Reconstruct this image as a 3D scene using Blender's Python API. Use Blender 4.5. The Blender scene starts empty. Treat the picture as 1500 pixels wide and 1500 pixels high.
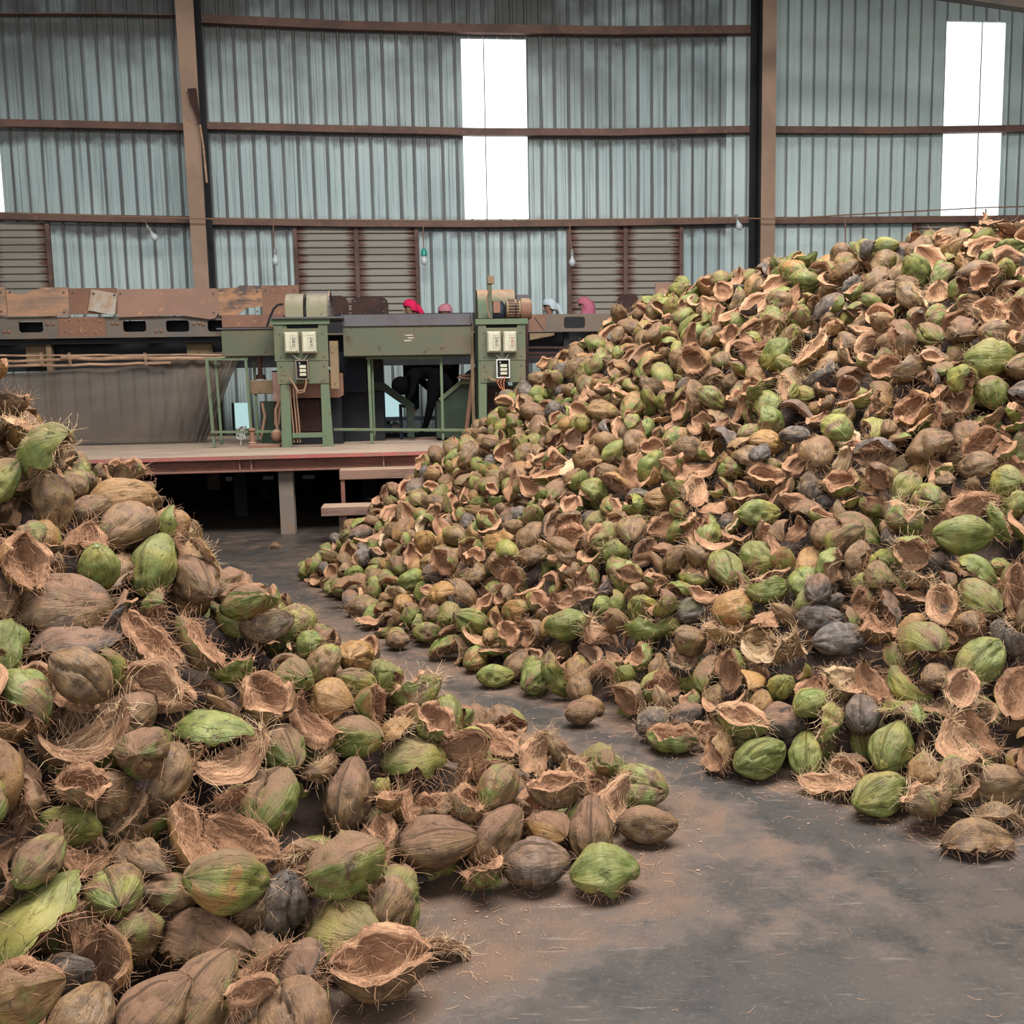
import bpy, bmesh, math, random
import numpy as np
from mathutils import Vector, Matrix, Quaternion, noise

S = bpy.context.scene
COL = S.collection

# ------------------------------------------------------------------ camera
CAM_H, FPX = 1.5, 1444.0
PITCH, ROLL, WYAW = math.radians(7.04), math.radians(-1.115), math.radians(5.87)
cF = np.array([0, math.cos(PITCH), -math.sin(PITCH)])
_r0 = np.array([1.0, 0, 0]); _u0 = np.cross(_r0, cF)
cR = _r0 * math.cos(ROLL) + _u0 * math.sin(ROLL)
cU = -_r0 * math.sin(ROLL) + _u0 * math.cos(ROLL)
cam = bpy.data.cameras.new('camera')
cam.sensor_width = 36.0
cam.lens = 36.0 * FPX / 1500.0
cam.clip_end = 200
camo = bpy.data.objects.new('camera', cam)
COL.objects.link(camo)
m = Matrix.Identity(4)
for i in range(3):
    m[i][0], m[i][1], m[i][2] = cR[i], cU[i], -cF[i]
m[2][3] = CAM_H
camo.matrix_world = m
S.camera = camo

# ------------------------------------------------------------------ world, lights, exposure
world = bpy.data.worlds.new('overcast_sky')
S.world = world
world.use_nodes = True
wn = world.node_tree
bg = wn.nodes['Background']
bg.inputs[0].default_value = (0.93, 0.97, 1.0, 1)
bg.inputs[1].default_value = 0.28
S.view_settings.view_transform = 'Standard'
S.view_settings.look = 'None'
S.view_settings.gamma = 1.0
S.view_settings.exposure = 0.58


def area(name, loc, aim, sx, sy, power, col=(1, 1, 1)):
    l = bpy.data.lights.new(name, 'AREA')
    l.shape = 'RECTANGLE'; l.size = sx; l.size_y = sy; l.energy = power; l.color = col
    o = bpy.data.objects.new(name, l)
    COL.objects.link(o)
    o.location = loc
    o.rotation_euler = (Vector(aim) - Vector(loc)).to_track_quat('-Z', 'Y').to_euler()
    return o


# daylight from the roof lights over the heaps and from the open side behind the photographer
area('roof_light_daylight', (1.0, 4.5, 9.0), (0.6, 6.0, 0), 9.0, 4.0, 1800, (1.0, 0.985, 0.96))
area('open_side_daylight', (-1.0, -6.0, 4.5), (1.0, 9.0, 1.5), 12.0, 5.0, 420, (0.94, 0.97, 1.0))

# ------------------------------------------------------------------ coordinates of the back of the hall (turned by WYAW)
cw, sw = math.cos(WYAW), math.sin(WYAW)


def ray(px, py):
    return cF + cR * (px - 750) / FPX - cU * (py - 750) / FPX


def B(px, py, v):
    """photo pixel -> (u, z) on the upright plane at depth v of the turned frame"""
    d = ray(px, py)
    P = d * (v / (-sw * d[0] + cw * d[1]))
    return P[0] * cw + P[1] * sw, P[2] + CAM_H


def BG(px, py, z=0.0):
    """photo pixel -> (u, v) on the level plane at height z"""
    d = ray(px, py)
    P = d * ((z - CAM_H) / d[2])
    return P[0] * cw + P[1] * sw, -P[0] * sw + P[1] * cw


def RB(x0, y0, x1, y1, v):
    cx, cy = (x0 + x1) / 2, (y0 + y1) / 2
    return B(x0, cy, v)[0], B(x1, cy, v)[0], B(cx, y1, v)[1], B(cx, y0, v)[1]   # u0,u1,z0,z1


def uvw(u, v, z=0.0):
    return Vector((u * cw - v * sw, u * sw + v * cw, z))


# ------------------------------------------------------------------ mesh helpers
class MB:
    def __init__(s):
        s.v, s.f = [], []

    def add(s, vs, fs):
        n = len(s.v); s.v += [tuple(a) for a in vs]; s.f += [tuple(i + n for i in f) for f in fs]
        return s

    def box(s, u0, u1, v0, v1, z0, z1):
        s.add([(u0, v0, z0), (u1, v0, z0), (u1, v1, z0), (u0, v1, z0), (u0, v0, z1), (u1, v0, z1), (u1, v1, z1), (u0, v1, z1)],
              [(0, 3, 2, 1), (4, 5, 6, 7), (0, 1, 5, 4), (1, 2, 6, 5), (2, 3, 7, 6), (3, 0, 4, 7)])
        return s

    def prism(s, poly, v0, v1):
        """poly of (u,z), extruded in depth"""
        n = len(poly)
        a = sum(poly[i][0] * poly[(i + 1) % n][1] - poly[(i + 1) % n][0] * poly[i][1] for i in range(n))
        if a < 0: poly = poly[::-1]
        vs = [(u, v0, z) for u, z in poly] + [(u, v1, z) for u, z in poly]
        fs = [tuple(range(n)), tuple(range(2 * n - 1, n - 1, -1))] + [(i, i + n, (i + 1) % n + n, (i + 1) % n) for i in range(n)]
        return s.add(vs, fs)

    def bar(s, a, b, w, d=None, up=(0, 1, 0)):
        """square bar from a to b"""
        a, b = Vector(a), Vector(b); d = w if d is None else d
        t = (b - a).normalized(); up = Vector(up)
        x = t.cross(up)
        if x.length < 1e-3: x = t.cross(Vector((1, 0, 0)))
        x.normalize(); y = t.cross(x)
        c = [x * w / 2 + y * d / 2, -x * w / 2 + y * d / 2, -x * w / 2 - y * d / 2, x * w / 2 - y * d / 2]
        return s.add([a + q for q in c] + [b + q for q in c],
                     [(0, 1, 2, 3), (7, 6, 5, 4), (0, 4, 5, 1), (1, 5, 6, 2), (2, 6, 7, 3), (3, 7, 4, 0)])

    def tube(s, pts, r, n=8):
        pts = [Vector(q) for q in pts]; rs = r if isinstance(r, (list, tuple)) else [r] * len(pts)
        vs, fs = [], []; x = None
        for i, q in enumerate(pts):
            t = (pts[min(i + 1, len(pts) - 1)] - pts[max(i - 1, 0)]).normalized()
            if x is None:
                x = t.cross(Vector((0, 0, 1)))
                if x.length < 1e-3: x = t.cross(Vector((1, 0, 0)))
            x = (x - t * x.dot(t)).normalized(); y = t.cross(x)
            for k in range(n):
                a = 2 * math.pi * k / n
                vs.append(q + (x * math.cos(a) + y * math.sin(a)) * rs[i])
        for i in range(len(pts) - 1):
            for k in range(n):
                fs.append((i * n + k, i * n + (k + 1) % n, (i + 1) * n + (k + 1) % n, (i + 1) * n + k))
        fs.append(tuple(range(n - 1, -1, -1))); fs.append(tuple((len(pts) - 1) * n + k for k in range(n)))
        return s.add(vs, fs)

    def drum(s, c, axis, r, h, n=28, prof=None):
        """lathe along axis from c; prof = [(h, r)...]"""
        prof = prof or [(0, r), (h, r)]
        c = Vector(c); t = Vector(axis).normalized()
        x = t.cross(Vector((0, 0, 1)))
        if x.length < 1e-3: x = t.cross(Vector((0, 1, 0)))
        x.normalize(); y = t.cross(x); vs, fs = [], []
        for hh, rr in prof:
            for k in range(n):
                a = 2 * math.pi * k / n
                vs.append(c + t * hh + (x * math.cos(a) + y * math.sin(a)) * rr)
        for i in range(len(prof) - 1):
            for k in range(n):
                fs.append((i * n + k, i * n + (k + 1) % n, (i + 1) * n + (k + 1) % n, (i + 1) * n + k))
        fs.append(tuple(range(n - 1, -1, -1))); fs.append(tuple((len(prof) - 1) * n + k for k in range(n)))
        return s.add(vs, fs)

    def ball(s, c, rx, ry, rz, nu=16, nv=10, fn=None):
        vs, fs = [], []
        for j in range(nv + 1):
            th = math.pi * j / nv
            for k in range(nu):
                a = 2 * math.pi * k / nu
                q = [math.sin(th) * math.cos(a), math.sin(th) * math.sin(a), math.cos(th)]
                if fn: q = fn(q)
                vs.append((c[0] + rx * q[0], c[1] + ry * q[1], c[2] + rz * q[2]))
        for j in range(nv):
            for k in range(nu):
                fs.append((j * nu + k, (j + 1) * nu + k, (j + 1) * nu + (k + 1) % nu, j * nu + (k + 1) % nu))
        return s.add(vs, fs)

    def obj(s, name, mt, root=None, base=None, smooth=False, bevel=0.0):
        """root: the thing (Empty or mesh) whose child this is; base: own (u,v,z) origin when top level"""
        me = bpy.data.meshes.new(name)
        b = tuple(root['_b']) if root is not None else (base or (0, 0, 0))
        me.from_pydata([(x - b[0], y - b[1], z - b[2]) for x, y, z in s.v], [], s.f)
        me.validate(); me.update()
        me.materials.append(mt)
        if smooth:
            me.polygons.foreach_set('use_smooth', [True] * len(me.polygons))
        o = bpy.data.objects.new(name, me); COL.objects.link(o)
        if root is not None:
            o.parent = root
        else:
            o.location = uvw(*b); o.rotation_euler = (0, 0, WYAW)
        o['_b'] = b
        if bevel:
            md = o.modifiers.new('bevel', 'BEVEL'); md.width = bevel; md.segments = 2; md.limit_method = 'ANGLE'
        if smooth:
            try:
                bm = bmesh.new(); bm.from_mesh(me)
                for e in bm.edges:
                    if len(e.link_faces) == 2 and e.calc_face_angle(0) > 0.7: e.smooth = False
                bm.to_mesh(me); bm.free()
            except Exception:
                pass
        return o


def thing(name, label, cat, base, group=None):
    o = bpy.data.objects.new(name, None); COL.objects.link(o)
    o.empty_display_size = 0.1
    o.location = uvw(*base); o.rotation_euler = (0, 0, WYAW); o['_b'] = tuple(base)
    return tag(o, label, cat, group)


def tag(o, label=None, cat=None, group=None, kind=None):
    if label: o['label'] = label
    if cat: o['category'] = cat
    if group: o['group'] = group
    if kind: o['kind'] = kind
    return o


def struct(o):
    o['kind'] = 'structure'; return o


# ------------------------------------------------------------------ materials
def srgb(r, g, b):
    f = lambda c: (c / 255 / 12.92) if c / 255 <= 0.04045 else ((c / 255 + 0.055) / 1.055) ** 2.4
    return (f(r), f(g), f(b), 1)


class NT:
    def __init__(s, name):
        s.m = bpy.data.materials.new(name); s.m.use_nodes = True
        s.t = s.m.node_tree; s.b = s.t.nodes['Principled BSDF']; s.out = s.t.nodes['Material Output']

    def n(s, typ, ins=None, **kw):
        nd = s.t.nodes.new(typ)
        for k, v in kw.items(): setattr(nd, k, v)
        for k, v in (ins or {}).items(): s.set(nd.inputs[k], v)
        return nd

    def set(s, sock, v):
        if hasattr(v, 'is_linked') or isinstance(v, bpy.types.NodeSocket): s.t.links.new(v, sock)
        else: sock.default_value = v

    def math(s, op, a, b=0.0, clamp=False):
        nd = s.n('ShaderNodeMath', operation=op, use_clamp=clamp)
        s.set(nd.inputs[0], a); s.set(nd.inputs[1], b)
        return nd.outputs[0]

    def mix(s, f, a, b, blend='MIX'):
        nd = s.n('ShaderNodeMix', data_type='RGBA', blend_type=blend)
        s.set(nd.inputs[0], f); s.set(nd.inputs[6], a); s.set(nd.inputs[7], b)
        return nd.outputs[2]

    def noise(s, scale, vec=None, detail=4, rough=0.6, dist=0.0):
        nd = s.n('ShaderNodeTexNoise', {'Scale': scale, 'Detail': detail, 'Roughness': rough, 'Distortion': dist})
        if vec is not None: s.set(nd.inputs['Vector'], vec)
        return nd.outputs[0]

    def ramp(s, f, lo, hi):
        nd = s.n('ShaderNodeMapRange', {'From Min': lo, 'From Max': hi}, interpolation_type='SMOOTHSTEP')
        s.set(nd.inputs[0], f)
        return nd.outputs[0]

    def vmul(s, vec, sc):
        nd = s.n('ShaderNodeMapping'); s.set(nd.inputs[0], vec); nd.inputs['Scale'].default_value = sc
        return nd.outputs[0]

    def obj(s):
        return s.n('ShaderNodeTexCoord').outputs['Object']

    def bump(s, h, strength=0.3, dist=0.01):
        nd = s.n('ShaderNodeBump', {'Strength': strength, 'Distance': dist}); s.set(nd.inputs['Height'], h)
        s.t.links.new(nd.outputs[0], s.b.inputs['Normal'])

    def fin(s, col, rough=0.7, metal=0.0):
        s.set(s.b.inputs['Base Color'], col); s.set(s.b.inputs['Roughness'], rough); s.set(s.b.inputs['Metallic'], metal)
        return s.m


def mottled(name, c1, c2, c3=None, scale=3.0, lo=0.4, hi=0.62, rough=0.7, metal=0.0, stretch=(1, 1, 1), dust=None, spec=0.3, bump=0.25):
    """paint or metal c1 with patches c2 and small specks c3; dust settles on what faces up"""
    t = NT(name); v = t.vmul(t.obj(), stretch)
    c = t.mix(t.ramp(t.noise(scale, v, 6, 0.65), lo, hi), srgb(*c1), srgb(*c2))
    if c3:
        c = t.mix(t.ramp(t.noise(scale * 4.3, v, 8, 0.7), 0.56, 0.68), c, srgb(*c3))
    if dust:
        g = t.n('ShaderNodeNewGeometry')
        sep = t.n('ShaderNodeSeparateXYZ', {0: g.outputs['Normal']})
        f = t.math('MULTIPLY', t.ramp(sep.outputs[2], 0.25, 0.9), t.ramp(t.noise(9, v, 4), 0.2, 0.55))
        c = t.mix(f, c, srgb(*dust))
    t.bump(t.noise(scale * 9, v, 5), bump, 0.004)
    t.b.inputs['Specular IOR Level'].default_value = spec
    return t.fin(c, rough, metal)


def plain(name, c, rough=0.6, metal=0.0):
    t = NT(name)
    c = t.mix(t.noise(14, t.obj(), 4), srgb(*c), srgb(*[int(x * 0.78) for x in c]))
    return t.fin(c, rough, metal)


DUST = (168, 140, 118)
M = {}
M['green'] = mottled('green_paint', (86, 93, 72), (98, 95, 74), (78, 64, 48), 2.6, dust=DUST)
M['green_bright'] = mottled('green_frame_paint', (88, 104, 80), (94, 102, 78), (86, 72, 56), 3.2, dust=DUST)
M['green_dark'] = mottled('dark_green_paint', (44, 58, 44), (38, 46, 36), (60, 50, 38), 3.0)
M['green_dull'] = mottled('dull_green_paint', (82, 86, 68), (94, 84, 66), (70, 58, 44), 1.8, dust=DUST)
M['slate'] = mottled('slate_paint', (88, 84, 88), (80, 74, 74), (96, 82, 72), 2.0, dust=DUST)
M['steel_dusty'] = mottled('dusty_steel', (110, 96, 84), (96, 90, 84), (120, 94, 72), 1.6, dust=DUST)
M['rust'] = mottled('rusty_steel', (126, 92, 74), (112, 80, 66), (148, 108, 80), 1.7, dust=DUST)
M['rust_red'] = mottled('red_oxide_steel', (116, 74, 64), (102, 70, 60), (80, 56, 46), 2.5, stretch=(1, 1, 3), dust=DUST)
M['rust_dark'] = mottled('dark_rusted_plate', (58, 34, 28), (44, 27, 24), (96, 62, 44), 4.0, dust=DUST)
M['dark'] = mottled('blackened_steel', (34, 34, 36), (26, 27, 30), (48, 42, 38), 3.0)
M['dark_blue'] = mottled('dark_painted_steel', (30, 38, 46), (24, 30, 38), None, 3.0)
M['pale_sheet'] = mottled('pale_zinc_sheet', (168, 160, 146), (158, 128, 104), (188, 184, 176), 4.0)
M['burnt'] = mottled('burnt_board', (164, 122, 90), (76, 66, 66), (188, 148, 112), 3.2, stretch=(0.6, 1, 2.0))
M['peeled'] = mottled('peeled_board', (166, 126, 98), (126, 104, 90), (190, 150, 118), 2.2, stretch=(0.5, 1, 2.5))
M['tan_sheet'] = mottled('tan_dusty_sheet', (146, 112, 96), (134, 104, 88), (170, 128, 100), 1.3)
M['brown_box'] = mottled('brown_housing', (128, 106, 80), (108, 90, 66), (84, 64, 46), 2.4, dust=DUST)
M['pink_rust'] = mottled('pinkish_primer', (152, 122, 112), (130, 96, 84), None, 3.0)
M['wood'] = mottled('weathered_wood', (122, 94, 80), (96, 74, 64), (140, 112, 96), 2.5, stretch=(0.5, 2, 4), dust=DUST)
M['pole'] = mottled('bamboo_pole', (176, 142, 116), (142, 112, 90), (100, 80, 66), 3.0, stretch=(0.5, 2, 2))
M['beige'] = plain('aged_cream_plastic', (196, 190, 164), 0.45)
M['beige_edge'] = plain('cream_plastic_print', (120, 112, 96), 0.5)
M['ink'] = plain('faded_ink', (84, 78, 72), 0.6)
M['ink_red'] = plain('faded_red_ink', (176, 96, 84), 0.6)
M['white'] = plain('white_porcelain', (206, 204, 200), 0.35)
M['cable'] = plain('dusty_tan_cable', (146, 112, 86), 0.7)
M['cable_orange'] = plain('orange_copper_wire', (186, 110, 78), 0.5)
M['cable_grey'] = plain('grey_cable', (120, 116, 106), 0.6)
M['bulb'] = plain('milky_bulb_glass', (214, 220, 220), 0.2)
M['bulb_green'] = plain('green_bulb_base', (40, 160, 140), 0.4)
M['socket'] = plain('bulb_socket', (150, 150, 146), 0.5)
M['red'] = mottled('red_paint_edge', (152, 84, 78), (128, 92, 80), (146, 118, 100), 3.0, stretch=(1, 1, 3))
# ================================================================== THE SETTING
VW = 17.0           # the sheet wall
RIB = 0.236
PZ = [B(700, y, VW - 0.1)[1] for y in (42, 192, 326)]     # purlin heights
ZT = 8.6


def wall_material():
    t = NT('corrugated_sheet'); o = t.obj()
    sep = t.n('ShaderNodeSeparateXYZ', {0: o}); u, z = sep.outputs[0], sep.outputs[2]
    base = t.mix(t.ramp(t.noise(0.35, o, 3), 0.35, 0.65), srgb(160, 176, 176), srgb(182, 196, 194))
    sv = t.vmul(o, (9, 1, 0.35))
    c = t.mix(t.ramp(t.noise(1.6, sv, 6, 0.7), 0.48, 0.80), base, srgb(132, 138, 136))
    sv2 = t.vmul(o, (26, 1, 0.22))
    c = t.mix(t.math('MULTIPLY', t.ramp(t.noise(1.3, sv2, 5, 0.7), 0.52, 0.66), 0.6), c, srgb(78, 70, 66))
    # grime that has run down beside the ribs
    ph = t.math('FRACT', t.math('DIVIDE', t.math('ADD', u, 50 * RIB), RIB))
    near = t.math('ABSOLUTE', t.math('SUBTRACT', ph, 0.5))
    wob = t.math('MULTIPLY', t.math('SUBTRACT', t.noise(0.9, t.vmul(o, (4, 1, 0.8)), 4), 0.5), 0.10)
    line = t.ramp(t.math('ADD', near, wob), 0.405, 0.44)
    c = t.mix(t.math('MULTIPLY', line, 0.8), c, srgb(64, 56, 52))
    # dust and soot caught above and below the rails
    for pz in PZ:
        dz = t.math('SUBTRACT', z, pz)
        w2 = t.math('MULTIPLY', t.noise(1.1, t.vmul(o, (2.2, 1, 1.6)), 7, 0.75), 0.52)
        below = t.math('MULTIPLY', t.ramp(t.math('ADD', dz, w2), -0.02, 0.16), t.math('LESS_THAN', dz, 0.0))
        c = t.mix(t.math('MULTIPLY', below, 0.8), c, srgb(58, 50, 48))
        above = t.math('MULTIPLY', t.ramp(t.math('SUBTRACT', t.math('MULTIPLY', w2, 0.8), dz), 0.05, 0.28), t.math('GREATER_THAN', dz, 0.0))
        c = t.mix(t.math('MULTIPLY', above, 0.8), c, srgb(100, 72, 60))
    mb = t.n('ShaderNodeMapRange', {'From Min': 5.4, 'From Max': 7.4}); t.set(mb.inputs[0], z)  # shade at the top of the wall, painted into the colour
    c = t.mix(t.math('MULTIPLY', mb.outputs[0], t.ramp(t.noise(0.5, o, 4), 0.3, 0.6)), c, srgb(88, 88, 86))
    # right hand bay paler: its brighter light is painted into the sheet colour
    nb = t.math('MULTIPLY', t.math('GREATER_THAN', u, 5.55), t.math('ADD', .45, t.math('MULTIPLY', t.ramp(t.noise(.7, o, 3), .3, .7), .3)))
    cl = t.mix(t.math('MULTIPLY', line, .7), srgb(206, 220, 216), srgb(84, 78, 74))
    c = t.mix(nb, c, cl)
    t.bump(t.noise(5, sv, 4), 0.2, 0.01)
    return t.fin(c, 0.62, 0.15)


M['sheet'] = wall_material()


def sheet(mb, u0, u1, z0, z1, v):
    """ribbed sheet facing the hall"""
    k0, k1 = math.floor(u0 / RIB) - 1, math.ceil(u1 / RIB) + 1
    pts = []
    for k in range(k0, k1 + 1):
        c = k * RIB
        pts += [(c - .030, 0), (c - .016, .030), (c + .016, .030), (c + .030, 0), (c + .095, 0), (c + .099, .005), (c + .107, .005), (c + .111, 0)]
    def at(u):
        for a, b in zip(pts, pts[1:]):
            if a[0] <= u <= b[0]: return a[1] + (b[1] - a[1]) * (u - a[0]) / (b[0] - a[0])
        return 0
    pr = [(u0, at(u0))] + [q for q in pts if u0 < q[0] < u1] + [(u1, at(u1))]
    vs = []; n = len(pr)
    for off, zz in ((0, z0), (0, z1), (.012, z0), (.012, z1)):
        vs += [(u, v - h + off, zz) for u, h in pr]
    fs = []
    for i in range(n - 1):
        fs += [(i, i + 1, n + i + 1, n + i), (3 * n + i, 3 * n + i + 1, 2 * n + i + 1, 2 * n + i), (n + i, n + i + 1, 3 * n + i + 1, 3 * n + i), (i + 1, i, 2 * n + i, 2 * n + i + 1)]
    fs += [(0, n, 3 * n, 2 * n), (2 * n - 1, n - 1, 3 * n - 1, 4 * n - 1)]
    mb.add(vs, fs)


# windows: (u0,u1,z0,z1)
W1 = RB(678, 57, 772, 321, VW); W2 = RB(1381, 32, 1468, 319, VW)
W3 = (B(2, 275, VW)[0] - 1.08, B(4, 275, VW)[0], W1[2], B(0, 190, VW)[1])
# louvres
def lou(x0, x1, y0, y1=None):
    u0, u1, z0, z1 = RB(x0, y0, x1, 400, VW)
    return (u0, u1, 2.3, z1)
L1 = lou(-110, 76, 326); L2 = lou(430, 614, 331); L3 = lou(830, 1000, 331); L4 = lou(1335, 1505, 325)
# low openings seen through the machines
O1 = RB(344, 590, 368, 628, VW); O2 = RB(556, 566, 590, 612, VW)
holes = [W1, W2, W3, L1, L2, L3, L4, O1, O2]
mb = MB()
us = sorted({-14.0, 16.0} | {h[0] for h in holes} | {h[1] for h in holes})
for a, b in zip(us, us[1:]):
    hs = sorted([(h[2], h[3]) for h in holes if h[0] < (a + b) / 2 < h[1]])
    z = 0.0
    for h0, h1 in hs:
        if h0 > z + 1e-4: sheet(mb, a, b, z, h0, VW)
        z = h1
    sheet(mb, a, b, z, ZT, VW)
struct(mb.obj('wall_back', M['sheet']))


def window_material(name, tint, strength):
    t = NT(name); o = t.obj()
    fl = t.vmul(o, (3.2, 1, 2.2))
    # bird droppings, leaves and dirt stuck to the outside of the translucent sheet
    sp = t.math('MULTIPLY', t.ramp(t.noise(3.4, fl, 7, 0.72, 0.6), 0.585, 0.62), t.ramp(t.noise(0.8, o, 2), 0.5, 0.62))
    c = t.mix(t.math('MULTIPLY', sp, 0.72), tint, srgb(150, 168, 164))
    em = t.n('ShaderNodeEmission', {'Strength': strength}); t.set(em.inputs[0], c)
    t.t.links.new(em.outputs[0], t.out.inputs[0])
    return t.m


M['frp'] = window_material('daylit_translucent_sheet', (0.95, 1.0, 1.0, 1), 1.5)
M['lowlight'] = window_material('daylit_low_opening', srgb(190, 226, 226), 0.6)
for i, h in enumerate((W1, W2, W3)):
    p = MB(); k = int((h[1] - h[0]) / RIB)
    p.box(h[0] - .02, h[1] + .02, VW + .03, VW + .036, h[2], h[3])
    w = struct(p.obj('window_%d' % (i + 1), M['frp']))
    q = MB(); uu = h[0] + (h[1] - h[0]) * (.35 if i != 1 else .62)
    q.box(uu - .008, uu + .008, VW + .02, VW + .03, h[2], h[3])
    q.obj('sheet_lap', M['steel_dusty'], w)
for i, h in enumerate((O1, O2)):
    p = MB().box(h[0] - .02, h[1] + .02, VW + .03, VW + .036, h[2], h[3])
    struct(p.obj('window_%d' % (i + 4), M['lowlight']))


def louvre_material():
    t = NT('louvre_slats'); o = t.obj()
    c = t.mix(t.noise(2.0, t.vmul(o, (0.6, 1, 5)), 5), srgb(152, 144, 132), srgb(132, 126, 116))
    # rust bleeding in from both ends of the slats
    sep = t.n('ShaderNodeSeparateXYZ', {0: o})
    e = t.n('ShaderNodeAttribute', attribute_name='edge').outputs['Fac']
    f = t.ramp(t.math('SUBTRACT', e, t.math('MULTIPLY', t.noise(3.0, t.vmul(o, (0.5, 1, 9)), 5, 0.7), 0.42)), -0.20, -0.02)
    c = t.mix(t.math('SUBTRACT', 1.0, f), c, srgb(92, 58, 46))
    return t.fin(c, 0.75, 0.0)


M['slat'] = louvre_material()
M['louvre_frame'] = mottled('louvre_frame', (104, 82, 74), (86, 66, 60), (122, 92, 76), 3.0)
for i, h in enumerate((L1, L2, L3, L4)):
    wn_ = 6 + i
    fr = MB()
    for (a, b) in ((h[0], h[0] + .07), (h[1] - .07, h[1]), ((h[0] + h[1]) / 2 - .035, (h[0] + h[1]) / 2 + .035)):
        fr.box(a, b, VW - .05, VW + .02, h[2], h[3])
    w = struct(fr.obj('window_%d' % wn_, M['louvre_frame']))
    for (a, b) in ((h[0] + .07, (h[0] + h[1]) / 2 - .035), ((h[0] + h[1]) / 2 + .035, h[1] - .07)):
        sl = MB(); n = int((h[3] - h[2]) / .115); e = []
        for k in range(n):
            zt = h[3] - k * .115
            seg = 12
            for j in range(seg):
                ua, ub = a + (b - a) * j / seg, a + (b - a) * (j + 1) / seg
                sl.add([(ua, VW - .035, zt - .10), (ub, VW - .035, zt - .10), (ub, VW + .03, zt + .03), (ua, VW + .03, zt + .03),
                        (ua, VW - .035, zt - .115), (ub, VW - .035, zt - .115)], [(0, 1, 2, 3), (4, 5, 1, 0)])
        ob = sl.obj('louvre_slats', M['slat'], w)
        at = ob.data.attributes.new('edge', 'FLOAT', 'POINT')
        at.data.foreach_set('value', [min(q.co.x - a, b - q.co.x) for q in ob.data.vertices])

# rails (purlins) across the wall, one run per bay, sagging a little
def rail(i, xs, ys, sec=.15):
    pts = [B(x, y, VW - .12) for x, y in zip(xs, ys)]
    r = MB()
    for (a, b) in zip(pts, pts[1:]):
        n = 4
        for k in range(n):
            p = (a[0] + (b[0] - a[0]) * k / n, a[1] + (b[1] - a[1]) * k / n); q = (a[0] + (b[0] - a[0]) * (k + 1) / n, a[1] + (b[1] - a[1]) * (k + 1) / n)
            s = sec / 2
            r.prism([(p[0], p[1] - s), (q[0], q[1] - s), (q[0], q[1] + s), (p[0], p[1] + s)], VW - .145, VW - .135)   # web
            r.prism([(p[0], p[1] + s - .008), (q[0], q[1] + s - .008), (q[0], q[1] + s), (p[0], p[1] + s)], VW - .135, VW - .03)
            r.prism([(p[0], p[1] - s), (q[0], q[1] - s), (q[0], q[1] - s + .008), (p[0], p[1] - s + .008)], VW - .135, VW - .03)
    return struct(r.obj('trim_%d' % i, M['purlin']))


M['purlin'] = mottled('rusty_rail', (116, 88, 76), (98, 76, 68), (140, 104, 84), 2.0, dust=(150, 116, 96))
rail(1, (-150, 0, 150, 270), (176, 180, 183, 186), .11)
rail(2, (300, 500, 700, 900, 1112), (184, 189, 193, 194, 189), .11)
rail(3, (1136, 1300, 1500, 1650), (190, 191, 188, 184), .11)
rail(4, (-150, 0, 150, 285), (313, 316, 320, 322), .11)
rail(5, (305, 500, 700, 900, 1114), (324, 327, 328, 326, 322), .11)
rail(6, (1134, 1300, 1500, 1650), (323, 322, 320, 317), .11)
rail(7, (285, 500, 700, 900, 1116), (27, 37, 42, 45, 43), .13)
rail(8, (-150, 0, 150, 255), (24, 20, 20, 22), .02)

# columns
M['col_face'] = mottled('dusty_column_face', (156, 128, 108), (142, 116, 98), (166, 130, 104), 1.2)
M['col_dark'] = mottled('column_web', (40, 38, 40), (30, 30, 32), None, 1.5)
for n_, (x0, x1, y0, x2, x3, y1, side) in enumerate(((256, 283, 5, 284, 306, 415, 1), (1118, 1138, 5, 1114, 1135, 380, -1))):
    v = VW - .75
    ut0, zt0 = B(x0, y0, v); ut1, _ = B(x1, y0, v); ub0, zb0 = B(x2, y1, v); ub1, _ = B(x3, y1, v)
    k0 = (ut0 - ub0) / (zt0 - zb0); k1 = (ut1 - ub1) / (zt0 - zb0)
    f = lambda z, k, u: u + k * (z - zb0)
    c = MB().prism([(f(0, k0, ub0), 0), (f(0, k1, ub1), 0), (f(ZT, k1, ub1), ZT), (f(ZT, k0, ub0), ZT)], v, v + .02)
    ob = struct(c.obj('trim_%d' % (9 + n_), M['col_face']))
    mk = (k0 + k1) / 2; mu = (ub0 + ub1) / 2
    c = MB().prism([(f(0, mk, mu) - .012, 0), (f(0, mk, mu) + .012, 0), (f(ZT, mk, mu) + .012, ZT), (f(ZT, mk, mu) - .012, ZT)], v + .02, VW - .18)
    c.prism([(f(0, k0, ub0), 0), (f(0, k1, ub1), 0), (f(ZT, k1, ub1), ZT), (f(ZT, k0, ub0), ZT)], VW - .18, VW - .16)
    e = .02
    c.prism([(f(0, k0, ub0) , 0), (f(0, k0, ub0) + e, 0), (f(ZT, k0, ub0) + e, ZT), (f(ZT, k0, ub0), ZT)], v + .02, v + .13)
    c.prism([(f(0, k1, ub1) - e, 0), (f(0, k1, ub1), 0), (f(ZT, k1, ub1), ZT), (f(ZT, k1, ub1) - e, ZT)], v + .02, v + .13)
    c.obj('column_web', M['col_dark'], ob)

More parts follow.
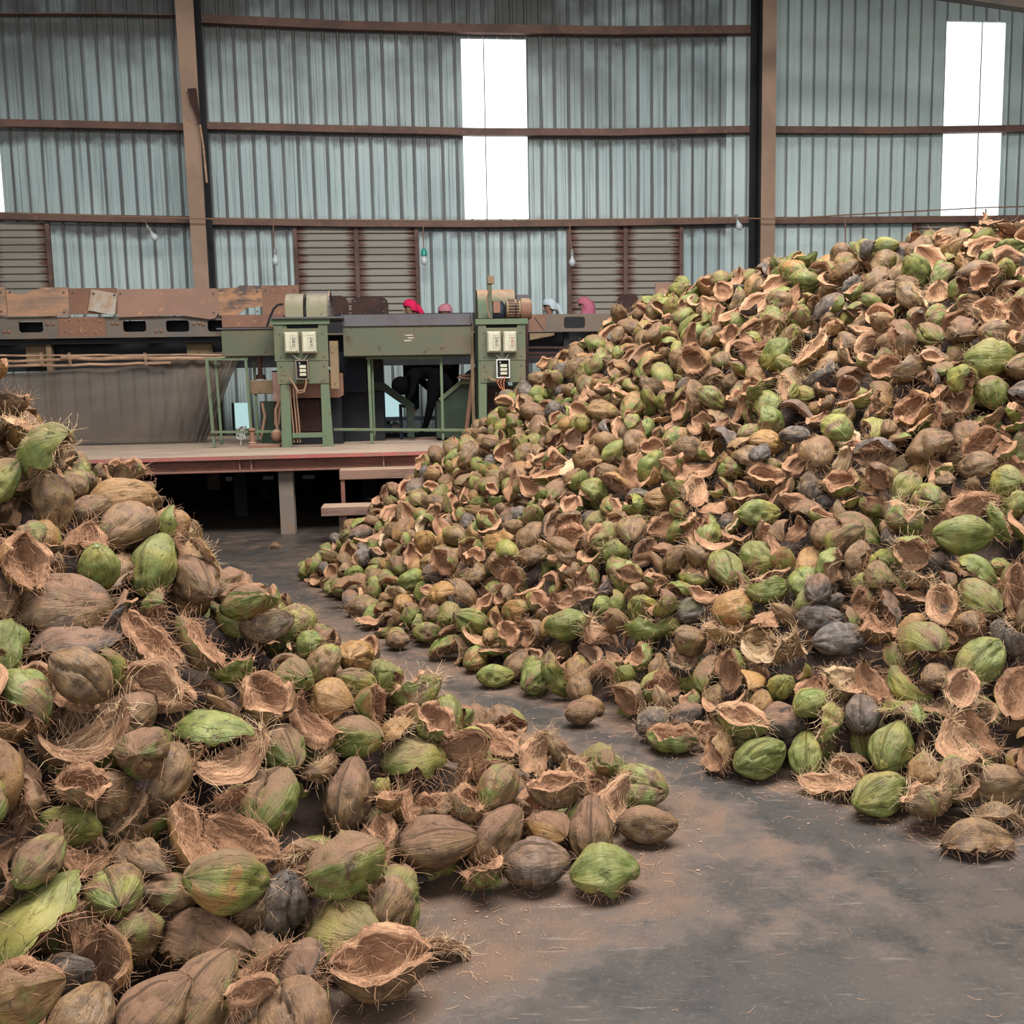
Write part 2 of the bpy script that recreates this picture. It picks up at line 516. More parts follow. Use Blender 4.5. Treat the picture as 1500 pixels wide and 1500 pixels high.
# roof: rafter at top right, roof sheet over the back bays
a0 = B(1370, -2, 14.0); a1 = B(1560, 19, 14.0)
r = MB().bar((a0[0] - 3.2, 14, a0[1] + .42), (a1[0] + 3, 14, a1[1] - .33), .10, .16)
struct(r.obj('trim_11', M['steel_dusty']))
r = MB().box(-14, 16, 9.0, VW + .4, ZT, ZT + .05)
struct(r.obj('ceiling', M['steel_dusty']))
r = MB().box(-14.1, -14, 3.0, VW + .2, 0, ZT)
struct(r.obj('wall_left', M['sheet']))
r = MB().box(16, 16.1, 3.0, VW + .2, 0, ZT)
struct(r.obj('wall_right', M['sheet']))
# ------------------------------------------------------------------ heap outlines and the floor
LT = np.array([(-.75, 1.2), (-.6, 1.9), (-.44, 2.22), (-.25, 2.36), (-.14, 2.68), (.08, 2.87), (.36, 2.9), (.5, 3.24), (.38, 3.6), (.08, 3.9), (-.33, 4.25), (-.62, 4.85), (-1.0, 5.5), (-1.5, 6.5), (-1.95, 7.1), (-2.6, 7.6), (-3.2, 8.0), (-4.5, 8.0), (-6, 6.0), (-6, 1.2)])
RT = np.array([(6, 2.2), (3., 2.9), (1.9, 3.12), (1.43, 3.12), (1.22, 3.29), (.98, 3.63), (.79, 3.75), (.57, 4.11), (.36, 4.39), (-.09, 4.92), (-.75, 5.8), (-1.17, 6.83), (-1.73, 7.89), (-1.68, 8.5), (-1.35, 9.3), (-.95, 10.2), (-.1, 11.6), (1.5, 12.8), (4, 13.3), (7, 13.6), (9, 12.5), (9, 2.2)])


def pdist(P, poly):
    P = np.atleast_2d(P); dmin = np.full(len(P), 1e9); ins = np.zeros(len(P), bool)
    for a, b in zip(poly, np.roll(poly, -1, 0)):
        ab = b - a; t = np.clip(((P - a) @ ab) / (ab @ ab), 0, 1)
        dmin = np.minimum(dmin, np.linalg.norm(P - a - t[:, None] * ab, axis=1))
        ins ^= ((a[1] > P[:, 1]) != (b[1] > P[:, 1])) & (P[:, 0] < (b[0] - a[0]) * (P[:, 1] - a[1]) / (b[1] - a[1] + 1e-12) + a[0])
    return np.where(ins, dmin, -dmin)


def softcap(h, c, k):
    return -k * np.log(np.exp(-h / k) + np.exp(-c / k)) + k * np.log(1 + np.exp(-c / k))


def heap_left(P):
    P = np.atleast_2d(P); d = pdist(P, LT) - .10; y = P[:, 1]
    cap = np.interp(y, [4.2, 5, 5.5, 6, 7, 8], [2.3, 1.50, .82, .48, .18, .1])
    return np.where(d > 0, softcap(1.0 * np.maximum(d - .32, 0) + .3 * np.minimum(d, .32), cap, .15), -.02)


def heap_right(P):
    P = np.atleast_2d(P); d = pdist(P, RT) - .10; y = P[:, 1]
    cap = np.interp(y, [3, 5.5, 7, 8.5, 10], [2.3, 2.3, 2.24, 2.12, 2.2])
    return np.where(d > 0, softcap(.83 * np.maximum(d, 0), cap, .1), -.02)
def grid_mesh(name, x0, x1, nx, y0, y1, ny, zf, mt, keep=None):
    X, Y = np.meshgrid(np.linspace(x0, x1, nx), np.linspace(y0, y1, ny)); P = np.c_[X.ravel(), Y.ravel()]
    Z = zf(P); me = bpy.data.meshes.new(name)
    vs = np.c_[P, Z]
    i, j = np.meshgrid(np.arange(nx - 1), np.arange(ny - 1)); a = (j * nx + i).ravel()
    fs = np.c_[a, a + 1, a + nx + 1, a + nx]
    if keep is not None:
        k = keep(P); fs = fs[k[fs].any(1)]
    me.from_pydata(vs.tolist(), [], fs.tolist()); me.update()
    me.materials.append(mt); me.polygons.foreach_set('use_smooth', [True] * len(me.polygons))
    o = bpy.data.objects.new(name, me); COL.objects.link(o)
    return o, P


def floor_material():
    t = NT('worn_concrete'); o = t.obj()
    d = t.n('ShaderNodeAttribute', attribute_name='dust').outputs['Fac']
    n1 = t.noise(0.9, o, 7, 0.62, 0.4); n2 = t.noise(5.0, o, 8, 0.7)
    base = t.mix(t.ramp(n1, 0.38, 0.62), srgb(58, 54, 52), srgb(74, 64, 57))
    base = t.mix(t.ramp(n2, 0.45, 0.7), base, srgb(42, 40, 40))
    base = t.mix(t.math('MULTIPLY', t.ramp(t.noise(70, o, 3), 0.55, 0.75), 0.5), base, srgb(98, 88, 78))
    f = t.ramp(t.math('ADD', d, t.math('MULTIPLY', t.math('SUBTRACT', t.noise(2.6, o, 8, 0.68), 0.5), 1.5)), 0.50, 0.85)
    dust = t.mix(t.ramp(t.noise(8, o, 6), 0.35, 0.65), srgb(92, 70, 55), srgb(76, 60, 49))
    dust = t.mix(t.math('MULTIPLY', t.ramp(t.noise(160, o, 2), 0.62, 0.72), 0.5), dust, srgb(178, 146, 116))
    c = t.mix(f, base, dust)
    # drag scratches
    scr = t.ramp(t.noise(3.0, t.vmul(o, (1.5, 16, 1)), 4, 0.6), 0.62, 0.68)
    c = t.mix(t.math('MULTIPLY', scr, 0.25), c, srgb(140, 124, 110))
    t.bump(t.math('ADD', n2, t.math('MULTIPLY', f, 0.5)), 0.25, 0.01)
    r = t.math('ADD', 0.42, t.math('MULTIPLY', f, 0.4))
    return t.fin(c, r)


fl, P = grid_mesh('floor', -14, 16, 361, -6, 18, 289, lambda P: np.zeros(len(P)), floor_material())
struct(fl)
dl, dr = -pdist(P, LT), -pdist(P, RT)
dust = np.maximum.reduce([np.clip(1 - dl / .75, 0, 1), .80 * np.clip(1 - dr / .35, 0, 1), .5 * np.clip((P[:, 1] - 5.5) / 3, 0, 1)])
dust = np.where((dl > 0) & (P[:, 1] < 3.1) & (P[:, 0] < 1.2), np.maximum(dust, np.clip(1.1 - np.maximum(dl, 0) / 1.5, 0, 1) * np.clip((P[:, 1] - 2.0) / .5, 0, 1) * .8), dust)
at = fl.data.attributes.new('dust', 'FLOAT', 'POINT'); at.data.foreach_set('value', dust.astype(np.float32))
# ================================================================== THE RAISED DECK
VD = 10.65
ZD = 0.865
deck = thing('deck', 'long raised deck edged with a red-brown steel beam, littered with pale husk dust', 'platform', (-1.3, VD, 0))
t = NT('deck_dust'); o = t.obj()
c = t.mix(t.ramp(t.noise(1.4, o, 6), .35, .65), srgb(172, 150, 130), srgb(152, 132, 116))
c = t.mix(t.math('MULTIPLY', t.ramp(t.noise(34, o, 4, .7), .56, .68), .6), c, srgb(196, 176, 152))
t.bump(t.noise(20, o, 5), .4, .01)
M['deck_dust'] = t.fin(c, .9)
MB().box(-8, 4.5, VD - .03, 16.45, ZD - .03, ZD).obj('deck_plate', M['deck_dust'], deck)
MB().box(-8, 4.5, VD - .045, VD - .03, ZD - .035, ZD + .004).obj('deck_edge', M['red'], deck)
b = MB().box(-8, 4.5, VD + .05, VD + .06, .71, ZD - .03)
b.box(-8, 4.5, VD, VD + .12, .695, .71)
b.obj('edge_beam', M['rust_red'], deck)
for px in (351, 368, 562):
    u = B(px, 678, VD)[0]
    MB().box(u - .008, u + .008, VD - .0, VD + .05, .71, ZD - .03).obj('stiffener', M['rust'], deck)
u0, u1, _, _ = RB(411, 688, 432, 783, VD + .2)
lg = MB().box(u0, u1, VD + .12, VD + .14, 0, .70); lg.box(u0, u1, VD + .26, VD + .28, 0, .70); lg.box((u0 + u1) / 2 - .01, (u0 + u1) / 2 + .01, VD + .14, VD + .26, 0, .70)
lg.obj('leg', M['steel_dusty'], deck)
for uu in (u0 - 3.4, u1 + 3.2):
    lg = MB().box(uu, uu + .15, VD + .12, VD + .14, 0, .70); lg.box(uu, uu + .15, VD + .26, VD + .28, 0, .70); lg.box(uu + .065, uu + .085, VD + .14, VD + .26, 0, .70)
    lg.obj('leg', M['steel_dusty'], deck)
for vv in (12.6, 14.6):
    for uu in (-5.5, -3.9, -2.2, -.6, 1.2, 3.0):
        MB().box(uu, uu + .15, vv, vv + .15, 0, ZD - .03).obj('leg', M['dark'], deck)
struct(MB().box(-9, 5.5, 16.5, 16.62, 0, ZD).obj('wall_dark_backing', M['dark'], base=(0, 16.5, 0)))  # dark wall added to keep the space under the deck black

# white blocks stand in for slips of daylight under the deck
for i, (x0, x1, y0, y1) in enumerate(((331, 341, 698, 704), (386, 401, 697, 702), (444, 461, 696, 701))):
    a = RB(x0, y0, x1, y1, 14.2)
    tag(MB().box(a[0], a[1], 14.15, 14.2, a[2], a[3]).obj('daylight_slip', M['white'], base=(a[0], 14.15, a[2])), ('small white block in place of daylight under the deck, furthest left of three', 'small white block in place of daylight under the deck, middle of three', 'small white block in place of daylight under the deck, just right of the deck leg')[i], 'block', 'white blocks in place of daylight under the deck')

# steps up to the deck
st = thing('step_stool', 'dusty red-brown timber steps standing against the deck beside the husk heap', 'steps', (B(500, 737, 10.45)[0], 10.3, 0))
a = RB(498, 686, 628, 697, 10.4)
MB().box(a[0], a[1], 10.28, 10.6, a[2] - .02, a[3]).obj('upper_tread', M['wood'], st, bevel=.006)
a2 = RB(472, 739, 600, 752, 10.0)
MB().box(a2[0], a2[1], 9.85, 10.2, a2[2], a2[3]).obj('lower_tread', M['wood'], st, bevel=.006)
MB().box(a[0] + .01, a[0] + .05, 10.3, 10.35, 0, a[2] - .02).obj('post', M['rust_red'], st)
MB().box(a[1] - .06, a[1] - .01, 10.3, 10.35, 0, a[2] - .02).obj('post', M['rust_red'], st)
u = B(503, 760, 10.0)[0]
MB().box(u - .04, u + .04, 9.95, 10.0, 0, a2[2]).obj('post', M['wood'], st)
MB().box(a2[1] - .10, a2[1] - .04, 9.95, 10.0, 0, a2[2]).obj('post', M['wood'], st)
MB().box(u, a2[1], 9.96, 10.0, a2[2] - .1, a2[2] - .05).obj('rail', M['wood'], st)

# ================================================================== CONTROL STANDS
VC = 12.1


def pane_text(mb, u0, u1, z, v):
    mb.box(u0, u1, v - .001, v, z - .004, z + .004)


def switch_box(root, x0, y0, x1, y1, red):
    u0, u1, z0, z1 = RB(x0, y0, x1, y1, VC - .1)
    s = MB(); b = .018
    # case with chamfered front edges
    vs = []
    for v, e in ((VC, 0), (VC - .075, 0), (VC - .10, b)):
        vs += [(u0 + e, v, z0 + e), (u1 - e, v, z0 + e), (u1 - e, v, z1 - e), (u0 + e, v, z1 - e)]
    fs = [(8, 9, 10, 11), (3, 2, 1, 0)]
    for k in (0, 4):
        for i in range(4): fs.append((k + i, k + (i + 1) % 4, k + 4 + (i + 1) % 4, k + 4 + i))
    s.add(vs, fs)
    bx = s.obj('switch_box', M['beige'], root, bevel=.004)
    w, h = u1 - u0, z1 - z0; v = VC - .1005
    lb = MB()
    lu0, lu1, lz0, lz1 = u0 + .42 * w, u0 + .84 * w, z0 + .26 * h, z0 + .72 * h
    for (a, bb, c, d) in ((lu0, lu1, lz0, lz0 + .004), (lu0, lu1, lz1 - .004, lz1), (lu0, lu0 + .004, lz0, lz1), (lu1 - .004, lu1, lz0, lz1)):
        lb.box(a, bb, v - .0015, v, c, d)
    lb.box(u0 + .40 * w, u0 + .82 * w, v - .0015, v, z0 + .80 * h, z0 + .815 * h)
    lb.box(u0 + .40 * w, u0 + .82 * w, v - .0015, v, z0 + .18 * h, z0 + .195 * h)
    lb.obj('printed_frame', M['beige_edge'], root if False else bx)
    tx = MB(); rnd = random.Random(int(x0))
    for k in range(3):
        zc = lz1 - (k + .75) * (lz1 - lz0) / 3.6
        # worn upright characters of the printed mark
        for (du, dz, ww, hh) in ((-.012, 0, .006, .026), (.010, 0, .006, .026), (0, .010, .022, .006), (0, -.010 if k != 1 else 0, .022, .006)):
            tx.box(lu0 + .6 * (lu1 - lu0) + du - ww / 2, lu0 + .6 * (lu1 - lu0) + du + ww / 2, v - .0022, v, zc + dz - hh / 2, zc + dz + hh / 2)
    tx.obj('printed_mark', M['ink_red'] if red else M['ink'], bx)
    bk = MB().box(u1 - .14 * w, u1 - .08 * w, v - .004, v, z0 + .07 * h, z0 + .11 * h)
    bk.obj('cover_screw', M['ink'], bx)


def control_stand(name, label, X, Y):
    """X: panel left/right px, Y: dict of rows"""
    u0, u1, z0, z1 = RB(X[0], Y['top'], X[1], Y['bot'], VC)
    root = thing(name, label, 'control stand', ((u0 + u1) / 2, VC, ZD))
    zs = B((X[0] + X[1]) / 2, Y['slot1'], VC)[1]; zs0 = B((X[0] + X[1]) / 2, Y['slot0'], VC)[1]; zm = B((X[0] + X[1]) / 2, Y['seam'], VC)[1]
    p = MB().box(u0, u1, VC, VC + .008, zm + .003, zs)
    w = u1 - u0
    p.box(u0, u0 + .17 * w, VC, VC + .008, zs, zs0); p.box(u1 - .17 * w, u1, VC, VC + .008, zs, zs0)
    p.obj('upper_panel', M['green'], root)
    MB().box(u0 + .02, u1 - .005, VC, VC + .008, z0, zm - .003).obj('lower_panel', M['green'], root)
    MB().box(u0 - .03, u1 + .03, VC - .02, VC + .07, zs0, z1).obj('top_channel', M['green_bright'], root)
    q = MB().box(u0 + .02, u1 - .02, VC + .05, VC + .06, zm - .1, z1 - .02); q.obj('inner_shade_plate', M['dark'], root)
    for (a, b2, c2, d2) in Y['legs']:
        la = RB(a, Y['bot'], b2, 655, VC + .02)
        leg = MB()
        ub0, _ = B(c2, 655, VC + .02); ub1, _ = B(d2, 655, VC + .02)
        ut0, ut1 = B(a, 562, VC + .02)[0], B(b2, 562, VC + .02)[0]
        leg.prism([(ut0, z1 - .05), (ut1, z1 - .05), (ut1, z0), (ub1, ZD), (ub0, ZD), (ut0, z0)], VC + .012, VC + .02)
        leg.prism([(ut0, z1 - .05), (ut0 + .008, z1 - .05), (ub0 + .008, ZD), (ub0, ZD)], VC + .02, VC + .10)
        leg.obj('leg', M['green_bright'], root)
        leg = MB().box(ut0, ut0 + .05, VC + .62, VC + .67, ZD, z1 - .05); leg.obj('leg', M['green_dark'], root)
    s = MB()
    for uu in (u0 + .07, u1 - .06):
        for zz in (zs - .06, zm + .05, zm - .06, z0 + .04):
            s.drum((uu, VC, zz), (0, -1, 0), .011, .008, 8)
    s.obj('panel_screws', M['ink'], root)
    return root, (u0, u1, z0, z1, zs, zm)


cs, g = control_stand('control_stand', 'green steel control stand with two cream switch boxes, between the two green troughs', (402, 481), dict(top=467, bot=562, slot0=475, slot1=481, seam=529, legs=((412, 424, 413, 428), (470, 482, 473, 489))))
switch_box(cs, 416, 486, 437, 517, False); switch_box(cs, 441.5, 485.5, 463, 517, False)


def fuse_box(root, x0, y0, x1, y1, grey):
    u0, u1, z0, z1 = RB(x0, y0, x1, y1, VC - .06)
    f = MB(); e = .014
    f.box(u0, u1, VC - .008, VC, z0, z1)
    for (a, b, c, d) in ((u0, u0 + e, z0, z1), (u1 - e, u1, z0, z1), (u0 + e, u1 - e, z0, z0 + e), (u0 + e, u1 - e, z1 - e, z1)):
        f.box(a, b, VC - .07, VC - .008, c, d)
    fb = f.obj('fuse_box', M['white'] if grey else M['steel_dusty'], root)
    MB().box(u0 + e, u1 - e, VC - .02, VC - .009, z0 + e, z1 - e).obj('back_plate', M['dark'], fb)
    w, h = u1 - u0, z1 - z0
    for k, zz in enumerate((.18, .38, .58)):
        MB().box(u0 + .30 * w, u0 + .80 * w, VC - .055, VC - .02, z0 + zz * h, z0 + (zz + .15) * h).obj('fuse_carrier', M['beige'], fb, bevel=.003)
    MB().drum((u0 + .3 * w, VC - .02, z0 + .84 * h), (0, -1, 0), .013, .02, 10).obj('terminal', M['white'], fb)
    return u0, u1, z0, z1


fu = fuse_box(cs, 433, 527, 452, 556, False)
c = MB()
for k in range(2):
    px, py = [(424, 553), (430, 562), (437, 573 + 3 * k), (446, 571 + 3 * k), (449, 560), (448, 554)], 0
    c.tube([(B(x, y, VC - .05)[0], VC - .05 - .02 * k, B(x, y, VC - .05)[1]) for x, y in px], .011, 6)
for dx in (0, 5, 9):
    pts = [(424 + dx, 560), (426 + dx, 590), (429 + dx, 620), (431 + dx, 648)]
    c.tube([(B(x, y, VC + .05)[0], VC + .06, B(x, y, VC + .05)[1]) for x, y in pts], .010, 6)
c.obj('cable', M['cable'], cs, smooth=True)
c = MB()
for x in (425, 452):
    c.tube([(B(x, 517, VC - .04)[0], VC - .04, B(x, 517, VC - .04)[1]), (B((x + 443) / 2, 524, VC - .04)[0], VC - .045, B(443, 524, VC - .04)[1]), (B(443, 528, VC - .04)[0], VC - .04, B(443, 529, VC - .04)[1])], .009, 6)
c.obj('cable', M['cable_grey'], cs, smooth=True)
a = RB(428, 634, 474, 641, VC)
MB().box(a[0], a[1], VC + .02, VC + .06, a[2], a[3]).obj('cross_bar', M['green_bright'], cs)
a = RB(398, 464, 496, 467, VC)
MB().box(a[0], a[1] + .05, VC - .06, VC + .62, a[2], a[2] + .018).obj('top_plate', M['slate'], cs)

cs2, g2 = control_stand('control_stand', 'green steel control stand half buried by the husk heap, orange wires dangling from it', (701, 770), dict(top=467, bot=560, slot0=475, slot1=480, seam=528, legs=((702, 713, 702, 713), (759, 770, 759, 770))))
switch_box(cs2, 714, 485, 734, 516, False); switch_box(cs2, 737.5, 485, 757, 516, True)
fuse_box(cs2, 727, 526, 747, 554, True)
c = MB(); c.tube([(B(x, y, VC - .05)[0], VC - .04, B(x, y, VC - .05)[1]) for x, y in [(715, 551), (720, 556), (728, 557), (736, 554)]], .014, 6)
c.obj('cable', M['cable'], cs2, smooth=True)
c = MB()
for k, dx in enumerate((-3, 0, 3)):
    c.tube([(B(x, y, VC - .05)[0], VC - .05 - .01 * k, B(x, y, VC - .05)[1]) for x, y in [(737 + dx, 551), (733 + dx * 1.5, 560), (735 + dx, 567), (739, 574)]], .007, 6)
c.obj('wire', M['cable_orange'], cs2, smooth=True)
a = RB(734, 572, 745, 584, VC - .05)
MB().box(a[0], a[1], VC - .08, VC - .03, a[2], a[3]).obj('plug', M['white'], cs2, bevel=.012)
c = MB()
for x in (724, 747):
    c.tube([(B(x, 516, VC - .04)[0], VC - .04, B(x, 516, VC - .04)[1]), (B((x + 737) / 2, 523, VC - .04)[0], VC - .045, B(737, 524, VC - .04)[1]), (B(737, 528, VC - .04)[0], VC - .04, B(737, 527, VC - .04)[1])], .008, 6)
c.obj('cable', M['cable_grey'], cs2, smooth=True)

# ------------------------------------------------------------------ on top of the stands
def guard(name, label, x0, x1, y0, y1, v0, v1, mt, notch=None):
    """half-round drum guard, axis across the hall"""
    u0, u1, z0, z1 = RB(x0, y0, x1, y1, v0)
    root = thing(name, label, 'guard', ((u0 + u1) / 2, v0, z0))
    rr = z1 - z0; vc = (v0 + v1) / 2; rv = (v1 - v0) / 2
    segs = 16
    def shell(a, b, nm, r1=1.0):
        s = MB(); vs = []
        for k in range(segs + 1):
            th = math.pi * (1 - k / segs)
            q = (vc + math.cos(th) * rv * r1, z0 + (math.sin(th) ** .7) * rr * r1)
            vs += [(a, q[0], q[1]), (b, q[0], q[1])]
        s.add(vs, [(2 * k, 2 * k + 2, 2 * k + 3, 2 * k + 1) for k in range(segs)])
        s.add(vs[0::2], [tuple(range(segs + 1))]); s.add(vs[1::2], [tuple(range(segs, -1, -1))])
        return s.obj(nm, mt, root, smooth=True)
    if notch:
        n0, n1 = B(notch[0], y1, v0)[0], B(notch[1], y1, v0)[0]
        shell(u0, n0, 'guard_cover'); shell(n1, u1, 'guard_cover')
        s = MB().drum((n0 + .01, vc, z0 + .01), (1, 0, 0), rr * .82, n1 - n0 - .02, 28)
        s.obj('belt_pulley', M['dark'], root, smooth=True)
    else:
        shell(u0, u1, 'guard_cover')
    return root, (u0, u1, z0, z1)


M['guard'] = mottled('dusty_olive_guard', (116, 112, 88), (128, 120, 102), (96, 88, 70), 2.2, dust=(150, 140, 122))
M['guard2'] = mottled('green_drum_guard', (98, 112, 88), (112, 106, 86), (86, 74, 58), 2.6, dust=(176, 142, 118))
gd, gg = guard('pulley_guard', 'grey-olive half round pulley guard on top of the left control stand', 417, 480, 427, 464, VC - .02, VC + .56, M['guard'], (444, 449))
a = RB(478, 427, 485, 464, VC)
s = MB(); n = 14; z0_ = gg[2]; pts = [(VC + .27 - .30 * math.cos(math.pi * k / n), z0_ + (math.sin(math.pi * k / n) ** .7) * (gg[3] - z0_ + .01)) for k in range(n + 1)]
for (p, q) in zip(pts, pts[1:]):
    s.bar((a[0] + .03, p[0], p[1]), (a[0] + .03, q[0], q[1]), .05, .014, up=(1, 0, 0))
s.obj('rim_band', M['slate'], gd)
gd2, gg2 = guard('drum_guard', 'green dusty-topped drum guard on top of the right control stand', 700, 755, 421, 466, VC + .34, VC + .84, M['guard2'])
pl = RB(715, 405, 721, 466, VC)
po = thing('lever_post', 'green upright lever post with a brown block at its top, before the drum guard', 'post', (pl[0], VC, pl[2]))
MB().box(pl[0], pl[1], VC + .02, VC + .06, pl[2], pl[3]).obj('post_bar', M['green_dull'], po)
a = RB(714, 404, 724, 415, VC); MB().box(a[0], a[1], VC, VC + .09, a[2], a[3]).obj('end_block', M['brown_box'], po)
s = MB().tube([(B(x, y, VC)[0], VC, B(x, y, VC)[1]) for x, y in [(716, 425), (713, 436), (714, 452), (717, 466)]], .008, 6); s.obj('cable', M['cable'], po, smooth=True)

mt_ = RB(742, 436, 780, 467, VC)
mo = thing('electric_motor', 'rusty finned electric motor beside the drum guard on the right control stand', 'motor', ((mt_[0] + mt_[1]) / 2, VC, mt_[2]))
rc = (mt_[3] - mt_[2]) / 2; zc = (mt_[2] + mt_[3]) / 2; vc = VC + .15
MB().drum((mt_[0], vc, zc), (1, 0, 0), 0, 0, 24, [(0, rc * .55), (.01, rc * .86), (mt_[1] - mt_[0] - .13, rc * .86), (mt_[1] - mt_[0] - .12, rc * .6)]).obj('motor_body', M['brown_box'], mo, smooth=True)
s = MB()
for k in range(22):
    th = 2 * math.pi * k / 22
    s.bar((mt_[0] + .03, vc + math.cos(th) * rc * .86, zc + math.sin(th) * rc * .86), (mt_[1] - .16, vc + math.cos(th) * rc * .86, zc + math.sin(th) * rc * .86), .010, .03, up=(0, math.cos(th), math.sin(th)))
s.obj('cooling_fins', M['rust_dark'], mo)
MB().drum((mt_[1] - .13, vc, zc), (1, 0, 0), 0, 0, 28, [(0, rc * .9), (.0, rc * 1.06), (.10, rc * 1.06), (.13, rc * .9)]).obj('fan_cowl', M['rust'], mo, smooth=True)
for uu in (mt_[0] + .11, mt_[0] + .2):
    MB().drum((uu, vc, zc), (1, 0, 0), rc * .97, .018, 24).obj('clamp_ring', M['rust_dark'], mo, smooth=True)
a = RB(757, 431, 774, 441, VC + .1); MB().box(a[0], a[1], VC + .12, VC + .28, a[2], a[3]).obj('terminal_box', M['slate'], mo, bevel=.006)
MB().drum((mt_[0] - .18, vc, zc - .02), (1, 0, 0), 0, 0, 24, [(0, rc * .9), (.02, rc * .98), (.14, rc * .98), (.18, rc * .5)]).obj('pulley', M['dark_blue'], mo, smooth=True)
a = RB(723, 441, 733, 458, VC); MB().box(a[0], a[1], VC + .02, VC + .1, a[2], a[3]).obj('belt_guard', M['rust'], mo)

# ------------------------------------------------------------------ troughs
def trough(label, x0, x1, y0, y1, v0, v1, mt, lip=None, cut=0):
    u0, u1, z0, z1 = RB(x0, y0, x1, y1, v0)
    root = thing('trough', label, 'trough', ((u0 + u1) / 2, v0, z0))
    s = MB().box(u0 + cut, u1, v0, v0 + .012, z0, z1); s.box(u0 + cut, u1, v1 - .012, v1, z0, z1); s.box(u0 + cut, u1, v0 + .012, v1 - .012, z0, z0 + .012)
    s.box(u1 - .01, u1, v0 + .012, v1 - .012, z0 + .012, z1)
    s.obj('trough_body', mt, root)
    MB().box(u0 - .05, u1, v0 - .025, v0 + .03, z1, z1 + .014).obj('top_lip', M['slate'], root)
    if lip:
        l = RB(x0, lip[0], x1, lip[1], v0)
        s = MB().box(l[0], l[1], v0 + .02, v0 + .035, z1 + .014, l[3]); s.box(l[0] - .02, l[0], v0 - .05, v0 + .3, z1 + .014, l[3]); s.box(l[1], l[1] + .015, v0 - .04, v0 + .1, z1 + .014, l[3])
        s.obj('raised_side', M['slate'], root)
    return root, (u0, u1, z0, z1)


t1, a1_ = trough('short green steel trough running in from the left of the left control stand', 325, 401, 482, 521, 12.45, 13.0, M['green_dull'])
t2, a2_ = trough('long green steel trough with a raised grey side, between the two control stands', 503, 690, 477, 520, 12.35, 13.0, M['green_dull'], (460, 477))
wm = MB()
for k, (x0, x1, y0, y1) in enumerate(((593, 605, 490, 492), (597, 606, 494, 496), (592, 603, 498, 500))):
    b_ = RB(x0, y0, x1, y1, 12.34); wm.box(b_[0], b_[1], 12.345, 12.35, b_[2], b_[3])
wm.obj('paint_smear', M['pale_sheet'], t2)
hd = MB().tube([(B(x, y, 12.4)[0], 12.45, B(x, y, 12.4)[1]) for x, y in [(390, 479), (394, 466), (400, 452), (406, 446), (414, 445)]], .014, 8)
tag(hd.obj('crank_handle', M['dark'], base=(B(390, 479, 12.4)[0], 12.45, B(390, 479, 12.4)[1]), smooth=True), 'bent dark steel handle rising from the left trough beside the pulley guard', 'handle')

# support frames under the troughs
def frame(label, bars, name='guard_rail'):
    root = None
    for nm, (xa, ya), (xb, yb), v, w in bars:
        a, b = B(xa, ya, v), B(xb, yb, v)
        if root is None: root = thing(name, label, 'rail', (a[0], v, ZD))
        MB().bar((a[0], v, a[1]), (b[0], v, b[1]), w, w).obj(nm, M['green_bright'], root)
    return root


frame('green square-tube guard rail in front of the net, left of the left stand', [
    ('top_bar', (301, 526), (363, 526), 12.5, .032), ('post', (303, 527), (314, 655), 12.5, .036), ('post', (316, 527), (325, 651), 12.62, .03),
    ('post', (360, 527), (369, 645), 12.5, .032), ('post', (372, 530), (378, 645), 12.75, .032), ('lower_bar', (309, 633), (400, 632), 12.46, .03)])
frame('green square-tube guard rail with a doorway-like opening under the long trough', [
    ('top_bar', (536, 524), (646, 524), 12.5, .034), ('post', (540, 526), (545, 650), 12.5, .036), ('post', (646, 524), (649, 644), 12.5, .032),
    ('post', (545, 526), (549, 645), 12.6, .024), ('lower_bar', (489, 629), (702, 630), 12.47, .032)])

# ------------------------------------------------------------------ machine bodies between and behind the stands
mc = thing('husk_crusher', 'dark crushing machine with reddish plates standing behind the left control stand', 'machine', (B(450, 650, 12.9)[0], 12.9, ZD))
a = RB(400, 545, 503, 583, 12.55); MB().prism([(a[0], a[3]), (a[1], a[3] - .02), (a[1], a[2] + .03), (a[1] - .06, a[2]), (a[0], a[2])], 12.5, 12.6).obj('hopper_plate', M['rust'], mc)
a = RB(400, 545, 412, 588, 12.4); MB().box(a[0], a[1], 12.38, 12.42, a[2], a[3]).obj('side_plate', M['pink_rust'], mc)
a = RB(484, 500, 494, 545, 12.3); MB().box(a[0], a[1] + .02, 12.2, 12.3, a[2] - .2, a[3]).obj('side_plate', M['brown_box'], mc)
a = RB(404, 583, 502, 650, 12.9); MB().box(a[0], a[1], 12.75, 13.7, ZD, a[3] + .35).obj('machine_body', M['dark'], mc)
a = RB(430, 585, 470, 632, 12.7); MB().box(a[0], a[1], 12.68, 12.75, a[2], a[3]).obj('access_panel', M['rust_dark'], mc)
a = RB(382, 588, 412, 645, 12.8); MB().box(a[0], a[1] + .1, 12.8, 13.4, ZD, a[3]).obj('green_housing', M['green_dark'], mc)
a = RB(366, 557, 400, 577, 12.7); MB().box(a[0], a[1], 12.7, 13.2, a[2], a[3]).obj('gear_box', M['brown_box'], mc, bevel=.01)
s = MB().drum((B(378, 548, 12.7)[0], 12.9, B(378, 555, 12.7)[1]), (0, 0, 1), 0, 0, 14, [(0, .07), (.05, .06), (.06, .03), (.30, .03)]); s.obj('drive_shaft', M['rust'], mc, smooth=True)
s = MB().tube([(B(x, y, 12.5)[0], 12.55, B(x, y, 12.5)[1]) for x, y in [(383, 590), (387, 610), (382, 640)]], .018, 8)
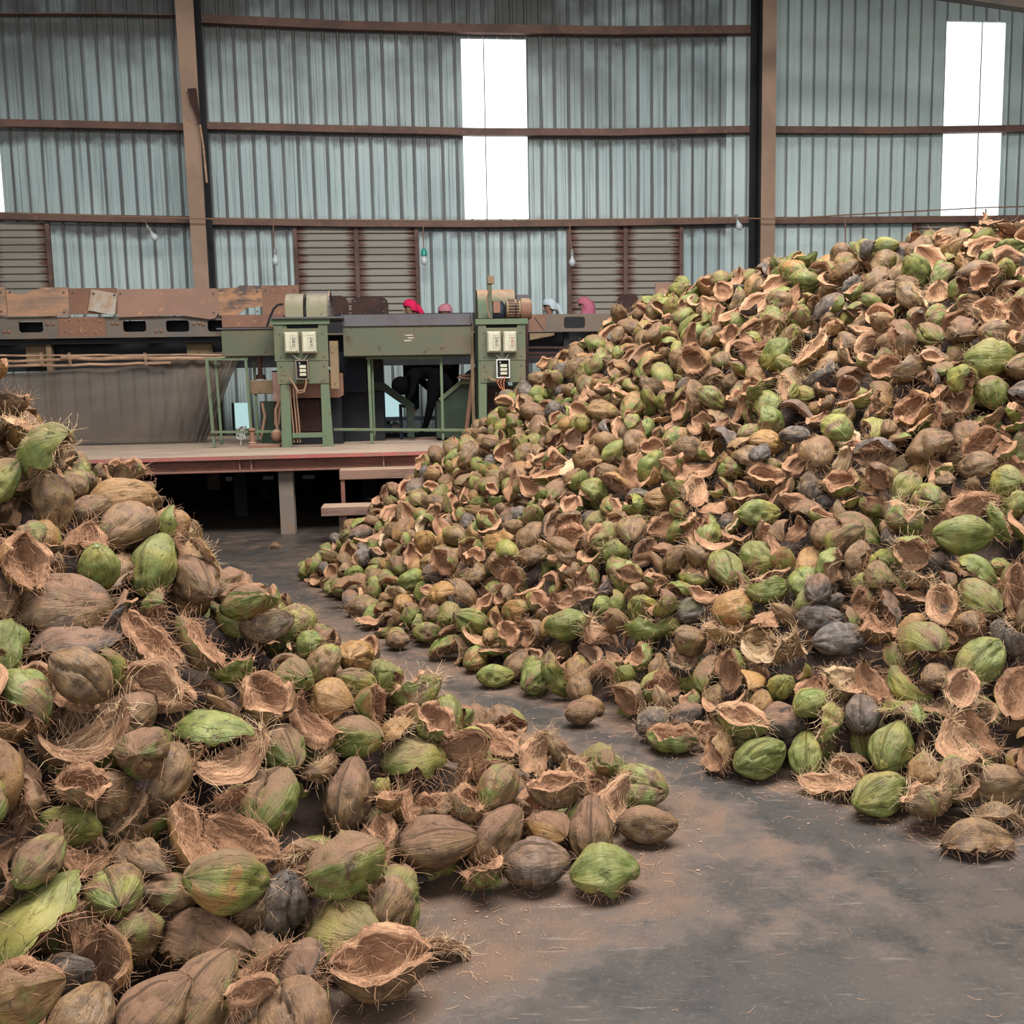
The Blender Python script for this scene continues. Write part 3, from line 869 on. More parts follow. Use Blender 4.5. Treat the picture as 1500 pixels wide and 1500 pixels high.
s.tube([(B(x, y, 12.3)[0], 12.3, B(x, y, 12.3)[1]) for x, y in [(410, 585), (404, 600), (404, 620), (408, 632)]], .02, 8)
s.tube([(B(x, y, 12.3)[0], 12.33, B(x, y, 12.3)[1]) for x, y in [(411, 590), (409, 602), (408, 620), (403, 632)]], .015, 8)
s.obj('hose', M['cable'], mc, smooth=True)
a = RB(397, 630, 412, 646, 12.25); MB().ball(((a[0] + a[1]) / 2, 12.3, (a[2] + a[3]) / 2), .07, .06, .075, 12, 8).obj('foot_casting', M['rust'], mc, smooth=True)
a = RB(366, 646, 412, 654, 12.35); MB().box(a[0], a[1], 12.2, 12.6, ZD, ZD + .035).obj('base_plate', M['rust'], mc)
s = MB().drum((B(371, 650, 12.5)[0], 12.45, ZD + .035), (0, 0, 1), 0, 0, 12, [(0, .06), (.02, .06), (.03, .035), (.16, .03), (.17, .05), (.2, .04)]); s.obj('foot_casting', M['rust'], mc, smooth=True)

m2 = thing('husk_crusher', 'black machine block seen in the shade left of the doorway-like green rail', 'machine', (B(520, 650, 13.2)[0], 13.2, ZD))
a = RB(500, 516, 562, 645, 13.3); MB().box(a[0], a[1], 13.3, 14.0, ZD, a[3]).obj('machine_body', M['dark'], m2)
a = RB(488, 520, 536, 575, 13.1); MB().box(a[0], a[1], 13.15, 13.3, a[2], a[3]).obj('dark_cover', M['dark_blue'], m2)
c0, c1 = B(500, 566, 13.25), B(566, 568, 13.25)
s = MB(); pts = [B(x, y, 13.25) for x, y in [(500, 560), (562, 560), (607, 592), (607, 640), (597, 640), (597, 598), (560, 572), (500, 572)]]
s.prism(pts, 13.2, 13.26); s.obj('sloping_brace', M['green_dark'], m2)
a = RB(585, 592, 590, 640, 13.5); MB().box(a[0], a[1], 13.5, 13.55, ZD, a[3]).obj('post', M['dark_blue'], m2)
a = RB(556, 634, 640, 642, 14.2); MB().box(a[0], a[1], 14.2, 14.3, ZD, a[3]).obj('sill_beam', M['dark_blue'], m2)

m3 = thing('feed_chute', 'green sloping steel chute beside the right control stand, above the deck planks', 'chute', (B(675, 640, 12.9)[0], 12.9, ZD))
pts = [B(x, y, 12.9) for x, y in [(640, 588), (646, 586), (675, 561), (700, 561), (700, 641), (640, 641)]]
pts = [(u, max(z, ZD)) for u, z in pts]
MB().prism(pts, 12.88, 13.5).obj('chute_body', M['green_dark'], m3)
s = MB(); e = [B(x, y, 12.86) for x, y in [(644, 586), (675, 560), (701, 560)]]
for p, q in zip(e, e[1:]): s.bar((p[0], 12.86, p[1]), (q[0], 12.86, q[1]), .05, .03)
s.obj('edge_angle', M['green_bright'], m3)
s = MB(); e = [B(x, y, 12.7) for x, y in [(693, 545), (682, 640)]]; s.bar((e[0][0], 12.7, e[0][1]), (e[1][0], 12.7, e[1][1]), .05, .03)
for (x0, y0, x1, y1) in ((672, 550, 697, 549), (670, 553, 697, 555)):
    p, q = B(x0, y0, 12.7), B(x1, y1, 12.7); s.bar((p[0], 12.72, p[1]), (q[0], 12.72, q[1]), .025, .02)
s.obj('rusty_brace', M['rust'], m3)
cc = B(712, 575, 13.1); MB().drum((cc[0], 13.55, cc[1]), (0, 1, 0), .36, .05, 36).obj('round_guard', M['dark'], m3, smooth=True)
a = RB(690, 470, 700, 580, 12.5); MB().box(a[0] - .01, a[0] + .03, 12.42, 12.46, ZD, a[3]).obj('upright', M['brown_box'], m3)
a = RB(715, 565, 752, 632, 12.5); MB().box(a[0], a[1], 12.5, 12.54, ZD, a[3]).obj('back_board', M['rust_dark'], m3)

for i, (x0, x1, yy, lab) in enumerate(((606, 668, 643, 'thin loose board lying on the deck before the feed chute'), (372, 415, 650, None))):
    if lab is None: continue
    a, b = BG(x0, yy, ZD), BG(x1, yy - 3, ZD)
    tag(MB().prism([(a[0], ZD), (b[0], ZD), (b[0], ZD + .035), (a[0] + .1, ZD + .02)], a[1] - .25, a[1] + .05).obj('board', M['wood'], base=(a[0], a[1], ZD)), lab, 'board')

# ------------------------------------------------------------------ the conveyor behind
VB = 14.3
cv = thing('conveyor_beam', 'long dusty grey-brown steel conveyor beam with rounded slots, in front of the workers', 'beam', (B(160, 478, VB)[0], VB, B(160, 492, VB)[1]))
ua, za = B(-180, 478, VB); ub, zb = B(1010, 472, VB)
z0 = B(160, 493, VB)[1]; z1 = B(160, 464, VB)[1]
slots = [RB(x0, y0, x1, y1, VB) for x0, y0, x1, y1 in ((27, 469, 63, 487), (180, 469, 214, 486), (243, 469, 277, 486), (304, 469, 330, 486), (826, 464, 857, 482), (-60, 469, -26, 487))]
slots = [(a, b, c, d) for a, b, c, d in slots]
def slotted(mb, u0, u1, z0, z1, sl, v0, v1):
    us = sorted([(a, b, max(c, z0 + .05), min(d, z1 - .04)) for a, b, c, d in sl if u0 < a and b < u1]); x = u0
    for a, b, c, d in us:
        mb.box(x, a, v0, v1, z0, z1)
        r = .035
        mb.prism([(a, z0), (b, z0), (b, c + r), (b - r * .3, c + r * .3), (b - r, c), (a + r, c), (a + r * .3, c + r * .3), (a, c + r)], v0, v1)
        mb.prism([(a, z1), (a, d - r), (a + r * .3, d - r * .3), (a + r, d), (b - r, d), (b - r * .3, d - r * .3), (b, d - r), (b, z1)], v0, v1)
        x = b
    mb.box(x, u1, v0, v1, z0, z1)
s = MB(); um = B(400, 478, VB)[0]
slotted(s, ua, um, z0, z1, slots, VB, VB + .03)
s.obj('slotted_web', M['steel_dusty'], cv)
zr0, zr1 = B(830, 486, VB)[1], B(830, 460, VB)[1]
s = MB(); uc = B(772, 470, VB)[0]; slotted(s, uc, ub, zr0, zr1, slots, VB, VB + .03); s.obj('slotted_web', M['steel_dusty'], cv)
s = MB().box(um, uc, VB, VB + .03, z0, z1); s.obj('slotted_web', M['dark'], cv)
s = MB().box(ua, ub, VB - .05, VB + .14, z0 - .02, z0); s.obj('bottom_flange', M['steel_dusty'], cv)
s = MB().box(ua, ub, VB + .35, VB + .36, z0 - .45, zr1); s.obj('back_web', M['dark'], cv)
s = MB()
for x, y in ((96, 472), (102, 469), (116, 468), (125, 468), (139, 468), (147, 471), (97, 485), (104, 488), (118, 487), (126, 486), (141, 487), (148, 484), (70, 475), (78, 475), (6, 486), (13, 486), (165, 474), (172, 474), (229, 485), (236, 485), (284, 474), (292, 474), (298, 475)):
    u, z = B(x, y, VB); s.drum((u, VB, z), (0, -1, 0), 0, 0, 8, [(0, .022), (.012, .022), (.02, .012)])
s.obj('rivets', M['rust'], cv, smooth=True)
a = RB(86, 464, 155, 493, VB); MB().box(a[0], a[1], VB - .012, VB, z0, z1).obj('splice_plate', M['rust'], cv)
a = RB(775, 462, 799, 487, VB); MB().box(a[0], a[1], VB - .02, VB, zr0, zr1).obj('splice_plate', M['rust'], cv)
p, q = B(783, 464, VB), B(798, 484, VB); MB().bar((p[0], VB - .03, p[1]), (q[0], VB - .03, q[1]), .02).obj('brace', M['steel_dusty'], cv)
for x in (72, -90):
    a = RB(x - 4, 493, x + 4, 560, VB + .1); MB().box(a[0], a[1], VB + .1, VB + .2, ZD, z0 - .02).obj('post', M['brown_box'], cv)
for x in (830, 900, 1000):
    a = RB(x - 4, 493, x + 4, 560, VB + .1); MB().box(a[0], a[1], VB + .1, VB + .2, ZD, z0 - .02).obj('post', M['dark'], cv)

# side boards fixed along the top of the conveyor
boards = [
    ((-60, 421, 9, 462), 'peeled_board', 'peeled', 'peeled board standing at the left edge of the conveyor top', 0),
    ((10, 421, 101, 463), 'side_board', 'peeled', 'flaking orange-tan board with a sagging top edge on the conveyor, far left', 1),
    ((102, 422, 172, 460), 'side_board', 'rust', 'brown steel side board behind the pale zinc patch plate', 0),
    ((172, 423, 320, 464), 'side_board', 'tan_sheet', 'longest pinkish brown side board on the conveyor, with rounded lower corner', 2),
    ((320, 419, 384, 462), 'side_board', 'burnt', 'scorched and peeling board with ragged edge on the conveyor', 3),
    ((384, 418, 438, 462), 'side_board', 'rust', 'smooth red-brown side board just left of the pulley guard', 0),
    ((480, 433, 511, 461), 'side_board', 'rust_dark', 'dark rusted plate with a rounded corner right beside the pulley guard', 4),
    ((515, 435, 569, 462), 'side_board', 'rust_dark', 'dark rusted plate with rounded corners standing behind the grey trough side', 5),
    ((905, 431, 936, 462), 'side_board', 'rust_dark', 'dark rounded plate peeping out above the husk heap', 5),
    ((960, 414, 1000, 456), 'side_board', 'tan_sheet', 'small tan board sticking up behind the crest of the husk heap', 0)]
for (x0, y0, x1, y1), nm, mt, lab, sh in boards:
    v = VB - .06 if x1 < 450 else VB + .12
    u0, u1, z0_, z1_ = RB(x0, y0, x1, y1, v)
    w, h = u1 - u0, z1_ - z0_
    poly = [(u0, z0_), (u1, z0_), (u1, z1_), (u0, z1_)]
    if sh == 1: poly = [(u0, z0_), (u1, z0_), (u1, z1_), (u0 + .62 * w, z1_), (u0 + .45 * w, z1_ - .03), (u0 + .3 * w, z1_ - .09), (u0 + .12 * w, z1_ - .08), (u0, z1_ - .02)]
    if sh == 2: poly = [(u0, z0_), (u0 + .6 * w, z0_ + .02), (u0 + .9 * w, z0_ - .04), (u1 - .06, z0_ - .03), (u1, z0_ + .05), (u1, z1_ - .02), (u1 - .03, z1_), (u0, z1_)]
    if sh == 3: poly = [(u0, z0_), (u0 + .4 * w, z0_), (u0 + .62 * w, z0_ + .1), (u1, z0_ + .12), (u1, z1_), (u0 + .5 * w, z1_ + .01), (u0 + .44 * w, z1_ - .02), (u0, z1_ - .03)]
    if sh == 4: poly = [(u0, z0_), (u1, z0_), (u1, z1_ - .1), (u1 - .03, z1_ - .04), (u1 - .1, z1_), (u0, z1_)]
    if sh == 5: poly = [(u0, z0_), (u1, z0_), (u1, z1_ - .1), (u1 - .02, z1_ - .04), (u1 - .08, z1_), (u0 + .07, z1_), (u0 + .02, z1_ - .03), (u0, z1_ - .08)]
    o = MB().prism(poly, v, v + .025).obj(nm if nm != 'peeled_board' else 'side_board', M[mt], base=(u0, v, z0_))
    tag(o, lab, 'board', 'boards along the conveyor top')
    if w > .5:
        s = MB()
        for q in ((u0 + .05, z1_ - .06), (u1 - .06, z1_ - .07), (u1 - .07, z0_ + .05)): s.drum((q[0], v, q[1]), (0, -1, 0), .014, .012, 8)
        s.obj('bolts', M['ink'], o)
pts = [B(x, y, VB - .09) for x, y in ((134, 424), (172, 430), (168, 461), (150, 459), (138, 456), (129, 455))]
o = MB().prism(pts, VB - .10, VB - .07).obj('patch_plate', M['pale_sheet'], base=(pts[0][0], VB - .1, pts[0][1]))
tag(o, 'pale zinc patch plate bolted askew over the conveyor side boards', 'plate')
s = MB()
for x, y in ((137, 430), (168, 432)):
    u, z = B(x, y, VB - .1); s.drum((u, VB - .1, z), (0, -1, 0), .016, .012, 8)
s.obj('bolts', M['ink'], o)
a = RB(325, 461, 415, 479, VB - .3); o = MB().box(a[0], a[1], VB - .3, VB - .05, a[2], a[3]).obj('feed_box', M['rust'], base=(a[0], VB - .3, a[2]))
tag(o, 'reddish brown sheet box above the left trough, under the scorched board', 'box')

# dark rails and crates behind, below the beam
s = MB().box(B(-180, 500, VB + .1)[0], B(330, 500, VB + .1)[0], VB + .05, VB + .15, B(160, 503, VB)[1], B(160, 497, VB)[1])
tag(s.obj('cross_rail', M['dark'], base=(B(160, 500, VB)[0], VB + .05, B(160, 503, VB)[1])), 'black rail running under the slotted conveyor beam on the left', 'rail')
for (x0, y0, x1, y1, mt, lab) in ((40, 503, 68, 524, 'brown_box', 'drab box seen under the slotted beam, left of its post'), (275, 502, 312, 520, 'brown_box', 'tan box under the slotted beam beside the left trough')):
    a = RB(x0, y0, x1, y1, VB + .28); tag(MB().box(a[0], a[1], VB + .22, VB + .34, a[2] - .1, a[3]).obj('junction_box', M[mt], base=(a[0], VB + .22, a[2])), lab, 'box')

# bamboo poles tied along the rail above the net
VN = 13.9
for i, (xa, ya, xb, yb, r, lab) in enumerate(((-40, 521, 330, 520, .014, 'uppermost thin pole of the bundle tied above the net'), (-40, 531, 215, 523, .02, 'middle pole of the bundle above the net, sloping up to the right'), (90, 525, 330, 525, .026, 'thickest pole of the bundle above the net'), (-40, 537, 250, 532, .018, 'lowest pole of the bundle above the net'))):
    a, b = B(xa, ya, VN - .05 - .03 * i), B(xb, yb, VN - .05 - .03 * i); vv = VN - .05 - .03 * i
    n = 12; rnd = random.Random(i)
    o = MB().tube([(a[0] + (b[0] - a[0]) * k / n, vv, a[1] + (b[1] - a[1]) * k / n + rnd.uniform(-.008, .008)) for k in range(n + 1)], r, 8).obj('bamboo_pole', M['pole'], base=(a[0], vv, a[1]), smooth=True)
    tag(o, lab, 'pole', 'poles tied above the net')
for i, x in enumerate((63, 104, 214)):
    u, z = B(x, 527, VN - .1)
    s = MB()
    for k in range(2): s.bar((u + .02 * k, VN - .19, z + .09), (u + .02 * k + .01, VN - .19, z - .08), .008)
    tag(s.obj('cord_tie', M['pole'], base=(u, VN - .19, z)), ('cord tying the poles above the net, leftmost', 'cord tying the poles above the net, near the rivet plate', 'cord tying the poles above the net, rightmost')[i], 'cord', 'ties on the poles')

# the net
def net_mesh():
    top = [(-60, 551), (0, 548), (30, 546), (100, 541), (160, 537), (220, 529), (270, 522), (327, 515), (350, 527)]
    bot = [(-60, 652), (0, 652), (60, 651), (110, 650), (165, 649), (215, 648), (255, 647), (285, 647), (302, 646)]
    nu, nv_ = 96, 40; vs = []
    for j in range(nv_ + 1):
        for i in range(nu + 1):
            s = i / nu * (len(top) - 1); k = min(int(s), len(top) - 2); fr = s - k
            tx, ty = top[k][0] + (top[k + 1][0] - top[k][0]) * fr, top[k][1] + (top[k + 1][1] - top[k][1]) * fr
            bx, by = bot[k][0] + (bot[k + 1][0] - bot[k][0]) * fr, bot[k][1] + (bot[k + 1][1] - bot[k][1]) * fr
            q = j / nv_; px, py = tx + (bx - tx) * q, ty + (by - ty) * q
            fan = max(0, (i / nu - .5) * 2) ** 1.5
            d = .05 * fan * math.sin(i * 1.15 + 2.2 * q) + .02 * math.sin(i * .3 + q * 3) + .035 * fan * noise.noise(Vector((i * .35, q * 2, 0)))
            d += .03 * math.sin(q * 22 + i * .06) * max(0, 1 - q * 1.6) * (.4 + .6 * fan)
            v = VN + d
            u, z = B(px, py, VN); vs.append((u, v, max(z, ZD + .005)))
    return vs, [(j * (nu + 1) + i, j * (nu + 1) + i + 1, (j + 1) * (nu + 1) + i + 1, (j + 1) * (nu + 1) + i) for j in range(nv_) for i in range(nu)]


t = NT('shade_net'); o = t.obj()
c = t.mix(t.ramp(t.noise(1.3, o, 4), .35, .65), srgb(92, 80, 70), srgb(70, 62, 58))
c = t.mix(t.math('MULTIPLY', t.noise(40, t.vmul(o, (1, 1, 6)), 3), .35), c, srgb(120, 106, 92))
t.fin(c, .9)
tr = t.n('ShaderNodeBsdfTransparent'); mx = t.n('ShaderNodeMixShader', {0: .9})
t.t.links.new(tr.outputs[0], mx.inputs[1]); t.t.links.new(t.b.outputs[0], mx.inputs[2]); t.t.links.new(mx.outputs[0], t.out.inputs[0])
M['net'] = t.m
vs, fs = net_mesh()
nb = MB().add(vs, fs); u, z = B(160, 650, VN)
tag(nb.obj('shade_net', M['net'], base=(u, VN, ZD), smooth=True), 'brown dusty shade net hung in folds at the left above the deck', 'net')

# tied cloth and sandal-like bits behind the machines; white ball replaces sunlit floor
a = B(579, 622, 15.6); tag(MB().ball((a[0], 15.6, ZD + .09), .1, .1, .09, 14, 10).obj('sunlit_floor_ball', M['white'], base=(a[0], 15.6, ZD), smooth=True), 'small round white bundle on the bright floor under the sloping brace', 'bundle')
a = RB(340, 590, 362, 640, 16.2); tag(MB().box(a[0] + .02, a[0] + .05, 16.1, 16.14, ZD, a[3]).obj('iron_post', M['dark_blue'], base=(a[0], 16.1, ZD)), 'thin dark post standing in the light behind the net edge', 'post')
s = MB()
rnd = random.Random(5)
for k in range(14):
    p = [B(354 + rnd.uniform(-8, 8), 630 + rnd.uniform(-6, 14), 12.9) for _ in range(3)]
    s.tube([(q[0], 12.9 + rnd.uniform(-.03, .03), max(q[1], ZD + .01)) for q in p], .008, 5)
s.tube([(B(354, 634, 12.9)[0], 12.9, B(354, 634, 12.9)[1]), (B(352, 640, 12.9)[0], 12.9, ZD + .004)], .008, 5)
tag(s.obj('rag_knot', M['white'], base=(B(354, 640, 12.9)[0], 12.9, ZD), smooth=True), 'knot of torn white rag hanging on the lower green bar beside the net', 'rag')

# right of the right stand: rails and boards under the conveyor
s = MB()
for (x0, y0, x1, y1) in ((770, 509, 830, 510), (770, 517, 830, 518), (770, 523, 830, 523), (770, 548, 830, 548)):
    p, q = B(x0, y0, 13.2), B(x1, y1, 13.2); s.bar((p[0], 13.2, p[1]), (q[0] + .4, 13.2, q[1]), .03)
s.box(B(771, 530, 13)[0], B(776, 530, 13)[0], 13.1, 13.15, ZD, B(771, 470, 13)[1])
tag(s.obj('ladder_rail', M['rust_dark'], base=(B(771, 530, 13)[0], 13.1, ZD)), 'dark rusty rails right of the right control stand, above the heap', 'rail')
a = RB(776, 488, 812, 498, 13.6); tag(MB().prism([(a[0], a[2]), (a[1], a[2] + .06), (a[1], a[3]), (a[0], a[3])], 13.6, 13.64).obj('splice_board', M['brown_box'], base=(a[0], 13.6, a[2])), 'tapering brown board under the conveyor beam right of the motor', 'board')

# ================================================================== ON THE WALL
def bulb(px, py, label, tilt=0, green=False, cable_from=None, v=VW - .5):
    u, z = B(px, py, v)
    root = thing('light_bulb', label, 'bulb', (u, v, z))
    dx = math.sin(tilt); dz = -math.cos(tilt)
    MB().drum((u, v, z), (dx, 0, dz), 0, 0, 16, [(0, .02), (.05, .028), (.09, .052), (.13, .055), (.165, .035), (.18, .008)]).obj('glass_bulb', M['bulb'], root, smooth=True)
    MB().drum((u - dx * .09, v, z - dz * .09), (dx, 0, dz), 0, 0, 12, [(0, .022), (.07, .03), (.1, .03)] if not green else [(0, .024), (.07, .05), (.12, .05)]).obj('socket', M['bulb_green' if green else 'socket'], root, smooth=True)
    if cable_from:
        p = [B(x, y, v) for x, y in cable_from]
        MB().tube([(q[0], v, q[1]) for q in p] + [(u - dx * .08, v, z - dz * .08)], .009, 6).obj('cable', M['cable'], root, smooth=True)


bulb(220, 338, 'clear bulb hanging tilted under the lowest rail, left of the left column', .55, False, [(207, 322), (214, 326)])
bulb(403, 372, 'clear bulb hanging low between the left column and a louvred window', 0, False, [(400, 324), (401, 350)])
bulb(621, 372, 'bulb with a green collar hanging right of the first full louvred window', 0, True, [(620, 326), (620, 350)])
bulb(838, 374, 'clear bulb hanging in front of the louvred window left of the heap', 0, False, [(834, 325), (836, 350)])
bulb(1080, 322, 'small bulb tucked under the rail just left of the right column', .3, False, [(1060, 320), (1070, 326)])
for i, (x, y0, y1, lab) in enumerate(((1238, 318, 378, 'thin cable hanging from the wire right of the right column, down to the heap'), (1444, 306, 342, 'thin cable hanging before the rightmost translucent window'))):
    p, q = B(x, y0, VW - .5), B(x, y1, VW - .5)
    tag(MB().tube([(p[0], VW - .5, p[1]), (q[0] + .01, VW - .5, q[1])], .012, 6).obj('drop_cable', M['cable'], base=(p[0], VW - .5, q[1])), lab, 'cable')
pts = [(-100, 310), (0, 312), (80, 314), (170, 317), (250, 319), (330, 321), (500, 322), (700, 324), (900, 321), (1060, 319), (1140, 321), (1237, 315), (1330, 310), (1445, 304), (1600, 300)]
tag(MB().tube([(B(x, y, VW - .9)[0], VW - .9, B(x, y, VW - .9)[1]) for x, y in pts], .011, 6).obj('feeder_cable', M['cable'], base=(0, VW - .9, 4), smooth=True), 'long tan cable strung across both columns along the lowest rail', 'cable')
# broken board and conduit on the left column
pts = [B(x, y, VW - .8) for x, y in ((275, 131), (287, 130), (291, 160), (296, 190), (300, 205), (293, 190), (286, 165), (279, 150))]
tag(MB().prism(pts, VW - .84, VW - .78).obj('broken_board', M['rust_dark'], base=(pts[0][0], VW - .84, pts[3][1])), 'dark splintered board fixed to the left column near its middle', 'board')
p = [B(x, y, VW - .85) for x, y in ((293, 183), (298, 215), (303, 268))]
tag(MB().tube([(q[0], VW - .85, q[1]) for q in p], .018, 6).obj('hanging_rod', M['pole'], base=(p[0][0], VW - .85, p[2][1]), smooth=True), 'pale thin rod hanging below the splintered board on the left column', 'rod')
# ================================================================== PEOPLE
M['skin'] = plain('brown_skin', (156, 110, 88), .55)
M['hair'] = plain('black_hair', (24, 20, 20), .5)
M['eye'] = plain('dark_eye', (20, 16, 16), .3)


def skin_body(name, pts, edges, mt, root, sub=2):
    """one continuous body grown from joints: pts = [(u, v, z, r)]"""
    me = bpy.data.meshes.new(name); b = root['_b']
    me.from_pydata([(p[0] - b[0], p[1] - b[1], p[2] - b[2]) for p in pts], edges, []); me.update()
    o = bpy.data.objects.new(name, me); COL.objects.link(o); o.parent = root; o['_b'] = b
    md = o.modifiers.new('skin', 'SKIN'); md.use_smooth_shade = True
    for i, p in enumerate(pts):
        d = me.skin_vertices[0].data[i]; d.radius = (p[3], p[3] * .92); d.use_root = (i == 0)
    o.modifiers.new('sub', 'SUBSURF').levels = sub; o.modifiers['sub'].render_levels = sub
    me.materials.append(mt); return o


def worker(px, py, label, scarf, cloth, face, style, v=15.35, hs=1.0):
    """px,py: middle of the head; standing behind the conveyor; face: direction in the (u,v) plane"""
    u, z = B(px, py, v)
    root = thing('person', label, 'person', (u, v, z - 1.62))
    fx, fy = math.cos(face), math.sin(face); sx, sy = -fy, fx
    def P(f, s, dz, r): return (u + fx * f + sx * s, v + fy * f + sy * s, z + dz, r)
    # pelvis, spine, neck, head / arms / legs
    pts = [P(0, 0, -.78, .14), P(0, 0, -.55, .13), P(0, 0, -.36, .14), P(.0, 0, -.25, .10), P(-.005, 0, -.16, .05), P(.005, 0, -.09, .06), P(.01, 0, 0, .088), P(.005, 0, .07, .07),
           P(0, .17, -.29, .055), P(.06, .22, -.52, .042), P(.26, .18, -.56, .034), P(.36, .16, -.56, .03),
           P(0, -.17, -.29, .055), P(.06, -.22, -.52, .042), P(.26, -.18, -.56, .034), P(.36, -.16, -.56, .03),
           P(0, .09, -.85, .095), P(.02, .10, -1.1, .07), P(0, .10, -1.58, .045),
           P(0, -.09, -.85, .095), P(.02, -.10, -1.1, .07), P(0, -.10, -1.58, .045)]
    ed = [(0, 1), (1, 2), (2, 3), (3, 4), (4, 5), (5, 6), (6, 7), (3, 8), (8, 9), (9, 10), (10, 11), (3, 12), (12, 13), (13, 14), (14, 15), (0, 16), (16, 17), (17, 18), (0, 19), (19, 20), (20, 21)]
    skin_body('body', pts, ed, M['skin'], root)
    def L(f, s, dz): return (u + fx * f + sx * s, v + fy * f + sy * s, z + dz)
    n = MB()
    n.add([L(.085, 0, .02), L(.095, .016, -.035), L(.125, 0, -.03), L(.095, -.016, -.035)], [(0, 1, 2), (0, 2, 3), (1, 3, 2)])
    n.obj('nose', M['skin'], root, smooth=True)
    e = MB()
    for s_ in (.033, -.033): e.ball(L(.085, s_, .012), .012, .012, .009, 8, 6)
    e.ball(L(.088, 0, -.062), .016, .02, .006, 8, 6)
    e.obj('eyes', M['eye'], root)
    ea = MB()
    for s_ in (.083, -.083): ea.ball(L(0, s_, -.01), .02, .014, .032, 8, 6)
    ea.obj('ears', M['skin'], root, smooth=True)
    # scarf: cap with a wrinkled surface, plus tail or hood
    sc = MB()
    def capf(q):
        n_ = noise.noise(Vector((q[0] * 3 + px, q[1] * 3, q[2] * 3))) * .08
        return [q[0] * (1 + n_), q[1] * (1 + n_), q[2] * (1 + n_)]
    nu, nv_ = 20, 8; vs = []
    for j in range(nv_ + 1):
        th = (math.pi * .56) * j / nv_
        for k in range(nu):
            a = 2 * math.pi * k / nu
            f, s_, h = math.sin(th) * math.cos(a), math.sin(th) * math.sin(a), math.cos(th)
            f, s_, h = capf([f, s_, h])
            drop = 0 if style == 'low' else .02 * f
            low = 0
            if j > 5 and math.cos(a) < .1: low = -.05 * (j - 5) / 3
            vs.append(L(f * .118 - .008, s_ * .112, h * .105 + .035 + drop + low))
    sc.add(vs, [(j * nu + k, (j + 1) * nu + k, (j + 1) * nu + (k + 1) % nu, j * nu + (k + 1) % nu) for j in range(nv_) for k in range(nu)])
    if style in ('tail', 'tail_big'):
        L2 = 1.0 if style == 'tail' else 1.35
        for s_ in (-.03, .03):
            q = [L(-.10, s_, .03), L(-.14, s_ * 1.3, -.02), L(-.16 - .02 * L2, s_ * 1.6, -.10 * L2), L(-.19, s_ * 1.8, -.19 * L2)]
            sc.tube(q, [.045, .04, .042, .02], 10)
        sc.ball(L(-.115, 0, .02), .045, .045, .045, 10, 8)
    if style == 'hood':
        q = [L(-.04, 0, .06), L(-.06, 0, -.05), L(-.05, 0, -.16), L(-.03, 0, -.28)]
        sc.tube(q, [.10, .115, .12, .17], 16)
    o = sc.obj('headscarf', M[scarf], root, smooth=True)
    if style == 'hood':
        h = MB(); h.ball(L(-.02, -.10, -.02), .075, .035, .10, 12, 8); h.obj('hair', M['hair'], root, smooth=True)
    # loose shirt
    sh = MB(); nu = 20; vs = []
    prof = [(-.19, .07, .06), (-.23, .15, .10), (-.27, .21, .12), (-.40, .20, .135), (-.6, .185, .14), (-.85, .20, .15)]
    for dz, rs, rf in prof:
        for k in range(nu):
            a = 2 * math.pi * k / nu
            vs.append(L(math.sin(a) * rf, math.cos(a) * rs, dz))
    sh.add(vs, [(j * nu + k, j * nu + (k + 1) % nu, (j + 1) * nu + (k + 1) % nu, (j + 1) * nu + k) for j in range(len(prof) - 1) for k in range(nu)])
    for s_ in (1, -1): sh.tube([L(0, .15 * s_, -.28), L(.05, .22 * s_, -.5), L(.08, .22 * s_, -.54)], [.075, .07, .06], 12)
    sh.obj('shirt', M[cloth], root, smooth=True)
    tr = MB()
    for s_ in (1, -1): tr.tube([L(0, .085 * s_, -.78), L(.02, .10 * s_, -1.1), L(.01, .10 * s_, -1.52)], [.125, .095, .075], 14)
    tr.obj('trousers', M['cloth_dark'], root, smooth=True)


for nm, c in (('pink_hot', (226, 44, 92)), ('pink_pale', (196, 128, 140)), ('scarf_white', (196, 208, 214)), ('pink_mid', (190, 110, 130)), ('cloth_blue', (70, 80, 110)), ('cloth_brown', (96, 70, 66)), ('cloth_red', (190, 70, 90)), ('cloth_dark', (9, 10, 14))):
    M[nm] = plain('cloth_' + nm, c, .95); M[nm].node_tree.nodes['Principled BSDF'].inputs['Specular IOR Level'].default_value = .1
worker(601, 452, 'worker in a bright pink headscarf knotted behind, looking left', 'pink_hot', 'cloth_blue', math.pi * 1.08, 'tail')
worker(652, 458, 'worker in a pale pink head cloth, only forehead and eyes above the trough', 'pink_pale', 'cloth_brown', math.pi * 1.35, 'low')
worker(805, 450, 'worker in a white head wrap with a hanging tail, facing left', 'scarf_white', 'cloth_brown', math.pi * 1.03, 'tail_big')
worker(856, 448, 'worker in a dusky pink hood, beside the edge of the husk heap', 'pink_mid', 'cloth_red', math.pi * .95, 'hood')

a, b = B(560, 450, 15.35), B(905, 450, 15.35); zt = B(601, 452, 15.35)[1] - 1.64
wp = thing('standing_plank', 'dark plank on trestles behind the conveyor, under the workers', 'plank', (a[0], 15.1, ZD))
MB().box(a[0] - .2, b[0] + .2, 15.12, 15.62, zt - .05, zt).obj('plank_top', M['dark_blue'], wp)
for x in (a[0], (a[0] + b[0]) / 2, b[0]):
    MB().box(x, x + .06, 15.2, 15.26, ZD, zt - .05).obj('leg', M['dark_blue'], wp)
    MB().box(x, x + .06, 15.5, 15.56, ZD, zt - .05).obj('leg', M['dark_blue'], wp)

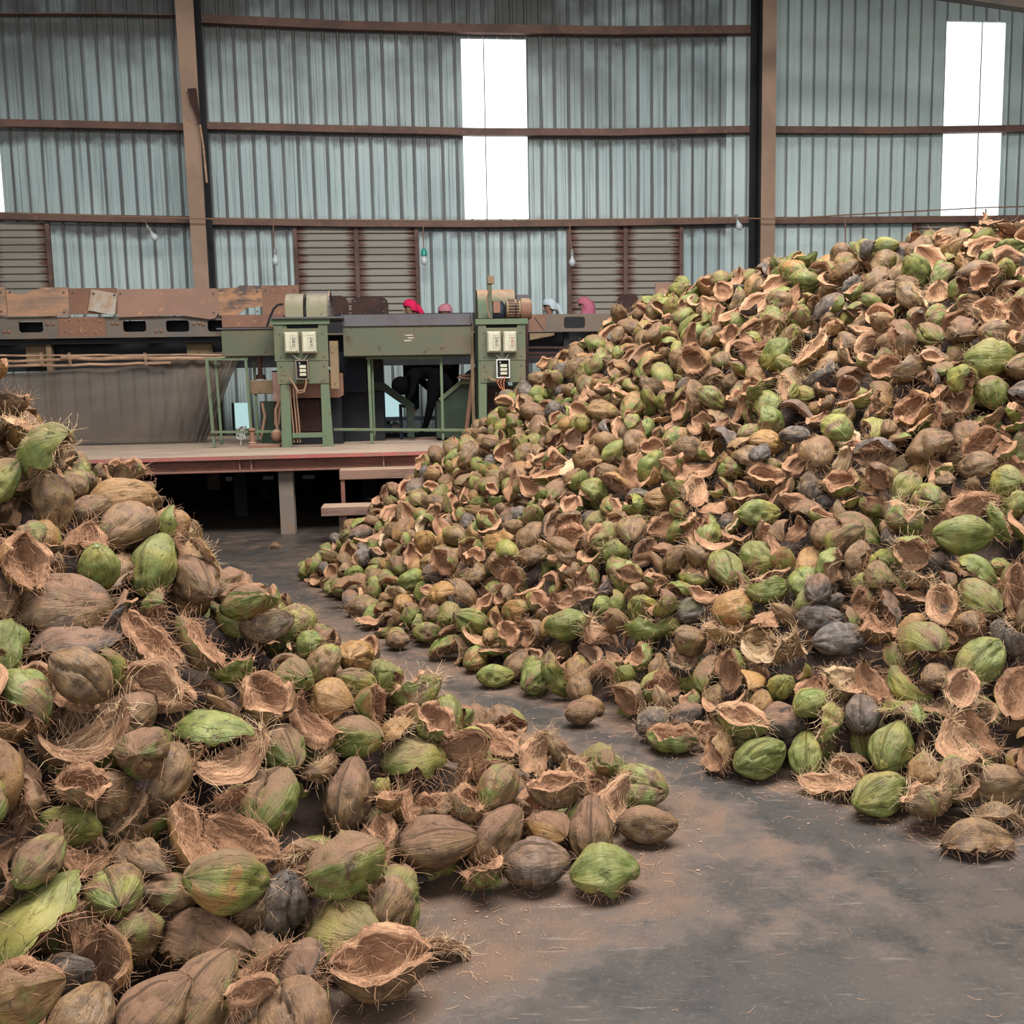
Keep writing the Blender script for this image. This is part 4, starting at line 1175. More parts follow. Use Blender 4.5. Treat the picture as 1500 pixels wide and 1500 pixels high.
# someone bending over in the shade behind the machines
v = 14.85
q = lambda x, y, dv=0, r=.1: (B(x, y, v + dv)[0], v + dv, B(x, y, v + dv)[1], r)
hp = q(648, 549)
root = thing('person', 'person in dark clothes bending down behind the doorway-like green rail', 'person', (hp[0], v, ZD))
pts = [q(646, 547, 0, .16), q(634, 542, 0, .17), q(618, 541, 0, .17), q(606, 546, 0, .13), q(598, 553, 0, .06), q(592, 560, 0, .075), q(586, 568, 0, .10), q(584, 573, 0, .08),
       q(608, 552, -.2, .07), q(604, 575, -.25, .045), q(594, 592, -.25, .036), q(590, 597, -.25, .03),
       q(612, 552, .2, .07), q(640, 580, .25, .045), q(646, 592, .2, .036), q(644, 598, .2, .03),
       q(636, 562, -.1, .12), q(632, 590, -.12, .075), q(623, 626, -.1, .045), (B(615, 632, v - .1)[0], v - .1, ZD + .04, .035),
       q(654, 562, .1, .12), q(660, 590, .12, .075), q(655, 626, .1, .045), (B(646, 632, v + .1)[0], v + .1, ZD + .04, .035)]
ed = [(0, 1), (1, 2), (2, 3), (3, 4), (4, 5), (5, 6), (6, 7), (3, 8), (8, 9), (9, 10), (10, 11), (3, 12), (12, 13), (13, 14), (14, 15), (0, 16), (16, 17), (17, 18), (18, 19), (0, 20), (20, 21), (21, 22), (22, 23)]
skin_body('body', pts, ed, M['cloth_dark'], root)
a = q(587, 565); MB().ball(a[:3], .14, .13, .14, 14, 10).obj('head_cloth', M['cloth_dark'], root, smooth=True)
# ================================================================== COCONUTS AND HUSKS
# every shape is a shell with thickness around the long axis x; local units are metres
def n3(x, y, z, s):
    return noise.noise(Vector((x + s * 7.31, y + s * 3.17, z - s * 5.23)))


class Shape:
    """kind: whole, cracked, half, wedge; a0 = half opening angle; returns grids for skin, lining and rim"""
    def __init__(s, kind, seed, L=.235, Wd=.165, a0=math.pi, thick=.030, bend=0.0, twist=0.0, flare=0.0, flat=1.0, tear=.16):
        s.kind, s.seed, s.L, s.W, s.a0, s.th, s.bend, s.twist, s.flare, s.flat, s.tear = kind, seed, L, Wd, a0, thick, bend, twist, flare, flat, tear

    def prof(s, t):
        return (max(0.0, math.sin(math.pi * t)) ** .56) * (1 + (.05 + .03 * (s.seed % 3)) * math.cos(math.pi * t))

    def aw(s, t, side):
        j = n3(t * 3.2, side * 2.0, 0, s.seed) * s.tear * 2 + n3(t * 11, side * 2.0, 4, s.seed) * s.tear * .8
        return s.a0 * (1 + j)

    def pt(s, t, a, d, inner):
        """d: depth below the skin (0..1 of the shell)"""
        R = s.W / 2 * s.prof(t)
        R *= 1 + .075 * math.cos(3 * a + s.seed) + .05 * n3(math.cos(a) * 1.3, math.sin(a) * 1.3, t * 2.5, s.seed) * 2
        x = (t - .5) * s.L
        if not inner and d == 0:
            dent = n3(math.cos(a) * 2.6, math.sin(a) * 2.6, t * 5.5, s.seed + 9)
            R += .006 * dent - (.007 if dent < -.35 else 0)
            # shallow ridges that run the length of the husk
            R += .0012 * math.cos(9 * a + 3 * t + s.seed) * math.sin(math.pi * t)
            if s.kind == 'cracked':
                for c0, w in ((.5 + s.seed % 3, .085), (2.9 + s.seed % 2, .05)):
                    da = (a - c0 - .35 * math.sin(t * 5 + s.seed) + math.pi) % (2 * math.pi) - math.pi
                    R -= .034 * math.exp(-(da / w) ** 2) * math.sin(math.pi * t) ** .5
        if d > 0:
            e = min(1.0, abs(2 * t - 1))
            th = s.th * (1 + .5 * e * e)
            R2 = max(R - th * d, R * (1 - .42 * d))
            if inner: R2 += .0045 * n3(math.cos(a) * 5, math.sin(a) * 5, t * 9, s.seed + 4) * 1.6
            R = R2
            x *= 1 - .10 * d
        a2 = a * (1 - s.flare * (1 if s.a0 < 2 else 0))
        y, z = R * math.sin(a2), -R * math.cos(a2) * s.flat
        if s.kind in ('half', 'wedge'):
            cr = .020 if s.kind == 'wedge' else .013
            y += cr * n3(t * 2.4, a * 1.1, 2, s.seed + 20); z += cr * n3(t * 2.9, a * 1.3, 7, s.seed + 31)
        if s.a0 < 2.2: z += s.W * .25
        if s.twist:
            q = s.twist * (t - .5); y, z = y * math.cos(q) - z * math.sin(q), y * math.sin(q) + z * math.cos(q)
        if s.bend:
            k = s.bend / s.L; r0 = 1 / k; ph = x * k; x, z = (r0 - z) * math.sin(ph), r0 - (r0 - z) * math.cos(ph)
        return (x, y, z)

    def grids(s, nt, na):
        """-> list of (verts, faces, uvs, which) with which 0 skin, 1 fibre"""
        out = []
        full = s.kind in ('whole', 'cracked')
        def tv(i): return .004 + .992 * (.5 - .5 * math.cos(math.pi * (i / nt)))
        V, F, UV = [], [], []
        for i in range(nt + 1):
            t = tv(i); a1, a2 = (math.pi, math.pi) if full else (s.aw(t, 1), s.aw(t, -1))
            for j in range(na + 1):
                a = -a1 + (a1 + a2) * j / na
                if full and j == na: a = -a1
                V.append(s.pt(t, a, 0, False)); UV.append((t, a / 6.2832 + .5))
        for i in range(nt):
            for j in range(na):
                k = i * (na + 1) + j; F.append((k, k + 1, k + na + 2, k + na + 1))
        out.append((V, F, UV, 0))
        if not full:
            V2, F2, UV2 = [], [], []
            rows = [0.0, .5, 1.0]
            for i in range(nt + 1):
                t = tv(i); a1, a2 = s.aw(t, 1), s.aw(t, -1); line = []
                for d in (0.0, .5): line.append(s.pt(t, -a1, d, False) + (0,))
                for j in range(na + 1):
                    line.append(s.pt(t, -a1 + (a1 + a2) * j / na, 1.0, True) + (1,))
                for d in (.5, 0.0): line.append(s.pt(t, a2, d, False) + (0,))
                for j, q in enumerate(line):
                    if q[3] == 0 and 0 < i < nt and j in (1, len(line) - 2):
                        w = .003 * n3(t * 30, j, 0, s.seed); q = (q[0], q[1] + w, q[2] + w * 1.5, 0)
                    V2.append(q[:3]); UV2.append((t, j / len(line)))
            nl = len(V2) // (nt + 1)
            for i in range(nt):
                for j in range(nl - 1):
                    k = i * nl + j; F2.append((k, k + nl, k + nl + 1, k + 1))
            # close the two ends
            for i in (0, nt):
                c = len(V2); r = [V2[i * nl + j] for j in range(nl)]
                V2.append(tuple(sum(q[k] for q in r) / nl for k in range(3))); UV2.append((i / nt, .5))
                for j in range(nl - 1):
                    F2.append((c, i * nl + j, i * nl + j + 1) if i == 0 else (c, i * nl + j + 1, i * nl + j))
            out.append((V2, F2, UV2, 1))
        return out

    def strands(s, n, length=.06, r=.0007):
        """loose fibres springing from the torn rim, the lining or the cracks"""
        rnd = random.Random(s.seed * 77 + 5); mb = MB()
        for _ in range(n):
            t = rnd.uniform(.06, .96)
            if s.kind in ('whole', 'cracked'):
                t = rnd.choice((rnd.uniform(.03, .1), rnd.uniform(.92, .985), rnd.uniform(.2, .8))); a = rnd.uniform(-3.1, 3.1); p = Vector(s.pt(t, a, 0, False)); out = .3
            elif rnd.random() < .45:
                a = rnd.choice((-1, 1)) * s.a0; p = Vector(s.pt(t, a, rnd.uniform(.1, 1.0), False)); out = .35
            else:
                a = rnd.uniform(-.95, .95) * s.a0; p = Vector(s.pt(t, a, 1.0, True)); out = -.28
            p2 = Vector(s.pt(min(.99, t + .05), a, .5, False))
            d = (p2 - Vector(s.pt(t, a, .5, False))); d = d.normalized() if d.length > 1e-6 else Vector((1, 0, 0))
            if rnd.random() < .5: d = -d
            rad = Vector((0, p.y, p.z)).normalized() if Vector((0, p.y, p.z)).length > 1e-5 else Vector((0, 0, 1))
            d = (d + rad * out * rnd.uniform(.1, 1.0) + Vector([rnd.uniform(-.3, .3) for _ in range(3)])).normalized()
            L = length * rnd.uniform(.4, 1.7); curl = Vector([rnd.uniform(-1, 1) for _ in range(3)]) * .7
            pts = [p]; 
            for k in range(5):
                d = (d + curl * .5 + Vector([rnd.uniform(-.25, .25) for _ in range(3)])).normalized(); pts.append(pts[-1] + d * L / 5)
            mb.tube(pts, [r, r, r * .95, r * .9, r * .8, r * .5], 3)
        return mb


PI = math.pi
SH = []
def addshape(kind, **k):
    SH.append(Shape(kind, len(SH) + 1, **k))
# 0-5 whole and cracked coconuts
addshape('whole', L=.255, Wd=.165); addshape('whole', L=.245, Wd=.145); addshape('cracked', L=.25, Wd=.165); addshape('cracked', L=.26, Wd=.155)
addshape('whole', L=.215, Wd=.155); addshape('cracked', L=.235, Wd=.175, flat=.88)
# 6-13 halves and opened shells
addshape('half', L=.245, Wd=.18, a0=PI * .52, thick=.028, bend=.0); addshape('half', L=.25, Wd=.17, a0=PI * .46, thick=.034, bend=-.3)
addshape('half', L=.235, Wd=.185, a0=PI * .60, thick=.030, bend=.15); addshape('half', L=.25, Wd=.175, a0=PI * .72, thick=.030)
addshape('half', L=.22, Wd=.17, a0=PI * .50, thick=.024, bend=.45, flat=.9); addshape('half', L=.245, Wd=.18, a0=PI * .80, thick=.032, tear=.10)
addshape('half', L=.26, Wd=.185, a0=PI * .42, thick=.030, bend=-.25, twist=.4); addshape('half', L=.20, Wd=.18, a0=PI * .55, thick=.026, tear=.22)
# 14-21 wedges: curved strips of husk
addshape('wedge', L=.25, Wd=.18, a0=PI * .27, thick=.036, bend=.35, tear=.2); addshape('wedge', L=.25, Wd=.18, a0=PI * .22, thick=.036, bend=.9, tear=.2)
addshape('wedge', L=.24, Wd=.17, a0=PI * .31, thick=.030, bend=-.4, tear=.25); addshape('wedge', L=.265, Wd=.18, a0=PI * .20, thick=.034, bend=1.3, twist=.6, tear=.25)
addshape('wedge', L=.23, Wd=.19, a0=PI * .34, thick=.028, bend=.1, twist=-.4, tear=.2); addshape('wedge', L=.18, Wd=.16, a0=PI * .30, thick=.030, bend=.5, tear=.3)
addshape('wedge', L=.25, Wd=.17, a0=PI * .24, thick=.040, bend=-.9, twist=.3, tear=.3); addshape('wedge', L=.25, Wd=.19, a0=PI * .26, thick=.038, bend=.2, twist=.8, tear=.25)
# ------------------------------------------------------------------ husks that stand out in the photograph, placed one by one
# heap, shape, px, py, lift above the surface, scale, yaw, pitch, roll (degrees), (green, grey, dust), pale, label
VDK = 10.65
HL = [
 ('L', 6, 560, 1428, .075, 1.05, 12, 0, 8, (.1, .1, .3), 0, 'fibrous oval husk bowl lying open on the floor, nearest of the left heap'),
 ('L', 6, 508, 1350, .095, 1.02, -32, 8, 165, (1, 0, .45), 0, 'smooth yellow-green half husk, dome up, behind the fibrous bowl on the floor'),
 ('L', 9, 572, 1318, .10, .98, 78, 10, -75, (.5, .1, .4), 0, 'opened husk with deep fibrous hollow behind the smooth yellow-green half'),
 ('L', 1, 511, 1163, .10, 1.0, 80, 48, 0, (0, .35, .9), 0, 'dusty grey-brown whole coconut standing tip down at the right of the left heap'),
 ('L', 0, 640, 1235, .10, 1.0, 8, 4, 40, (0, .2, .9), 0, 'large brown coconut with fibrous skirt near the tip of the left heap'),
 ('L', 1, 727, 1220, .10, 1.0, 48, 20, 0, (.15, .1, .9), 0, 'brown oblong coconut tilted towards upper right near the tip of the left heap'),
 ('L', 4, 786, 1266, .075, .98, 5, 5, 10, (0, .55, .4), 0, 'dark purplish brown coconut resting on the floor in front of the left heap tip'),
 ('L', 1, 868, 1218, .10, .95, 85, 55, 0, (0, 0, .9), 0, 'orange-brown coconut standing upright at the right tip of the left heap'),
 ('L', 1, 948, 1207, .07, .84, -4, 0, 0, (0, .25, .5), 0, 'brown oblong coconut lying alone on the floor, rightmost of the left heap'),
 ('L', 11, 886, 1278, .065, .88, 10, 0, 150, (.9, 0, .2), 0, 'split green husk lying on the floor, lowest at the right tip of the left heap'),
 ('L', 14, 905, 1168, .10, .80, 60, 50, 60, (0, 0, .1), 1, 'pale fibrous husk strip standing up behind the orange-brown coconut'),
 ('L', 15, 785, 1105, .10, .85, 60, 50, 40, (0, 0, .1), 1, 'pale orange husk strip pointing up at the back edge of the left heap'),
 ('L', 6, 88, 872, .10, 1.22, 22, 0, 178, (0, .45, .95), 0, 'very large dusty brown husk shell, dome upward, high on the left heap'),
 ('L', 7, 112, 935, .09, 1.05, 38, 0, 165, (0, .7, .6), 0, 'grey-brown domed shell just below the very large dusty shell'),
 ('L', 0, 226, 826, .10, .92, 78, 50, 0, (1, 0, .25), 0, 'bright green coconut with a brown blotch standing near the left heap crest'),
 ('L', 1, 286, 850, .09, 1.0, -48, -20, 0, (0, 0, .7), 0, 'smooth orange-brown coconut beside the bright green blotched coconut'),
 ('L', 6, 392, 925, .08, .78, 5, 10, -32, (.2, .5, .1), 0, 'small dark half shell, pale bowl showing, on the back edge of the left heap'),
 ('L', 7, 312, 1062, .09, .98, -6, 0, 170, (.95, .1, .1), 0, 'green husk segment lying level in the middle of the left heap'),
 ('L', 7, 36, 1350, .09, 1.25, 72, 25, 140, (1, 0, .25), 0, 'big yellow-green husk shell at the left picture edge above the lower corner'),
 ('L', 12, 300, 1366, .09, 1.0, -24, 0, 178, (0, 0, 1), 0, 'flat brown dusty husk tapering to the right in the lower part of the left heap'),
 ('L', 0, 292, 1462, .08, .95, 60, 30, 20, (.5, .1, 1), 0, 'dust covered coconut, green on its right flank, at the bottom edge'),
 ('L', 4, 226, 1490, .08, 1.0, 30, 40, 0, (0, 0, 1), 0, 'cocoa brown dusty coconut cut by the bottom edge, left of the dusty green one'),
 ('L', 8, 605, 1098, .10, 1.02, 25, 0, 170, (.8, .1, .5), 0, 'large green and brown coconut shell at the right slope of the left heap'),
 ('L', 0, 520, 1078, .10, .86, -28, 5, 0, (.85, 0, .75), 0, 'green coconut with dusty brown top in the middle of the left heap'),
 ('L', 5, 395, 1172, .09, .98, 75, 30, 0, (.8, 0, .75), 0, 'round green coconut with brown dusty crown near the left heap centre'),
 ('L', 1, 412, 1096, .09, .95, -55, -15, 0, (.65, 0, .85), 0, 'olive coconut with dusty brown shoulder left of the green dusty-topped one'),
 ('L', 15, 345, 1115, .11, 1.1, 30, 18, 20, (.1, 0, .1), 1, 'long pale fibrous strip rising to the right in the middle of the left heap'),
 ('L', 5, 183, 1052, .10, .95, 60, 20, 0, (0, .2, .7), 0, 'wrinkled rusty brown coconut in the middle left of the left heap'),
 ('L', 17, 130, 1085, .12, 1.15, 40, 15, 10, (.3, 0, .1), 1, 'long shaggy fibre strip reaching up right beside the wrinkled brown coconut'),
 ('L', 19, 403, 799, .03, .62, 10, 0, 170, (.3, .2, .6), 0, 'small lone husk scrap on the bare floor between the two heaps'),
 ('R', 1, 726, 990, .062, .80, 2, 0, 0, (1, .0, .0), 0, 'bright glossy green coconut on the floor at the front edge of the right heap'),
 ('R', 2, 1113, 1108, .09, .92, 20, 15, 30, (1, .1, .25), 0, 'pale green round cracked coconut at the floor edge of the right heap'),
 ('R', 12, 1432, 1222, .06, .92, 4, 0, 172, (.15, 0, .25), 0, 'tan half husk resting on the floor, lowest husk of the right heap'),
 ('R', 1, 1182, 1106, .09, .88, 75, 38, 0, (.9, 0, .2), 0, 'upright green coconut just right of the pale green cracked one'),
 ('R', 3, 1290, 1162, .08, .92, 25, 10, 20, (.95, 0, .35), 0, 'split green coconut at the floor edge in the lower right'),
 ('R', 1, 1308, 1092, .12, 1.0, 50, 25, 0, (.95, .1, .3), 0, 'long green coconut tilted up to the right above the split green one'),
 ('R', 0, 1462, 1148, .09, .85, -10, 5, 0, (.25, .1, .4), 0, 'brown coconut with yellow patches near the right picture edge'),
 ('R', 9, 985, 1078, .07, .88, -22, 0, 10, (.6, .1, .1), 0, 'opened husk full of torn fibre lying on the floor left of the round green coconut'),
 ('R', 17, 1118, 955, .13, .95, -62, 20, 20, (0, 0, 0), 2, 'pale straw-coloured torn husk strip, left prong of the splayed one'),
 ('R', 15, 1138, 960, .14, .92, -80, 20, 10, (0, 0, 0), 2, 'pale straw-coloured torn husk strip, middle prong of the splayed one'),
 ('R', 15, 1160, 948, .13, .88, -100, 20, -10, (0, 0, 0), 2, 'pale straw-coloured torn husk strip, right prong of the splayed one'),
 ('R', 0, 832, 914, .12, .98, -6, 8, 0, (.75, .35, .2), 0, 'yellowish green coconut with a grey blotch low on the right heap'),
 ('R', 7, 955, 925, .12, 1.05, -15, 5, -30, (.85, 0, .1), 1, 'long open green husk showing pale fibre low on the right heap'),
 ('R', 4, 852, 1044, .065, .72, 10, 0, 0, (0, .3, .6), 0, 'small brown coconut at the floor edge between the green one and the open husk'),
 ('R', 4, 583, 938, .06, .68, 0, 0, 0, (0, .1, .3), 0, 'reddish brown coconut on the floor at the near left edge of the right heap'),
 ('R', 1, 628, 926, .06, .80, -4, 0, 0, (.6, .2, .3), 0, 'olive oblong coconut lying right of the reddish brown one'),
 ('R', 6, 781, 818, .12, .72, 0, 10, -50, (.1, 0, .1), 1, 'pale oval husk bowl facing the viewer on the right heap'),
 ('R', 6, 1125, 870, .13, .80, -5, 8, -40, (.8, 0, .1), 1, 'pale fibred bowl with green rim in the middle of the right heap'),
 ('R', 1, 1112, 752, .13, .92, 5, 0, 0, (1, 0, .1), 0, 'bright green oblong coconut at the centre of the right heap'),
 ('R', 0, 1412, 782, .13, 1.0, -3, 0, 0, (.95, 0, .3), 0, 'large pale green coconut towards the right edge of the right heap'),
 ('R', 7, 1340, 545, .14, 1.1, 28, 10, -50, (0, 0, 0), 2, 'bright orange-tan open husk high on the right heap'),
 ('R', 0, 605, 848, .10, .85, 22, 10, 0, (1, 0, .1), 0, 'vivid green coconut on the near left slope of the right heap'),
 ('R', 6, 700, 845, .10, .72, 40, 25, -60, (0, 0, .1), 1, 'salmon-coloured oval bowl facing front on the left slope of the right heap'),
 ('R', 1, 1200, 905, .11, .82, -25, 5, 0, (0, 1, 0), 0, 'smooth slate grey coconut in the lower middle of the right heap'),
 ('R', 3, 1232, 937, .11, .92, 0, 5, 0, (0, .95, .1), 0, 'dark grey-brown coconut just below the smooth slate grey one'),
 ('R', 4, 1262, 1045, .11, .85, 70, 30, 0, (0, .7, .3), 0, 'dark brown ribbed coconut low at the right, above the long green one'),
 ('R', 15, 1405, 1095, .13, 1.0, 100, 30, 0, (0, 0, .1), 1, 'pale brown fibrous strip hanging down the right heap near the right edge'),
 ('R', 6, 1290, 412, .12, .85, 10, 40, -70, (0, 0, .3), 1, 'cup-like pale husk on the crest of the right heap'),
 ('R', 8, 1362, 1180, .085, .82, 20, 10, -20, (.3, 0, .1), 1, 'pale cupped husk above the lone tan half husk at the lower right'),
 ('R', 15, 1462, 1192, .06, .85, -8, 0, 175, (.1, 0, .1), 1, 'pale arched husk strip on the floor right of the lone tan half husk'),
 ('R', 11, 1400, 1140, .10, .85, 60, 20, 60, (.5, 0, .2), 1, 'split husk with pale lining standing behind the pale cupped one, lower right'),
 ('R', 16, 1215, 1148, .05, .9, -35, 5, 20, (.3, 0, .1), 1, 'pale brown husk strip pointing down right on the floor beside the split green coconut'),
]


def hd_matrix(h):
    d = Vector(ray(h['x'], h['y'])); o = Vector((0, 0, CAM_H)); f = heap_left if h['heap'] == 'L' else heap_right
    k = 1.0
    while k < 14:
        q = o + d * k
        z = max(0.0, float(f(np.array([[q.x, q.y]]))[0])) + h['lift']
        if q.z <= z: break
        k += .01
    sc = h['sc']
    return Matrix.Translation(q) @ Matrix.Rotation(math.radians(h['yaw']), 4, 'Z') @ Matrix.Rotation(math.radians(-h['pitch']), 4, 'Y') @ Matrix.Rotation(math.radians(h['roll']), 4, 'X') @ Matrix.Scale(sc, 4)


HAND = [dict(heap=a[0], s=a[1], x=a[2], y=a[3], lift=a[4], sc=a[5], yaw=a[6], pitch=a[7], roll=a[8], col=a[9], pale=a[10], label=a[11]) for a in HL]
